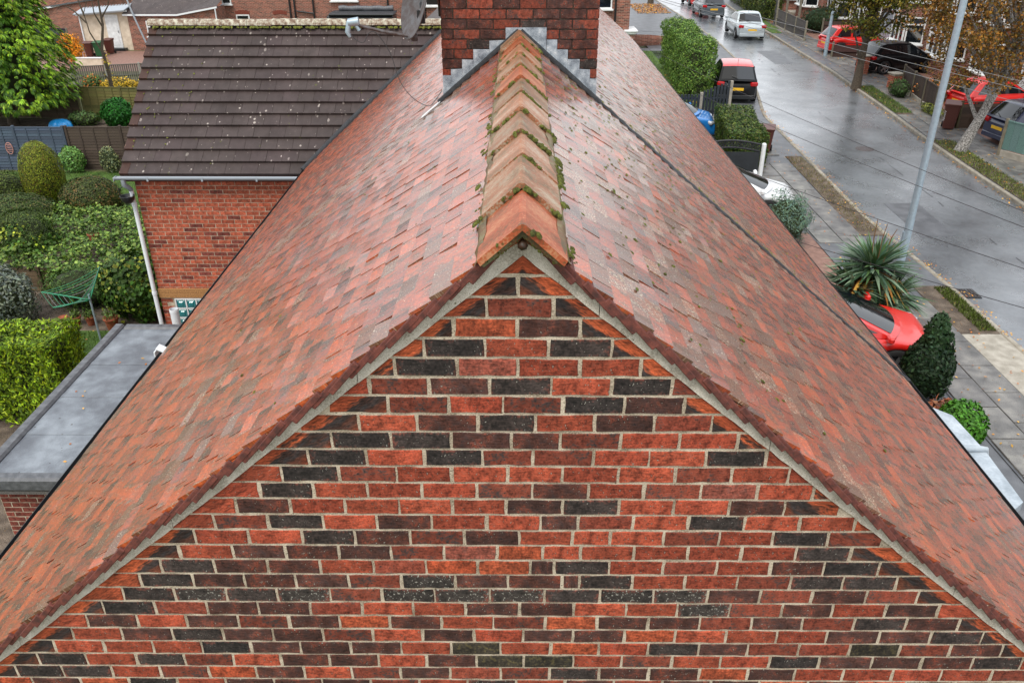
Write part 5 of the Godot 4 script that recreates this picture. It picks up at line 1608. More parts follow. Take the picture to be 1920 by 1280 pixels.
# a window: frame bars with panes, in the x,y plane at z = 0 of its parent
func window(parent: Node3D, xf: Transform3D, w: float, h: float, lights := 2, sill := true, fanlight := 0.0) -> void:
	var fr := MB.new()
	var f := 0.07
	fr.box(Vector3(0, h / 2 - f / 2, 0), Vector3(w, f, 0.08)); fr.box(Vector3(0, -h / 2 + f / 2, 0), Vector3(w, f, 0.08))
	for i in lights + 1: fr.box(Vector3(-w / 2 + f / 2 + (w - f) * i / lights, 0, 0.002), Vector3(f, h - 0.004, 0.08))
	if fanlight > 0: fr.box(Vector3(0, h / 2 - fanlight, 0.001), Vector3(w - 0.01, f, 0.08))
	var win := part("window", fr, "white_paint", parent)
	win.transform = xf
	for i in lights:
		var pn := MB.new()
		pn.box(Vector3.ZERO, Vector3((w - f) / lights - f, h - f * 2, 0.02))
		part("pane", pn, "glass", win, Vector3(-w / 2 + f / 2 + (w - f) * (i + 0.5) / lights, 0, -0.01))
	if sill:
		var s := MB.new()
		s.cbox(Vector3(0, -h / 2 - 0.04, 0.06), Vector3(w + 0.14, 0.08, 0.2), 0.01)
		part("sill", s, "white_paint", win)

func far_gardens() -> void:
	# cream annexe with white door
	var a := thing("annexe", "cream rendered lean-to annexe with white door", "annexe", Vector3(-25.7, GL, -51.5))
	var mb := MB.new()
	mb.prism([Vector2(-1.5, 0), Vector2(1.5, 0), Vector2(1.5, 2.35), Vector2(-1.5, 2.12)], 3.0)
	part("wall", mb, "render", a)
	mb = MB.new()
	mb.prism([Vector2(-1.6, 2.14), Vector2(1.6, 2.38), Vector2(1.6, 2.44), Vector2(-1.6, 2.2)], 1.2, Transform3D(Basis(Vector3.RIGHT, 0.16), Vector3(0, 0.0, 0.15)))
	for i in 17: mb.box(Vector3(-1.5 + i * 0.187, 2.22 + i * 0.0141 + 0.09, -0.4), Vector3(0.06, 0.03, 1.15), Basis(Vector3.RIGHT, 0.16))
	part("roof", mb, "grey_plastic", a)
	mb = MB.new()
	mb.box(Vector3(0, 2.2, 0.17), Vector3(3.2, 0.1, 0.06), Basis(Vector3.BACK, 0.075))
	mb.box(Vector3(-1.46, 1.1, 0.06), Vector3(0.07, 2.1, 0.07))
	part("gutter", mb, "white_plastic", a)
	mb = MB.new()
	mb.box(Vector3.ZERO, Vector3(0.8, 1.95, 0.06)); mb.box(Vector3(0, 0.42, 0.035), Vector3(0.5, 0.8, 0.02)); mb.box(Vector3(0, -0.5, 0.035), Vector3(0.5, 0.6, 0.02))
	var dr := part("door", mb, "white_paint", a, Vector3(0.5, 1.12, 0.03))
	mb = MB.new(); mb.box(Vector3(0.3, -0.02, 0.06), Vector3(0.03, 0.14, 0.04)); part("handle", mb, "alloy", dr)
	mb = MB.new(); mb.box(Vector3(0.55, 0.08, 0.25), Vector3(1.2, 0.16, 0.4)); part("step", mb, "black_plastic", a)
	bin("brown wheelie bin in front of the cream annexe", Vector3(-25.75, GL, -48.9), 0.2, "bin_brown", 0.85)
	bin("green wheelie bin between two brown ones by the annexe", Vector3(-25.25, GL, -49.1), 0.1, "bin_green", 0.85)
	bin("brown wheelie bin closest to the annexe's white door", Vector3(-25.05, GL, -50.1), 0.0, "bin_brown", 0.85)
	var lw := thing("low_wall", "low cream rendered garden wall in front of the bins", "wall", Vector3(-24.5, GL, -46.1))
	mb = MB.new(); mb.cbox(Vector3(0, 0.2, 0), Vector3(1.5, 0.4, 0.15), 0.01); part("wall", mb, "render", lw)
	mb = MB.new(); mb.cbox(Vector3(0, 0.42, 0), Vector3(1.58, 0.05, 0.22), 0.01); part("coping", mb, "white_paint", lw)
	# brick house with a grey lean-to roof
	var h := thing("brick_house", "brick house with grey lean-to roof and white fascia behind the rear wing", "house", Vector3(-21.4, GL, -51.4))
	mb = MB.new(); mb.prism([Vector2(-2.75, 0), Vector2(2.75, 0), Vector2(2.75, 2.45), Vector2(0.4, 2.05), Vector2(-2.75, 2.05)], 2.0); part("wall", mb, "far_brick", h)
	mb = MB.new(); mb.prism([Vector2(-2.95, 2.05), Vector2(0.4, 2.05), Vector2(2.95, 2.5), Vector2(2.95, 2.6), Vector2(0.4, 2.15), Vector2(-2.95, 2.15)], 0.08, Transform3D(Basis.IDENTITY, Vector3(0, 0, 0.22))); part("fascia", mb, "white_plastic", h)
	mb = MB.new()
	mb.quad(Vector3(-2.95, 2.17, 0.2), Vector3(0.4, 2.17, 0.2), Vector3(1.2, 2.95, -2.0), Vector3(-2.95, 2.85, -2.0))
	mb.quad(Vector3(0.4, 2.17, 0.2), Vector3(2.95, 2.62, 0.2), Vector3(2.95, 3.1, -2.0), Vector3(1.2, 2.95, -2.0))
	part("roof", mb, "slate_tile", h)
	mb = MB.new(); mb.tube([Vector3(-2.6, 3.8, 0.3), Vector3(-2.2, 2.1, 0.35), Vector3(-1.75, 0.5, 0.35)], [0.055], 8); part("soil_pipe", mb, "grey_plastic", h)
	mb = MB.new(); mb.tube([Vector3(2.85, 2.45, 0.25), Vector3(2.8, 0.2, 0.1)], [0.04], 8); part("downpipe", mb, "white_plastic", h)
	window(h, Transform3D(Basis.IDENTITY, Vector3(-1.2, 1.3, 0.03)), 0.9, 0.9, 1, true, 0.35)
	# the terrace behind the ridge
	var b := thing("brick_house", "long red brick house back showing above the rear wing's ridge", "house", Vector3(-11.6, GL, -53.4))
	mb = MB.new(); mb.box(Vector3(0, 2.8, -3.0), Vector3(14.4, 5.6, 6.0)); part("wall", mb, "far_brick", b)
	mb = MB.new()
	mb.quad(Vector3(-7.5, 5.5, 0.3), Vector3(7.5, 5.5, 0.3), Vector3(7.5, 7.8, -3.0), Vector3(-7.5, 7.8, -3.0)); mb.quad(Vector3(7.5, 5.5, -6.3), Vector3(-7.5, 5.5, -6.3), Vector3(-7.5, 7.8, -3.0), Vector3(7.5, 7.8, -3.0))
	part("roof", mb, "slate_tile", b)
	window(b, Transform3D(Basis.IDENTITY, Vector3(-6.0, 1.5, 0.03)), 0.85, 0.75, 1)
	window(b, Transform3D(Basis.IDENTITY, Vector3(0.6, 3.3, 0.03)), 1.7, 1.2, 2)
	window(b, Transform3D(Basis.IDENTITY, Vector3(6.2, 3.0, 0.03)), 0.9, 1.2, 1)
	window(b, Transform3D(Basis.IDENTITY, Vector3(-6.9, 2.9, 0.03)), 0.6, 0.8, 1)
	for x in [-2.9, -2.6, -1.4, 3.35, 5.7]:
		mb = MB.new(); mb.tube([Vector3(x, 0.2, 0.08), Vector3(x, 5.4, 0.08)], [0.055], 7)
		if x == -1.4: mb.tube([Vector3(-2.5, 2.1, 0.1), Vector3(-1.4, 1.95, 0.1)], [0.05], 7)
		part("drainpipe", mb, "black_plastic", b)
	for x in [-6.0, -3.6]:
		for q in 9:
			mb = MB.new(); mb.col = lin(C(146, 72, 56)); mb.box(Vector3.ZERO, Vector3(0.085, 0.22, 0.05), Basis(Vector3.BACK, (q - 4) * -0.05))
			part("arch_brick", mb, "brick_red", b, Vector3(x + (q - 4) * 0.1, 2.03 - absf(q - 4) * 0.012, 0.0))
	var tub := thing("hot_tub", "black garden hot tub with grey rolled cover against the far brick house", "hot tub", Vector3(-9.4, GL, -50.2))
	mb = MB.new(); mb.cbox(Vector3(0, 1.15, 0), Vector3(4.0, 2.3, 1.7), 0.12); part("shell", mb, "black_plastic", tub)
	mb = MB.new(); mb.cbox(Vector3(0.1, 2.35, 0.05), Vector3(3.9, 0.12, 1.75), 0.05); part("lid", mb, "bitumen", tub)
	mb = MB.new()
	var pts := []; var rad := []
	for i in 13:
		pts.append(Vector3(-1.45 + i * 0.275, 2.54 + 0.02 * sin(i * 1.7), -0.55)); rad.append(0.16 + 0.02 * sin(i * 2.3))
	mb.tube(pts, rad, 10); part("rolled_cover", mb, "felt_edge", tub)
	var tb := thing("garden_table", "small round white plastic table beyond the lichen ridge", "table", Vector3(-14.6, GL, -50.0))
	mb = MB.new(); mb.lathe(Vector3.ZERO, [Vector2(0, 1.32), Vector2(0.42, 1.32), Vector2(0.44, 1.38), Vector2(0.3, 1.42), Vector2(0, 1.43)], 20); part("top", mb, "white_plastic", tb)
	for q in 4:
		mb = MB.new(); mb.tube([Vector3(cos(q * TAU / 4) * 0.32, 0, sin(q * TAU / 4) * 0.32), Vector3(cos(q * TAU / 4) * 0.22, 1.34, sin(q * TAU / 4) * 0.22)], [0.025], 6); part("leg", mb, "white_plastic", tb)
	# dark roofs behind the conifer
	var o := thing("brick_outhouse", "dark brick outhouse with slate roof behind the conifer", "outhouse", Vector3(-31.2, GL, -55.0))
	mb = MB.new(); mb.prism([Vector2(-3.6, 0), Vector2(3.0, 0), Vector2(3.0, 2.5), Vector2(-3.6, 1.5)], 5.0, Transform3D(Basis(Vector3.UP, -0.25), Vector3.ZERO)); part("wall", mb, "far_brick", o)
	mb = MB.new(); mb.prism([Vector2(-3.8, 1.5), Vector2(3.1, 2.52), Vector2(3.1, 2.62), Vector2(-3.8, 1.6)], 5.3, Transform3D(Basis(Vector3.UP, -0.25), Vector3(0, 0, 0.15))); part("roof", mb, "felt_edge", o)
	mb = MB.new(); mb.box(Vector3(-0.3, 2.02, 0.3), Vector3(6.6, 0.08, 0.06), Basis(Vector3.BACK, 0.147)); part("gutter", mb, "white_plastic", o)
	var n := thing("brick_house", "distant brick house behind outhouse and annexe", "house", Vector3(-33, GL, -66))
	mb = MB.new(); mb.box(Vector3(0, 2.8, -3), Vector3(20, 5.6, 6)); part("wall", mb, "far_brick", n)
	mb = MB.new(); mb.quad(Vector3(-10.5, 5.5, 0.3), Vector3(10.5, 5.5, 0.3), Vector3(10.5, 7.8, -3), Vector3(-10.5, 7.8, -3)); part("roof", mb, "slate_tile", n)
	window(n, Transform3D(Basis.IDENTITY, Vector3(4, 1.5, 0.03)), 1.4, 1.1, 2); window(n, Transform3D(Basis.IDENTITY, Vector3(7.5, 1.5, 0.03)), 1.0, 1.1, 1)

# ---------------------------------------------------------------- cars: x is forward, y up, at the middle of the ground under it
func car(label: String, at: Vector3, turn: float, paint: String, o := {}) -> Node3D:
	var t := thing("parked_car", label, "car", at, turn, "cars parked along the street and drives")
	var L: float = o.get("long", 3.9); var W: float = o.get("wide", 1.7); var H: float = o.get("high", 1.45)
	var sedan: bool = o.get("sedan", false)
	var hl := L / 2; var hw := W / 2
	var wx := [-L * 0.315, L * 0.32]; var wr := 0.31
	var belt := H * 0.62
	# lower body
	var g := []
	var n := 46
	for i in n + 1:
		var x := -hl + L * i / n
		var k := x / hl
		var half := hw * (1.0 - 0.20 * pow(absf(k), 6.0) - (0.03 if k > 0 else 0.0) * k * k)
		var yb := 0.2
		for w in wx:
			var d := absf(x - w)
			if d < wr + 0.05: yb = maxf(yb, 0.24 + sqrt(maxf(0, pow(wr + 0.06, 2) - d * d)))
		var yt := belt
		if k > 0.3: yt = lerpf(belt, belt * 0.78, pow((k - 0.3) / 0.7, 1.5))
		if sedan and k < -0.55: yt = belt * lerpf(1.0, 1.02, 1)
		if k > 0.93: yt = lerpf(yt, belt * 0.62, (k - 0.93) / 0.07)
		if k < -0.95: yt = lerpf(yt, belt * 0.82, (-k - 0.95) / 0.05)
		yb = minf(yb, yt - 0.1)
		var pull := 0.0
		var row := []
		var prof := [[0.0, 0.9], [0.12, 0.98], [0.45, 1.0], [0.8, 0.985], [0.94, 0.94], [1.0, 0.84]]
		for q in prof: row.append(Vector3(x + pull, lerpf(yb, yt, q[0]), -half * q[1]))
		row.append(Vector3(x, yt + 0.03 * (1 - absf(k)), 0))
		for q in range(prof.size() - 1, -1, -1): row.append(Vector3(x, lerpf(yb, yt, prof[q][0]), half * prof[q][1]))
		row.append(Vector3(x, yb, 0))
		row.reverse()
		g.append(row)
	var mb := MB.new()
	mb.sheet(g, true)
	for e in [0, n]:
		var m := Vector3(g[e][0].x + (-0.03 if e == 0 else 0.03), belt * 0.5, 0)
		for j in g[e].size():
			var a: Vector3 = g[e][j]; var b: Vector3 = g[e][(j + 1) % g[e].size()]
			if e == 0: mb.tri(m, a, b)
			else: mb.tri(m, b, a)
	part("body", mb, paint, t)
	# cabin: side profile from tailgate foot over the roof to the bonnet
	var rb := -hl * (0.97 if not sedan else 0.58); var rt := -hl * (0.70 if not sedan else 0.36)
	var ft := hl * 0.04; var fb := hl * 0.60
	var yr := H
	var bw := hw * 0.88; var tw := hw * 0.70
	var by := belt - 0.01
	var prof := [[rb, by, bw], [lerpf(rb, rt, 0.85), lerpf(by, yr, 0.86), lerpf(bw, tw, 0.86)], [rt + 0.12, yr - 0.02, tw], [lerpf(rt, ft, 0.5), yr, tw], [ft - 0.1, yr - 0.02, tw], [lerpf(ft, fb, 0.16), lerpf(yr, by, 0.16), lerpf(tw, bw, 0.16)], [fb, by - 0.02, bw]]
	var bow := [-0.10, -0.06, -0.02, 0.0, 0.03, 0.10, 0.24]
	# a point of the cabin shell: along the profile, across it, a little off the surface
	var S := func(i: int, k: float, zz: float, off: float) -> Vector3:
		var a: Array = prof[i]; var b: Array = prof[i + 1]
		var c := 1.0 - zz * zz
		var p := Vector3(lerpf(a[0], b[0], k) + lerpf(bow[i], bow[i + 1], k) * c, lerpf(a[1], b[1], k) + 0.034 * c, zz * lerpf(a[2], b[2], k))
		var nn := Vector3(-(b[1] - a[1]), b[0] - a[0], 0).normalized()
		return p + nn * off
	g = []
	for i in prof.size() - 1:
		for k in ([0.0, 0.34, 0.67] if i in [0, 5] else [0.0, 0.5]) + ([1.0] if i == prof.size() - 2 else []):
			var row := []
			for q in [-1.0, -0.92, -0.75, -0.5, -0.25, 0.0, 0.25, 0.5, 0.75, 0.92, 1.0]: row.append(S.call(i, k, q, 0.0))
			row.reverse()
			g.append(row)
	mb = MB.new()
	mb.sheet(g)
	for s in [-1.0, 1.0]:
		var pts := []
		for p in prof: pts.append(Vector3(p[0], p[1], s * p[2]))
		for i in range(1, pts.size() - 1):
			if s < 0: mb.tri(pts[0], pts[i], pts[i + 1])
			else: mb.tri(pts[0], pts[i + 1], pts[i])
	part("cabin", mb, paint, t)
	if o.has("roof"):
		var rg := []
		for i in range(1, 5):
			for k in [0.0, 0.5]:
				var row := []
				for q in [-0.97, -0.75, -0.4, 0.0, 0.4, 0.75, 0.97]: row.append(S.call(i, k, q, 0.008))
				row.reverse()
				rg.append(row)
		mb = MB.new()
		mb.sheet(rg)
		part("roof", mb, o.roof, t)
	# glass, a little proud of the shell
	var glass := func(a: Vector3, b: Vector3, c: Vector3, d: Vector3, called: String) -> void:
		var nn := (b - a).cross(c - a).normalized()
		var m := MB.new()
		var cc := (a + b + c + d) / 4.0
		var q := []
		for p in [a, b, c, d]: q.append(cc + (p - cc) * 0.96 + nn * 0.008)
		m.quad(q[0], q[1], q[2], q[3])
		part(called, m, "glass", t)
	for gl in [[0, 0.12, 0.98, "rear_window"], [5, 0.0, 0.9, "windscreen"]]:
		var pg := []
		for r in 6:
			var row := []
			for q in 11: row.append(S.call(gl[0], lerpf(gl[1], gl[2], r / 5.0), lerpf(-0.88, 0.88, q / 10.0), 0.009))
			row.reverse()
			pg.append(row)
		mb = MB.new()
		mb.sheet(pg)
		part(gl[3], mb, "glass", t)
	var P := func(i: int, k: float, zz: float) -> Vector3: return S.call(i, k, zz, 0.02)
	for s in [-1.0, 1.0]:
		var lo := by + (H - by) * 0.12; var hi := H - (H - by) * 0.16
		var wl := lerpf(bw, tw, 0.12); var wh := lerpf(bw, tw, 0.84)
		var xa := lerpf(rb, rt, 0.3) + 0.14; var xb := rt + 0.12; var xm := lerpf(rt, ft, 0.55); var xc := ft - 0.02; var xd := lerpf(fb, ft, 0.2)
		var q1 := [Vector3(xa, lo, s * wl), Vector3(xm - 0.04, lo, s * wl), Vector3(xm - 0.04, hi, s * wh), Vector3(xb, hi, s * wh)]
		var q2 := [Vector3(xm + 0.04, lo, s * wl), Vector3(xd, lo, s * wl), Vector3(xc, hi, s * wh), Vector3(xm + 0.04, hi, s * wh)]
		if s < 0: q1.reverse(); q2.reverse()
		glass.call(q1[0], q1[1], q1[2], q1[3], "side_window"); glass.call(q2[0], q2[1], q2[2], q2[3], "side_window")
		mb = MB.new(); mb.cbox(Vector3(fb - 0.1, belt + 0.03, s * (hw + 0.02)), Vector3(0.1, 0.12, 0.2), 0.03); part("wing_mirror", mb, paint, t)
		mb = MB.new(); mb.cbox(Vector3(-hl * 0.955, belt * 0.88, s * hw * 0.74), Vector3(0.22, 0.17, 0.30), 0.04, Basis(Vector3.UP, s * 0.35)); part("tail_light", mb, "tail_lamp", t)
		mb = MB.new(); mb.cbox(Vector3(hl * 0.88, belt * 0.72, s * hw * 0.72), Vector3(0.34, 0.13, 0.26), 0.04, Basis(Vector3.UP, s * -0.5).rotated(Vector3.BACK, -0.3)); part("headlight", mb, "head_lamp", t)
		mb = MB.new(); mb.box(Vector3(0, 0.34, s * (hw - 0.0)), Vector3(L * 0.36, 0.12, 0.02)); part("sill_trim", mb, "black_plastic", t)
		for w in wx:
			mb = MB.new()
			mb.lathe(Vector3.ZERO, [Vector2(0.2, -0.1), Vector2(wr - 0.02, -0.1), Vector2(wr, -0.07), Vector2(wr, 0.06), Vector2(wr - 0.02, 0.09), Vector2(0.21, 0.09), Vector2(0.2, 0.06)], 22, Basis(Vector3.RIGHT, s * PI / 2))
			var ty := part("wheel", mb, "tyre", t, Vector3(w, wr, s * (hw - 0.1)))
			mb = MB.new()
			for q in 5:
				var a := TAU * q / 5
				mb.box(Vector3(cos(a) * 0.11, sin(a) * 0.11, s * 0.07), Vector3(0.2, 0.06, 0.02), Basis(Vector3.BACK, a))
			mb.lathe(Vector3(0, 0, s * 0.06), [Vector2(0.22, 0), Vector2(0.215, 0.02), Vector2(0.19, 0.0)], 20, Basis(Vector3.RIGHT, s * PI / 2))
			part("rim", mb, "alloy", ty)
			mb = MB.new(); mb.lathe(Vector3(0, 0, s * 0.03), [Vector2(0.21, 0), Vector2(0, 0.01)], 16, Basis(Vector3.RIGHT, s * PI / 2)); part("hub", mb, "black_plastic", ty)
	mb = MB.new(); mb.cbox(Vector3(-hl - 0.005, belt * 0.66, 0), Vector3(0.03, 0.11, 0.52), 0.006); part("number_plate", mb, "plate_yellow", t)
	mb = MB.new(); mb.cbox(Vector3(-hl + 0.03, 0.29, 0), Vector3(0.12, 0.18, W * 0.82), 0.03); part("bumper", mb, o.get("bumper", "black_plastic"), t)
	mb = MB.new(); mb.cbox(Vector3(hl - 0.04, 0.32, 0), Vector3(0.12, 0.16, W * 0.7), 0.03); part("grille", mb, "black_plastic", t)
	mb = MB.new(); mb.tube([P.call(0, 0.14, 0.0) + Vector3(-0.025, 0.02, 0), P.call(0, 0.3, -0.35) + Vector3(-0.025, 0.02, 0)], [0.012], 5); part("wiper", mb, "black_plastic", t)
	mb = MB.new(); mb.tube([Vector3(rt + 0.2, H + 0.02, 0), Vector3(rt + 0.1, H + 0.2, 0)], [0.008], 5); part("aerial", mb, "black_plastic", t)
	return t

const KERB_L := [[30.0, 9.4], [0.0, 9.35], [-13.0, 9.3], [-18.0, 9.08], [-24.0, 9.3], [-29.0, 9.45], [-34.0, 10.4], [-40.0, 11.2], [-48.0, 11.6], [-56.0, 11.6], [-68.0, 11.2], [-90.0, 10.5], [-240.0, 9.0]]
const KERB_R := [[30.0, 13.0], [0.0, 13.2], [-18.6, 13.65], [-22.0, 13.8], [-26.0, 14.05], [-31.0, 14.5], [-38.0, 15.0], [-45.0, 15.2], [-55.0, 15.5], [-65.0, 16.1], [-90.0, 17.2], [-240.0, 22.0]]
func edge(line: Array, z: float) -> float:
	for i in line.size() - 1:
		if z <= line[i][0] and z >= line[i + 1][0]: return lerpf(line[i][1], line[i + 1][1], (line[i][0] - z) / (line[i][0] - line[i + 1][0]))
	return line[-1][1]
# a strip between two x given along z
func strip(fa: Callable, fb: Callable, z0: float, z1: float, y: float, step := 1.0) -> MB:
	var mb := MB.new()
	var g := []
	var n := maxi(1, int((z0 - z1) / step))
	for i in n + 1:
		var z := lerpf(z0, z1, float(i) / n)
		var row := []
		for q in 5: row.append(Vector3(lerpf(fa.call(z), fb.call(z), q / 4.0), y, z))
		g.append(row)
	mb.sheet(g)
	for i in mb.n.size(): mb.n[i] = Vector3.UP
	return mb

func street() -> void:
	var kl := func(z): return edge(KERB_L, z)
	var kr := func(z): return edge(KERB_R, z)
	struct("road", strip(kl, kr, 30, -240, -0.105), "asphalt")
	struct("pavement_near", strip(func(z): return 7.22, func(z): return kl.call(z) - 0.1, 30, -240, -0.03), "tarmac")
	struct("pavement_far", strip(func(z): return kr.call(z) + 0.1, func(z): return kr.call(z) + 2.15, 30, -240, -0.03), "tarmac")
	struct("front_yards", strip(func(z): return 3.7, func(z): return 7.22, 30, -45, -0.045), "tarmac")
	struct("far_drives", strip(func(z): return kr.call(z) + 2.15, func(z): return 26.0, 30, -100, -0.04), "block_paving")
	sheet_on("driveway", "block_paving", [[4.0, -12.6], [7.22, -12.6], [7.22, -16.6], [4.0, -16.6]], -0.035)
	sheet_on("driveway", "concrete", [[8.45, -8.2], [9.22, -8.2], [9.22, -11.2], [8.45, -11.2]], -0.012)
	sheet_on("driveway", "tarmac", [[7.22, -13.4], [9.2, -13.4], [9.0, -16.0], [7.22, -16.0]], -0.014)
	sheet_on("verge", "soil", [[8.45, -11.22], [9.2, -11.22], [9.16, -13.4], [8.45, -13.4]], -0.01)
	sheet_on("verge", "soil", [[8.38, -16.4], [9.02, -16.4], [9.1, -23.4], [8.6, -23.4]], -0.01)
	sheet_on("verge", "soil", [[13.82, -18.4], [14.5, -18.4], [14.9, -25.4], [14.15, -25.4]], -0.01)
	sheet_on("verge", "soil", [[14.55, -29.2], [15.2, -29.2], [15.5, -34.6], [14.9, -34.6]], -0.01)
	sheet_on("verge", "lawn", [[15.55, -50.5], [16.4, -50.5], [16.9, -62], [16.0, -62]], -0.01)
	sheet_on("front_lawn", "lawn", [[4.0, -29.2], [8.6, -29.2], [9.2, -44], [4.0, -44]], -0.03)
	sheet_on("front_lawn", "lawn", [[17.4, -43.9], [22, -43.9], [22, -48], [17.4, -48]], -0.03)
	sheet_on("junction", "tarmac", [[6, -52], [11.4, -50], [11.5, -60], [6, -62]], -0.02)
	# kerb stones
	for sd in 2:
		var line: Array = KERB_L if sd == 0 else KERB_R
		var ks := thing("kerb", "row of concrete kerb stones along the %s" % ("pavement beside the terrace" if sd == 0 else "pavement across the road"), "kerb")
		var shapes := []
		for k in 3:
			var mb := MB.new()
			var tn := rf(0.66, 0.9)
			mb.col = Color(tn, tn * 0.98, tn * 0.94)
			mb.cbox(Vector3.ZERO, Vector3(0.12, 0.16, 0.9), 0.02)
			shapes.append(mb.mesh(M.concrete))
		var z := -4.0 if sd == 0 else -15.0
		while z > -72.0:
			var x := edge(line, z); var x2 := edge(line, z - 0.915)
			var o := part("kerb_stone", pick(shapes), null, ks, Vector3((x + x2) / 2 + (-0.05 if sd == 0 else 0.05), -0.075 + rf(-0.006, 0.006), z - 0.457))
			o.rotation.y = atan2(-(x2 - x), 0.915)
			z -= 0.915
	# paving slabs
	var slabs := []
	for k in 6:
		var mb := MB.new()
		var tn := [1.0, 0.9, 1.08, 0.82, 0.97, 1.12][k] as float
		mb.col = Color(tn, tn * [1.0, 1.0, 0.985, 1.0, 1.01, 0.97][k], tn * [1.0, 1.02, 0.95, 1.03, 1.0, 0.93][k])
		mb.cbox(Vector3.ZERO, Vector3(0.58, 0.05, 0.88), 0.006)
		slabs.append(mb.mesh(M.slab))
	var fw := thing("footway", "grey concrete slab footway in front of the terrace", "footway")
	fw.set_meta("kind", "structure")
	for r in 26:
		var z := -4.6 - r * 0.9
		if z < -13.0 and z > -16.3: continue
		for q in 2:
			if z < -13 and rf(0, 1) < 0.08: continue
			var o := part("slab", pick(slabs), null, fw, Vector3(7.55 + q * 0.6, -0.028 + rf(-0.004, 0.004), z + (0.45 if q else 0.0)))
			o.rotation = Vector3(rf(-0.006, 0.006), rf(-0.01, 0.01), rf(-0.006, 0.006))
	var fr := thing("footway", "grey concrete slab footway across the road under the trees", "footway")
	fr.set_meta("kind", "structure")
	for r in 40:
		var z := -17.0 - r * 0.9
		for q in 3:
			if q == 0 and ((z < -18.2 and z > -25.6) or (z < -29 and z > -34.8)): continue
			if q == 0 and z < -39.0: continue
			var o := part("slab", pick(slabs), null, fr, Vector3(edge(KERB_R, z) + 0.48 + q * 0.61, -0.028 + rf(-0.005, 0.005), z + (0.3 if q == 1 else 0.0)))
			o.rotation = Vector3(rf(-0.008, 0.008), -0.07 + rf(-0.012, 0.012), rf(-0.008, 0.008))
	# grass on verges, fallen leaves
	var gr := MB.new()
	scatter_grass(gr, 8.85, 9.18, -13.3, -11.3, -0.01, 2600, greens(C(96, 112, 46), 0.3), 0.06)
	scatter_grass(gr, 8.5, 9.1, -23.2, -16.6, -0.01, 1800, greens(C(112, 108, 62), 0.3), 0.05)
	for i in 26:
		var z := -18.5 - i * 0.26
		scatter_grass(gr, edge(KERB_R, z) + 0.16, edge(KERB_R, z) + 0.85, z - 0.3, z, -0.01, 200, greens(C(98, 110, 48), 0.35), 0.06)
	for i in 20:
		var z := -29.3 - i * 0.26
		scatter_grass(gr, edge(KERB_R, z) + 0.16, edge(KERB_R, z) + 0.85, z - 0.3, z, -0.01, 190, greens(C(86, 112, 44), 0.35), 0.07)
	scatter_grass(gr, 4.2, 7.0, -44, -29.3, -0.03, 5000, greens(C(96, 122, 40), 0.3), 0.09)
	stuff("grass", gr, "leaf", "rough grass on the street verges and front lawns", "grass")
	var fl := MB.new()
	for i in 60:
		var z := -5.0 - i * 0.42
		scatter_fallen(fl, edge(KERB_L, z) - 0.1, edge(KERB_L, z) + 0.16, z - 0.5, z, -0.1 if i % 2 else 0.0, 20, 0.045)
		scatter_fallen(fl, 7.3, 9.0, z - 0.5, z, -0.002, 8, 0.05)
	for i in 80:
		var z := -16.0 - i * 0.5
		scatter_fallen(fl, edge(KERB_R, z) - 0.2, edge(KERB_R, z) + 0.1, z - 0.5, z, -0.1, 9, 0.06)
		scatter_fallen(fl, edge(KERB_R, z) + 0.1, edge(KERB_R, z) + 1.9, z - 0.5, z, 0.0, 12, 0.06)
	scatter_fallen(fl, 17.4, 19.4, -47.5, -44, -0.02, 500, 0.09)
	scatter_fallen(fl, 5.8, 7.4, -37, -29.4, -0.02, 420, 0.08)
	scatter_fallen(fl, 8.6, 11.0, -66, -60, -0.02, 1800, 0.11)
	scatter_fallen(fl, 6.6, 7.25, -28.0, -26.3, -0.02, 240, 0.06)
	scatter_fallen(fl, 16.2, 19.0, -36.5, -31, -0.02, 700, 0.08)
	scatter_fallen(fl, 16.6, 17.6, -60, -52, -0.02, 300, 0.1)
	stuff("fallen_leaves", fl, "litter", "orange fallen leaves along kerbs, verges and lawns", "leaves")
	# drain and patches
	var dn := thing("drain_cover", "dark iron drain grating in the near gutter", "drain", Vector3(9.55, -0.1, -13.2))
	var mb := MB.new(); mb.box(Vector3(0, 0.002, 0), Vector3(0.4, 0.02, 0.45)); part("frame", mb, "black_plastic", dn)
	for q in 6:
		mb = MB.new(); mb.box(Vector3(-0.15 + q * 0.06, 0.016, 0), Vector3(0.025, 0.012, 0.38)); part("bar", mb, "rust_metal", dn)
	var seam := MB.new()
	for ln in [[11.4, -6.0, 11.9, -30.0, 0.015], [12.4, -36.0, 13.2, -58.0, 0.02]]:
		var px := 0.0
		var n := 60
		for i in n:
			var z0 := lerpf(ln[1], ln[3], float(i) / n); var z1 := lerpf(ln[1], ln[3], float(i + 1) / n)
			var a := lerpf(ln[0], ln[2], float(i) / n) + px
			px += rf(-0.03, 0.03)
			var b := lerpf(ln[0], ln[2], float(i + 1) / n) + px
			if rf(0, 1) < 0.45: continue
			seam.quad(Vector3(a, -0.1, z0), Vector3(a + ln[4], -0.1, z0), Vector3(b + ln[4], -0.1, z1), Vector3(b, -0.1, z1))
	struct("road_tar_seams", seam, "bitumen")
	for pt in [[10.0, -16.5, 0.9, 2.6], [13.0, -40.5, 1.0, 4.0]]:
		sheet_on("road_patch", "tarmac", [[pt[0], pt[1]], [pt[0] + pt[2], pt[1] - 0.1], [pt[0] + pt[2] + 0.1, pt[1] - pt[3]], [pt[0] + 0.06, pt[1] - pt[3] + 0.1]], -0.1005)
	var mh := thing("manhole_cover", "round iron manhole cover in the wet road", "manhole", Vector3(11.6, -0.1, -24.6))
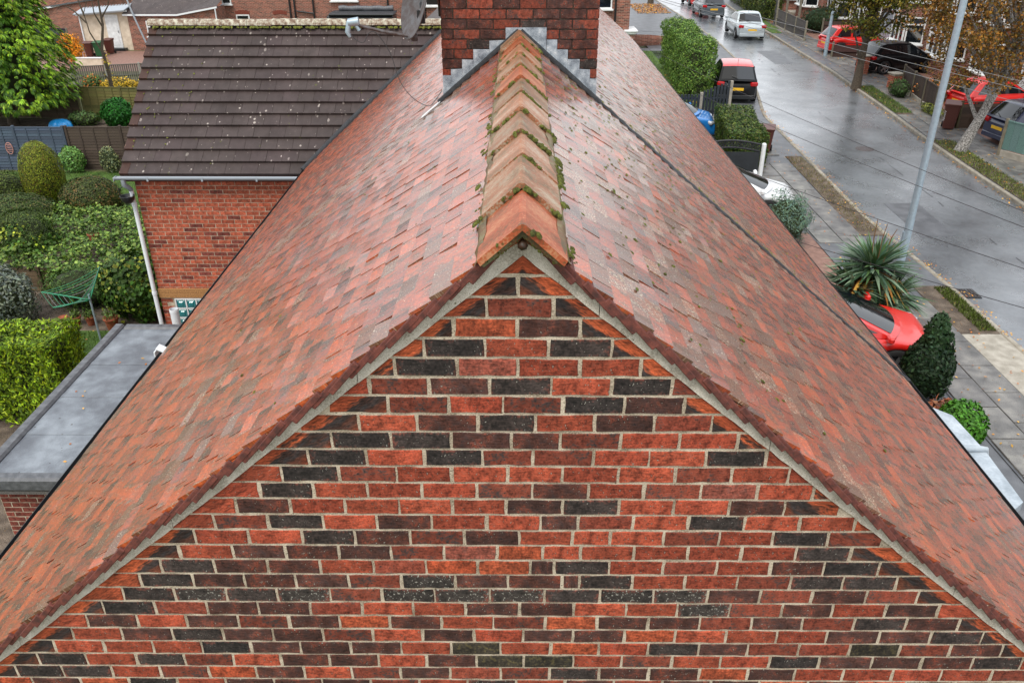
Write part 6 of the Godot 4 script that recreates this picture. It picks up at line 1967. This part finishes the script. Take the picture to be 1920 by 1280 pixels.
	var mm := MB.new(); mm.lathe(Vector3.ZERO, [Vector2(0.3, -0.02), Vector2(0.3, 0.006), Vector2(0.27, 0.009), Vector2(0.0, 0.009)], 24); part("lid", mm, "rust_metal", mh)
	cars()
	street_things()
	street_plants()
	far_side()

func cars() -> void:
	car("black hatchback with red roof parked half on the near pavement", Vector3(9.05, -0.06, -33.0), deg_to_rad(82), "car_black", {"roof": "car_red", "long": 3.9, "wide": 1.72, "high": 1.45})
	car("silver saloon parked on the far kerb", Vector3(13.75, -0.09, -50.2), deg_to_rad(88), "car_silver", {"sedan": true, "long": 4.3, "wide": 1.74, "high": 1.38, "bumper": "car_silver"})
	car("grey hatchback parked behind the red car far up the road", Vector3(13.5, -0.1, -59.8), deg_to_rad(90), "car_grey", {"long": 3.9, "wide": 1.7, "bumper": "car_grey"})
	car("red car at the very top of the road", Vector3(13.9, -0.1, -66.6), deg_to_rad(92), "car_red", {"long": 3.9, "wide": 1.6, "bumper": "car_red"})
	car("black hatchback nosed up the drive beside the brick pillar", Vector3(18.1, -0.04, -38.2), deg_to_rad(10), "car_black", {"long": 3.5, "wide": 1.6, "high": 1.36, "bumper": "car_black"})
	car("red hatchback in the drive behind the low brown fence", Vector3(17.9, -0.04, -43.6), deg_to_rad(8), "car_red", {"long": 3.3, "wide": 1.55, "high": 1.34, "bumper": "car_red"})
	car("red car behind the brown fence and the birch trunk", Vector3(18.25, -0.04, -29.5), deg_to_rad(10), "car_red", {"long": 3.2, "wide": 1.5, "high": 1.3, "bumper": "car_red"})
	car("navy blue car behind the teal fence", Vector3(17.75, -0.04, -25.2), deg_to_rad(10), "car_navy", {"long": 3.6, "wide": 1.6, "high": 1.38, "bumper": "car_navy"})
	car("bright red car nosing out from the near eaves", Vector3(5.2, -0.04, -10.45), deg_to_rad(-8), "car_red", {"long": 4.2, "wide": 1.65, "high": 1.32, "bumper": "car_red"})
	car("white car half hidden by the tile slope", Vector3(5.1, -0.04, -18.2), deg_to_rad(-8), "car_white", {"long": 4.2, "wide": 1.65, "high": 1.32, "bumper": "car_white"})
	car("bright blue car whose bonnet peeps past the gutter", Vector3(5.0, -0.04, -26.2), deg_to_rad(-8), "car_blue", {"long": 3.6, "wide": 1.6, "high": 1.4, "bumper": "car_blue"})

func lamp_column(label: String, at: Vector3, h: float, r: float, arm: bool) -> void:
	var t := thing("lamp_post", label, "lamp post", at)
	var mb := MB.new()
	mb.tube([Vector3(0, -0.05, 0), Vector3(0, 1.1, 0), Vector3(0, 1.15, 0), Vector3(0, h, 0)], [r * 1.15, r * 1.1, r, r * 0.8], 14)
	part("column", mb, "galvanised", t)
	mb = MB.new(); mb.cbox(Vector3(-r * 1.1, 0.6, 0), Vector3(0.02, 0.45, 0.09), 0.006); part("door", mb, "galvanised", t)
	if arm:
		mb = MB.new(); mb.tube([Vector3(0, h - 0.05, 0), Vector3(0.1, h + 0.25, 0), Vector3(0.9, h + 0.4, 0)], [r * 0.7, r * 0.6, r * 0.5], 10); part("arm", mb, "galvanised", t)
		mb = MB.new(); mb.cbox(Vector3(1.15, h + 0.4, 0), Vector3(0.55, 0.12, 0.22), 0.05); part("lantern", mb, "grey_plastic", t)

func street_things() -> void:
	lamp_column("tall galvanised lamp post on the near pavement behind the yucca", Vector3(8.62, -0.02, -14.49), 8.0, 0.078, true)
	lamp_column("short grey post on the far footway beside the red hatchback", Vector3(16.05, -0.02, -42.2), 2.2, 0.085, false)
	bin("brown wheelie bin behind the small clipped hedge", Vector3(8.05, -0.02, -23.9), -0.3, "bin_brown", 0.82)
	bin("brown wheelie bin with white numerals on the far footway", Vector3(15.45, -0.02, -27.0), -0.5, "bin_brown", 0.92)
	bin("dark wheelie bin standing at the house door across the road", Vector3(19.3, -0.03, -34.2), 0.3, "bin_brown", 0.9)
	var bn: Node3D = get_node("wheelie_bin_004")
	for q in 3:
		var mk := MB.new()
		mk.tube([Vector3(-0.03, 0.03, 0), Vector3(0.0, 0.045, 0), Vector3(0.025, 0.025, 0), Vector3(-0.01, -0.01, 0), Vector3(-0.025, -0.04, 0), Vector3(0.025, -0.04, 0)], [0.007], 5)
		part("painted_mark", mk, "white_paint", bn, Vector3(-0.19, 0.62 - q * 0.12, 0.29 - q * 0.012))
	# slatted fence with concrete posts between the drives
	var f := thing("slat_fence", "dark grey slatted fence stepping up towards the road on concrete boards", "fence", Vector3(5.2, -0.04, -27.2))
	for p in 2:
		var x0 := 0.35 + p * 1.02; var x1 := x0 + 0.95
		var pm := MB.new(); pm.cbox(Vector3(0, 0.62 + p * 0.2, 0), Vector3(0.1, 1.25 + p * 0.4, 0.1), 0.01)
		part("post", pm, "concrete", f, Vector3(x1 + 0.04, 0, 0))
		for q in 2:
			var gb := MB.new(); gb.cbox(Vector3.ZERO, Vector3(0.94, 0.19, 0.05), 0.008); part("gravel_board", gb, "concrete", f, Vector3((x0 + x1) / 2, 0.1 + q * 0.2, 0))
		var hgt := 0.75 + p * 0.12
		for q in 8:
			var sl := MB.new(); sl.col = lin(C(52, 58, 66)); sl.cbox(Vector3.ZERO, Vector3(0.085, hgt + p * q * 0.05, 0.02), 0.004)
			part("slat", sl, "paint", f, Vector3(x0 + 0.06 + q * 0.119, 0.42 + (hgt + p * q * 0.05) / 2, 0.012 * (q % 2)))
		for q in 2:
			var rl := MB.new(); rl.col = lin(C(46, 52, 60)); rl.box(Vector3.ZERO, Vector3(0.95, 0.07, 0.03)); part("rail", rl, "paint", f, Vector3((x0 + x1) / 2, 0.58 + q * 0.45, -0.02))
	# arched trellis fence
	var tf := thing("trellis_fence", "black arched-top fence panel with lattice strip and white end post", "fence", Vector3(5.3, -0.04, -21.2))
	for q in 6:
		var bd := MB.new(); bd.col = lin(C(38, 40, 46)); bd.box(Vector3.ZERO, Vector3(1.78, 0.13, 0.014), Basis(Vector3.RIGHT, -0.1)); part("board", bd, "paint", tf, Vector3(0.92, 0.2 + q * 0.1, 0))
	var gb2 := MB.new(); gb2.cbox(Vector3(0.92, 0.06, 0), Vector3(1.78, 0.13, 0.05), 0.008); part("gravel_board", gb2, "white_paint", tf)
	for e in [0.0, 1.0]:
		var rl := MB.new(); rl.col = lin(C(34, 36, 42))
		var pts := []
		for i in 13: pts.append(Vector3(0.03 + i * 0.1483, 0.78 + e * 0.2 + 0.12 * sin(i / 12.0 * PI), 0.0))
		rl.tube(pts, [0.03], 6); part("rail", rl, "paint", tf)
	for i in 20:
		var x := 0.06 + i * 0.09
		var yb := 0.78 + 0.12 * sin(x / 1.78 * PI)
		for s in [-1.0, 1.0]:
			var lt := MB.new(); lt.col = lin(C(40, 42, 48)); lt.box(Vector3.ZERO, Vector3(0.022, 0.25, 0.01), Basis(Vector3.BACK, s * 0.7)); part("lattice_strip", lt, "paint", tf, Vector3(x, yb + 0.1, s * 0.006))
	var wp := MB.new(); wp.cbox(Vector3(0, 0.5, 0), Vector3(0.12, 1.06, 0.12), 0.03); part("post", wp, "white_paint", tf, Vector3(1.9, 0, 0.02))
	# wires across the road, from the terrace to a pole out of the picture
	var pole := Vector3(6.9, 4.35, -0.9); var pole2 := Vector3(14.9, 2.72, -18.2)
	var ends := [[Vector3(3.96, 3.38, -22), pole], [Vector3(4.3, 3.1, -18), pole], [Vector3(4.07, 2.93, -12), pole], [Vector3(4.27, 2.57, -9.5), pole], [Vector3(2.3, 5.3, -24), pole2 + Vector3(0, 0.08, 0)], [Vector3(2.3, 5.1, -24), pole2 + Vector3(0, -0.12, 0)], [Vector3(2.3, 5.1, -24), pole2 + Vector3(0, -0.5, 0)]]
	var say := ["uppermost", "second", "third", "lowest", "upper pale", "middle pale", "lower pale"]
	for i in ends.size():
		var a: Vector3 = ends[i][0]; var b: Vector3 = ends[i][1]
		var w := thing("overhead_wire", "%s of the thin wires crossing above the road" % say[i], "wire", a, 0.0, "overhead wires")
		var mb := MB.new()
		var pts := []
		for q in 17:
			var s := q / 16.0
			pts.append((b - a) * s + Vector3(0, -0.006 * a.distance_to(b) * 4 * s * (1 - s), 0))
		mb.tube(pts, [0.0045 if i < 4 else 0.0065], 5)
		part("wire", mb, "cord" if i < 4 else "pale_cord", w)
	for q in [[Vector3(6.9, -0.05, -0.9), 4.6, "wooden pole in the front yard carrying the black wires"], [Vector3(14.9, -0.05, -18.2), 3.2, "wooden pole on the far verge carrying the pale wires"]]:
		var po := thing("telegraph_pole", q[2], "pole", q[0])
		var pm := MB.new(); pm.tube([Vector3.ZERO, Vector3(0, q[1], 0)], [0.1, 0.08], 10); part("pole", pm, "bark", po)

func street_plants() -> void:
	# yucca
	var y := thing("yucca", "spiky yucca with brown dead skirt beside the red car", "plant", Vector3(6.75, -0.04, -11.75))
	var mb := MB.new()
	mb.tube([Vector3(0, 0, 0), Vector3(0.05, 0.9, 0)], [0.14, 0.1], 8); part("stem", mb, "bark", y)
	for hd in [[Vector3(0.0, 1.12, 0.0), 1.0, 420], [Vector3(0.4, 0.6, 0.1), 0.85, 300], [Vector3(-0.38, 0.75, 0.15), 0.85, 300], [Vector3(0.1, 0.5, 0.35), 0.8, 260]]:
		mb = MB.new()
		var dead := MB.new()
		for i in hd[2]:
			var d := rdir()
			if d.y < -0.75: continue
			var brown := d.y < -0.05 and rf(0, 1) < 0.75
			var m: MB = dead if brown else mb
			var c: Color = pick([C(150, 96, 48), C(176, 120, 56), C(120, 78, 44), C(196, 150, 70)]) if brown else pick([C(86, 116, 94), C(108, 136, 110), C(66, 94, 64), C(132, 154, 126), C(78, 104, 62)])
			m.col = lin(c * rf(0.75, 1.15))
			var ln: float = 0.82 * hd[1] * rf(0.75, 1.15)
			var p0: Vector3 = hd[0] + d * 0.08
			var droop := Vector3(0, -0.22 if not brown else -0.6, 0) * ln
			var p1 := p0 + d * ln * 0.5 + droop * 0.2; var p2 := p0 + d * ln + droop
			var sd := d.cross(Vector3.UP).normalized() * 0.034
			if sd.length() < 0.01: sd = Vector3(0.026, 0, 0)
			var nn := sd.cross(d).normalized()
			if nn.y < 0: nn = -nn
			m.put(p0 - sd * 0.6, nn); m.put(p1 - sd, nn); m.put(p0 + sd * 0.6, nn)
			m.put(p0 + sd * 0.6, nn); m.put(p1 - sd, nn); m.put(p1 + sd, nn)
			m.put(p1 - sd, nn); m.put(p2, nn); m.put(p1 + sd, nn)
		part("leaf_rosette", mb, "leaf", y)
		part("dead_leaves", dead, "litter", y)
	for q in 3:
		mb = MB.new(); mb.col = lin(C(150, 110, 70))
		mb.tube([Vector3(-0.05 + q * 0.1, 1.1, 0), Vector3(-0.12 + q * 0.16, 1.75, 0.02), Vector3(-0.14 + q * 0.2, 2.15 - q * 0.1, 0.05)], [0.014, 0.01, 0.006], 5); part("flower_stalk", mb, "wood", y)
	bush("spruce_shrub", "blue-green juniper shrub beside the white car", Vector3(6.35, -0.04, -15.9), Vector3(0.56, 0.62, 0.52), C(112, 142, 124), 5200, 0.09, {"slim": 0.22, "depth": 0.35, "bump": 0.4, "bump_freq": 2.2, "spray": 1.2})
	var ho := bush("holly", "dark conical holly between the red car and the bay roof", Vector3(6.75, -0.04, -9.05), Vector3(0.38, 0.55, 0.38), C(38, 58, 36), 5200, 0.07, {"slim": 0.6, "depth": 0.15, "bump": 0.1})
	mb = MB.new()
	leaf_ball(mb, Vector3(0.03, 0.98, 0), Vector3(0.22, 0.5, 0.2), 2200, 0.07, greens(C(40, 60, 38), 0.3), {"slim": 0.6, "bump": 0.2})
	part("top_growth", mb, "leaf", ho, Vector3.ZERO, "stuff")
	bush("box_bush", "small bright green rounded bush in front of the holly", Vector3(6.72, -0.04, -7.75), Vector3(0.34, 0.34, 0.4), C(70, 118, 36), 2600, 0.07, {"slim": 0.6})
	bush("withered_plant", "small reddish-brown withered plant next to the rounded bush", Vector3(6.8, -0.04, -8.35), Vector3(0.2, 0.16, 0.2), C(150, 96, 74), 260, 0.12, {"slim": 0.4, "core": 0.4})
	hedge("clipped_hedge", "low clipped hedge with yellowish top beside the black trellis fence", Vector3(7.15, -0.04, -23.9), Vector3(0.62, 0.56, 2.0), deg_to_rad(-6), C(58, 84, 32), 14000, 0.07, {"top": C(112, 122, 54), "mix": 0.4, "slim": 0.5, "bump": 0.1})
	hedge("privet_hedge", "tall thick privet hedge beside the red-roofed black hatchback", Vector3(7.5, -0.04, -35.6), Vector3(0.74, 1.14, 4.2), deg_to_rad(-3), C(82, 112, 50), 36000, 0.09, {"top": C(116, 142, 66), "slim": 0.4, "bump": 0.4, "round": 0.35})
	bush("pink_shrub", "straggly purplish shrub at the far end of the privet hedge", Vector3(7.6, -0.04, -38.2), Vector3(0.6, 0.8, 0.6), C(130, 110, 104), 800, 0.08, {"depth": 0.6, "core": 0.3})
	tree("street_tree", "olive-green street tree between the two red and black drive cars", Vector3(14.72, -0.02, -34.1), {"height": 7.0, "girth": 0.17, "crown": Vector3(2.5, 2.5, 2.2), "mid": Vector3(0.3, 4.5, 0), "bottom": 2.15, "clumps": 120, "leaves": 150, "clump": 0.62, "leaf": 0.13, "col": C(84, 92, 30), "col2": C(106, 96, 32), "limbs": 18})
	tree("birch_tree", "leaning birch with white bark and orange autumn leaves", Vector3(14.49, -0.02, -24.05), {"height": 7.5, "girth": 0.16, "bark": "birch_bark", "lean": Vector3(1.75, 0, 0.2), "crown": Vector3(2.5, 2.5, 2.2), "mid": Vector3(-1.35, 4.6, 0), "bottom": 2.1, "clumps": 150, "leaves": 150, "clump": 0.55, "leaf": 0.085, "col": C(150, 106, 44), "col2": C(112, 92, 42), "limbs": 26, "slim": 0.7})
	tree("street_tree", "dark-trunked tree at the far left kerb over orange leaves", Vector3(10.4, -0.02, -66.5), {"height": 7.0, "girth": 0.2, "crown": Vector3(2.2, 2.0, 2.2), "mid": Vector3(0, 5.6, 0), "bottom": 3.4, "clumps": 50, "leaves": 60, "clump": 0.6, "leaf": 0.16, "col": C(170, 116, 36)})
	hedge("boundary_hedge", "long dark hedge beyond the silver saloon", Vector3(17.4, -0.04, -62.5), Vector3(0.7, 0.85, 6.5), deg_to_rad(-4), C(60, 76, 34), 16000, 0.13, {"top": C(104, 108, 50), "bump": 0.3})
	bush("garden_conifer", "dark spreading evergreen inside the pergola garden", Vector3(18.6, -0.04, -51.0), Vector3(1.2, 0.8, 1.0), C(44, 72, 44), 2600, 0.15, {"slim": 0.25, "depth": 0.3})
	bush("garden_shrub", "leafy shrub behind the brown drive fence", Vector3(19.5, -0.04, -45.6), Vector3(1.2, 0.7, 1.0), C(78, 92, 52), 2200, 0.14, {"depth": 0.35})
	bush("fence_weed", "leafy weeds at the foot of the brown boundary fence", Vector3(15.85, -0.04, -32.4), Vector3(0.35, 0.38, 0.6), C(62, 92, 46), 900, 0.1, {"depth": 0.4})
	bush("fence_weed", "low weeds along the fence beside the lamp post", Vector3(15.85, -0.04, -29.2), Vector3(0.25, 0.2, 0.9), C(104, 112, 50), 800, 0.09, {"depth": 0.5, "core": 0.5})
	bush("flower_shrub", "tangled twiggy shrub with orange flowers behind the brown fence", Vector3(17.2, -0.04, -31.8), Vector3(1.0, 0.5, 0.8), C(96, 84, 56), 1500, 0.1, {"depth": 0.6, "core": 0.6, "second": C(190, 110, 50), "share": 0.15})

func far_side() -> void:
	# fences along the drives
	lap_fence("drive_fence", "dark brown boundary fence ending at the red brick pillar", Vector3(16.6, -0.04, -33.9), Vector3(15.95, -0.04, -29.3), 1.0, C(74, 56, 48), {"upright": true, "board": 0.13, "gravel": 0.2, "concrete": true, "post": C(150, 144, 130)})
	lap_fence("drive_fence", "brown weathered fence behind the wheelie bin with numerals", Vector3(15.75, -0.04, -27.0), Vector3(19.5, -0.04, -27.4), 0.95, C(92, 70, 56), {"board": 0.11, "post": C(96, 88, 58)})
	lap_fence("teal_fence", "teal painted board fence with concrete posts at the picture's edge", Vector3(15.45, -0.04, -23.5), Vector3(17.2, -0.04, -19.6), 1.15, C(138, 180, 172), {"upright": true, "board": 0.24, "gravel": 0.25, "concrete": true, "post": C(196, 190, 176)})
	lap_fence("drive_fence", "low dark brown two-board fence beside the red hatchback", Vector3(16.3, -0.04, -42.0), Vector3(20.0, -0.04, -41.6), 0.72, C(66, 40, 36), {"board": 0.3, "battens": 0, "concrete": true, "post": C(170, 166, 156)})
	lap_fence("drive_fence", "dark fence along the back of the red hatchback's drive", Vector3(17.2, -0.04, -46.6), Vector3(23.0, -0.04, -45.4), 1.3, C(70, 48, 42), {"board": 0.2, "concrete": true, "post": C(176, 172, 160)})
	lap_fence("white_post_fence", "grey slatted fence with white concrete posts next to the silver saloon", Vector3(16.55, -0.04, -47.4), Vector3(16.6, -0.04, -53.4), 1.05, C(104, 98, 94), {"upright": true, "board": 0.1, "gap": 0.85, "gravel": 0.12, "concrete": true, "post": C(214, 212, 200), "panel": 2.0})
	lap_fence("white_post_fence", "taller grey panel with white post behind the silver saloon", Vector3(16.6, -0.04, -53.6), Vector3(17.2, -0.04, -56.2), 1.7, C(92, 90, 88), {"upright": true, "board": 0.12, "concrete": true, "post": C(220, 218, 208), "panel": 2.6})
	# pergola
	var p := thing("pergola", "weathered timber pergola in the garden past the white-post fence", "pergola", Vector3(17.0, -0.04, -53.0))
	for q in [Vector2(0, 0), Vector2(4.2, 0.6), Vector2(0, 2.6), Vector2(4.2, 3.2)]:
		var pm := MB.new(); pm.col = lin(C(150, 142, 124)); pm.cbox(Vector3(0, 1.0, 0), Vector3(0.12, 2.0, 0.12), 0.01); part("post", pm, "wood", p, Vector3(q.x, 0, q.y))
	for q in 2:
		var bm := MB.new(); bm.col = lin(C(132, 112, 90)); bm.cbox(Vector3.ZERO, Vector3(4.7, 0.14, 0.1), 0.01, Basis(Vector3.UP, -0.14)); part("beam", bm, "wood", p, Vector3(2.1, 2.06, 0.3 + q * 2.6))
	for q in 7:
		var bm := MB.new(); bm.col = lin(C(120, 100, 82)); bm.cbox(Vector3.ZERO, Vector3(0.08, 0.1, 3.2), 0.01); part("rafter", bm, "wood", p, Vector3(0.2 + q * 0.64, 2.18, 1.6))
	# brick pillars and garden wall
	for q in [[Vector3(16.15, -0.04, -37.4), 0.82, "red brick gate pillar beside the black hatchback's wheel"], [Vector3(16.35, -0.04, -34.1), 0.62, "red brick gate pillar at the end of the brown boundary fence"]]:
		var bp := thing("brick_pillar", q[2], "pillar", q[0], 0.2, "brick gate pillars")
		var co := MB.new(); co.box(Vector3(0, q[1] / 2, 0), Vector3(0.41, q[1], 0.41)); part("core", co, "mortar", bp)
		var rws := int(q[1] / 0.08)
		for r in rws:
			for s in 4:
				var b := Basis(Vector3.UP, s * PI / 2)
				for k in 2:
					var o := part("brick", brick_mesh(pick(brick_at["e"]), 0.2, 0.068), null, bp)
					o.transform = Transform3D(b, b * Vector3(-0.105 + k * 0.21, 0.04 + r * 0.08, 0.209))
		var cp := MB.new(); cp.cbox(Vector3(0, q[1] + 0.03, 0), Vector3(0.52, 0.06, 0.52), 0.015); part("coping", cp, "concrete", bp)
	var gw := thing("garden_wall", "low orange-red brick garden wall behind the birch", "wall", Vector3(18.0, -0.04, -32.6))
	var wb := MB.new(); wb.box(Vector3(1.4, 0.35, 0), Vector3(2.8, 0.7, 0.2)); part("wall", wb, "far_brick", gw)
	var cp2 := MB.new(); cp2.cbox(Vector3(1.4, 0.72, 0), Vector3(2.9, 0.06, 0.28), 0.01); part("coping", cp2, "brick_red", gw)
	# semi-detached houses
	var specs := [[-31.0, "brick semi with white bay window at the picture's right edge"], [-39.5, "brick semi behind the orange birch leaves"], [-49.5, "brick semi hidden behind the olive street tree"], [-60.0, "last brick semi beyond the pergola"]]
	for s in specs:
		var h := thing("brick_house", s[1], "house", Vector3(20.2, -0.04, s[0]), -PI / 2, "houses across the road")
		var mb := MB.new(); mb.box(Vector3(0, 2.6, -4.0), Vector3(8.4, 5.2, 8.0)); part("wall", mb, "far_brick", h)
		mb = MB.new()
		mb.quad(Vector3(-4.5, 5.1, 0.35), Vector3(4.5, 5.1, 0.35), Vector3(4.5, 8.0, -4), Vector3(-4.5, 8.0, -4)); mb.quad(Vector3(4.5, 5.1, -8.35), Vector3(-4.5, 5.1, -8.35), Vector3(-4.5, 8, -4), Vector3(4.5, 8, -4))
		part("roof", mb, "slate_tile", h)
		for bx in [-2.2, 2.2]:
			# canted bay with windows on each storey
			var bay := MB.new()
			bay.prism([Vector2(-1.25, 0), Vector2(1.25, 0), Vector2(0.8, 0.85), Vector2(-0.8, 0.85)], 0.85, Transform3D(Basis(Vector3.RIGHT, Vector3(0, 0, 1), Vector3(0, -1, 0)), Vector3(bx, 0.0, 0)))
			bay.prism([Vector2(-1.25, 0), Vector2(1.25, 0), Vector2(0.8, 0.85), Vector2(-0.8, 0.85)], 0.6, Transform3D(Basis(Vector3.RIGHT, Vector3(0, 0, 1), Vector3(0, -1, 0)), Vector3(bx, 2.15, 0)))
			bay.prism([Vector2(-1.2, 0), Vector2(1.2, 0), Vector2(0.76, 0.8), Vector2(-0.76, 0.8)], 1.3, Transform3D(Basis(Vector3.RIGHT, Vector3(0, 0, 1), Vector3(0, -1, 0)), Vector3(bx, 0.85, 0)))
			part("bay_wall", bay, "far_brick", h)
			for st in [1.5, 3.45]:
				window(h, Transform3D(Basis.IDENTITY, Vector3(bx, st, 0.87)), 1.5, 1.25, 3, true, 0.35)
				for sd in [-1.0, 1.0]: window(h, Transform3D(Basis(Vector3.UP, sd * 1.09), Vector3(bx + sd * 1.04, st, 0.45)), 0.85, 1.25, 1, true, 0.35)
		mb = MB.new(); mb.box(Vector3(0, 1.05, 0.02), Vector3(0.95, 2.1, 0.08)); var dr := part("door", mb, "white_paint", h)
		mb = MB.new(); mb.box(Vector3(0, 1.5, 0.06), Vector3(0.5, 0.7, 0.03)); part("pane", mb, "glass", dr)
		mb = MB.new(); mb.cbox(Vector3(0, 0.1, 0.5), Vector3(1.3, 0.2, 0.9), 0.02); part("step", mb, "concrete", h)
	var g := thing("flat_garage", "flat-roofed garage with white fascia behind the street tree", "garage", Vector3(19.6, -0.04, -43.4), -PI / 2)
	var mb := MB.new(); mb.box(Vector3(0, 1.1, -2), Vector3(2.6, 2.2, 4)); part("wall", mb, "far_brick", g)
	mb = MB.new(); mb.cbox(Vector3(0, 2.3, -1.9), Vector3(2.9, 0.22, 4.4), 0.02); part("roof", mb, "white_paint", g)
	mb = MB.new(); mb.box(Vector3(0, 1.0, 0.03), Vector3(2.2, 1.95, 0.06)); part("door", mb, "grey_plastic", g)
	# the next brick house on this side
	var b := thing("brick_house", "orange-red brick house corner past the far end of the tile roof", "house", Vector3(2.6, -0.04, -42.0))
	mb = MB.new(); mb.box(Vector3(0, 2.6, -4), Vector3(6.2, 5.2, 8)); part("wall", mb, "far_brick", b)
	mb = MB.new(); mb.quad(Vector3(-3.3, 5.1, 0.3), Vector3(3.3, 5.1, 0.3), Vector3(3.3, 7.6, -4), Vector3(-3.3, 7.6, -4)); part("roof", mb, "slate_tile", b)
	window(b, Transform3D(Basis.IDENTITY, Vector3(1.62, 3.0, 0.03)), 1.1, 1.3, 1)
	mb = MB.new(); mb.tube([Vector3(2.35, 0, 0.08), Vector3(2.35, 5, 0.08)], [0.05], 8); part("drainpipe", mb, "black_plastic", b)
	mb = MB.new(); mb.cbox(Vector3(3.2, 1.3, -0.5), Vector3(0.7, 0.12, 1.6), 0.03); mb.cbox(Vector3(3.15, 1.2, -0.5), Vector3(0.6, 0.12, 1.5), 0.03); part("bay_sill", mb, "white_paint", b)
	mb = MB.new(); mb.box(Vector3(3.12, 0.55, -0.5), Vector3(0.5, 1.1, 1.4)); part("bay_wall", mb, "far_brick", b)
	var cw := thing("curved_wall", "low curved brick wall at the corner of the far front lawn", "wall", Vector3(6.2, -0.04, -45.2))
	mb = MB.new()
	var gg := []
	for i in 12:
		var a := i / 11.0
		var x := -0.6 + a * 2.9; var z := -1.2 * sin(a * PI * 0.6) + 0.4
		var hh := 0.7 - 0.25 * a
		gg.append([Vector3(x, 0, z + 0.1), Vector3(x, hh, z + 0.1), Vector3(x, hh, z - 0.1), Vector3(x, 0, z - 0.1)])
	for r in gg: r.reverse()
	mb.sheet(gg, true); part("wall", mb, "far_brick", cw)

var cam_at := Vector3(-0.02, 7.3, 2.66)
func _ready() -> void:
	rng.seed = 20417
	# camera, sky, light, exposure
	var cam := Camera3D.new()
	cam.name = "camera"
	add_child(cam)
	cam.position = cam_at
	cam.rotation = Vector3(deg_to_rad(-28.42), deg_to_rad(0.346), 0)
	cam.fov = 45.12
	cam.near = 0.05; cam.far = 900
	cam.current = true
	var sky_mat := ProceduralSkyMaterial.new()
	sky_mat.sky_top_color = Color(0.86, 0.88, 0.91); sky_mat.sky_horizon_color = Color(0.90, 0.91, 0.92)
	sky_mat.sky_curve = 0.25
	sky_mat.ground_bottom_color = Color(0.25, 0.24, 0.22); sky_mat.ground_horizon_color = Color(0.45, 0.45, 0.44)
	var sky := Sky.new(); sky.sky_material = sky_mat
	var env := Environment.new()
	env.background_mode = Environment.BG_SKY; env.sky = sky
	env.tonemap_mode = Environment.TONE_MAPPER_LINEAR
	env.tonemap_exposure = EXPOSURE
	env.sdfgi_enabled = true; env.ssao_enabled = true; env.ssil_enabled = true
	var we := WorldEnvironment.new()
	we.name = "daylight"; we.environment = env
	add_child(we)
	var sun := DirectionalLight3D.new()
	sun.name = "sun"
	add_child(sun)
	sun.light_energy = 0.45; sun.light_angular_distance = 25.0; sun.light_color = Color(1.0, 0.98, 0.95)
	sun.rotation = Vector3(deg_to_rad(-58), deg_to_rad(-25), 0)
	sun.shadow_enabled = true
	materials()
	print("materials ", Time.get_ticks_msec())
	main_house()
	next_house()
	dish()
	print("house ", Time.get_ticks_msec())
	rear_wing()
	gardens()
	street()
	print("all ", Time.get_ticks_msec())
	for n in find_children("*", "MeshInstance3D", true, false): n.cast_shadow = GeometryInstance3D.SHADOW_CASTING_SETTING_ON
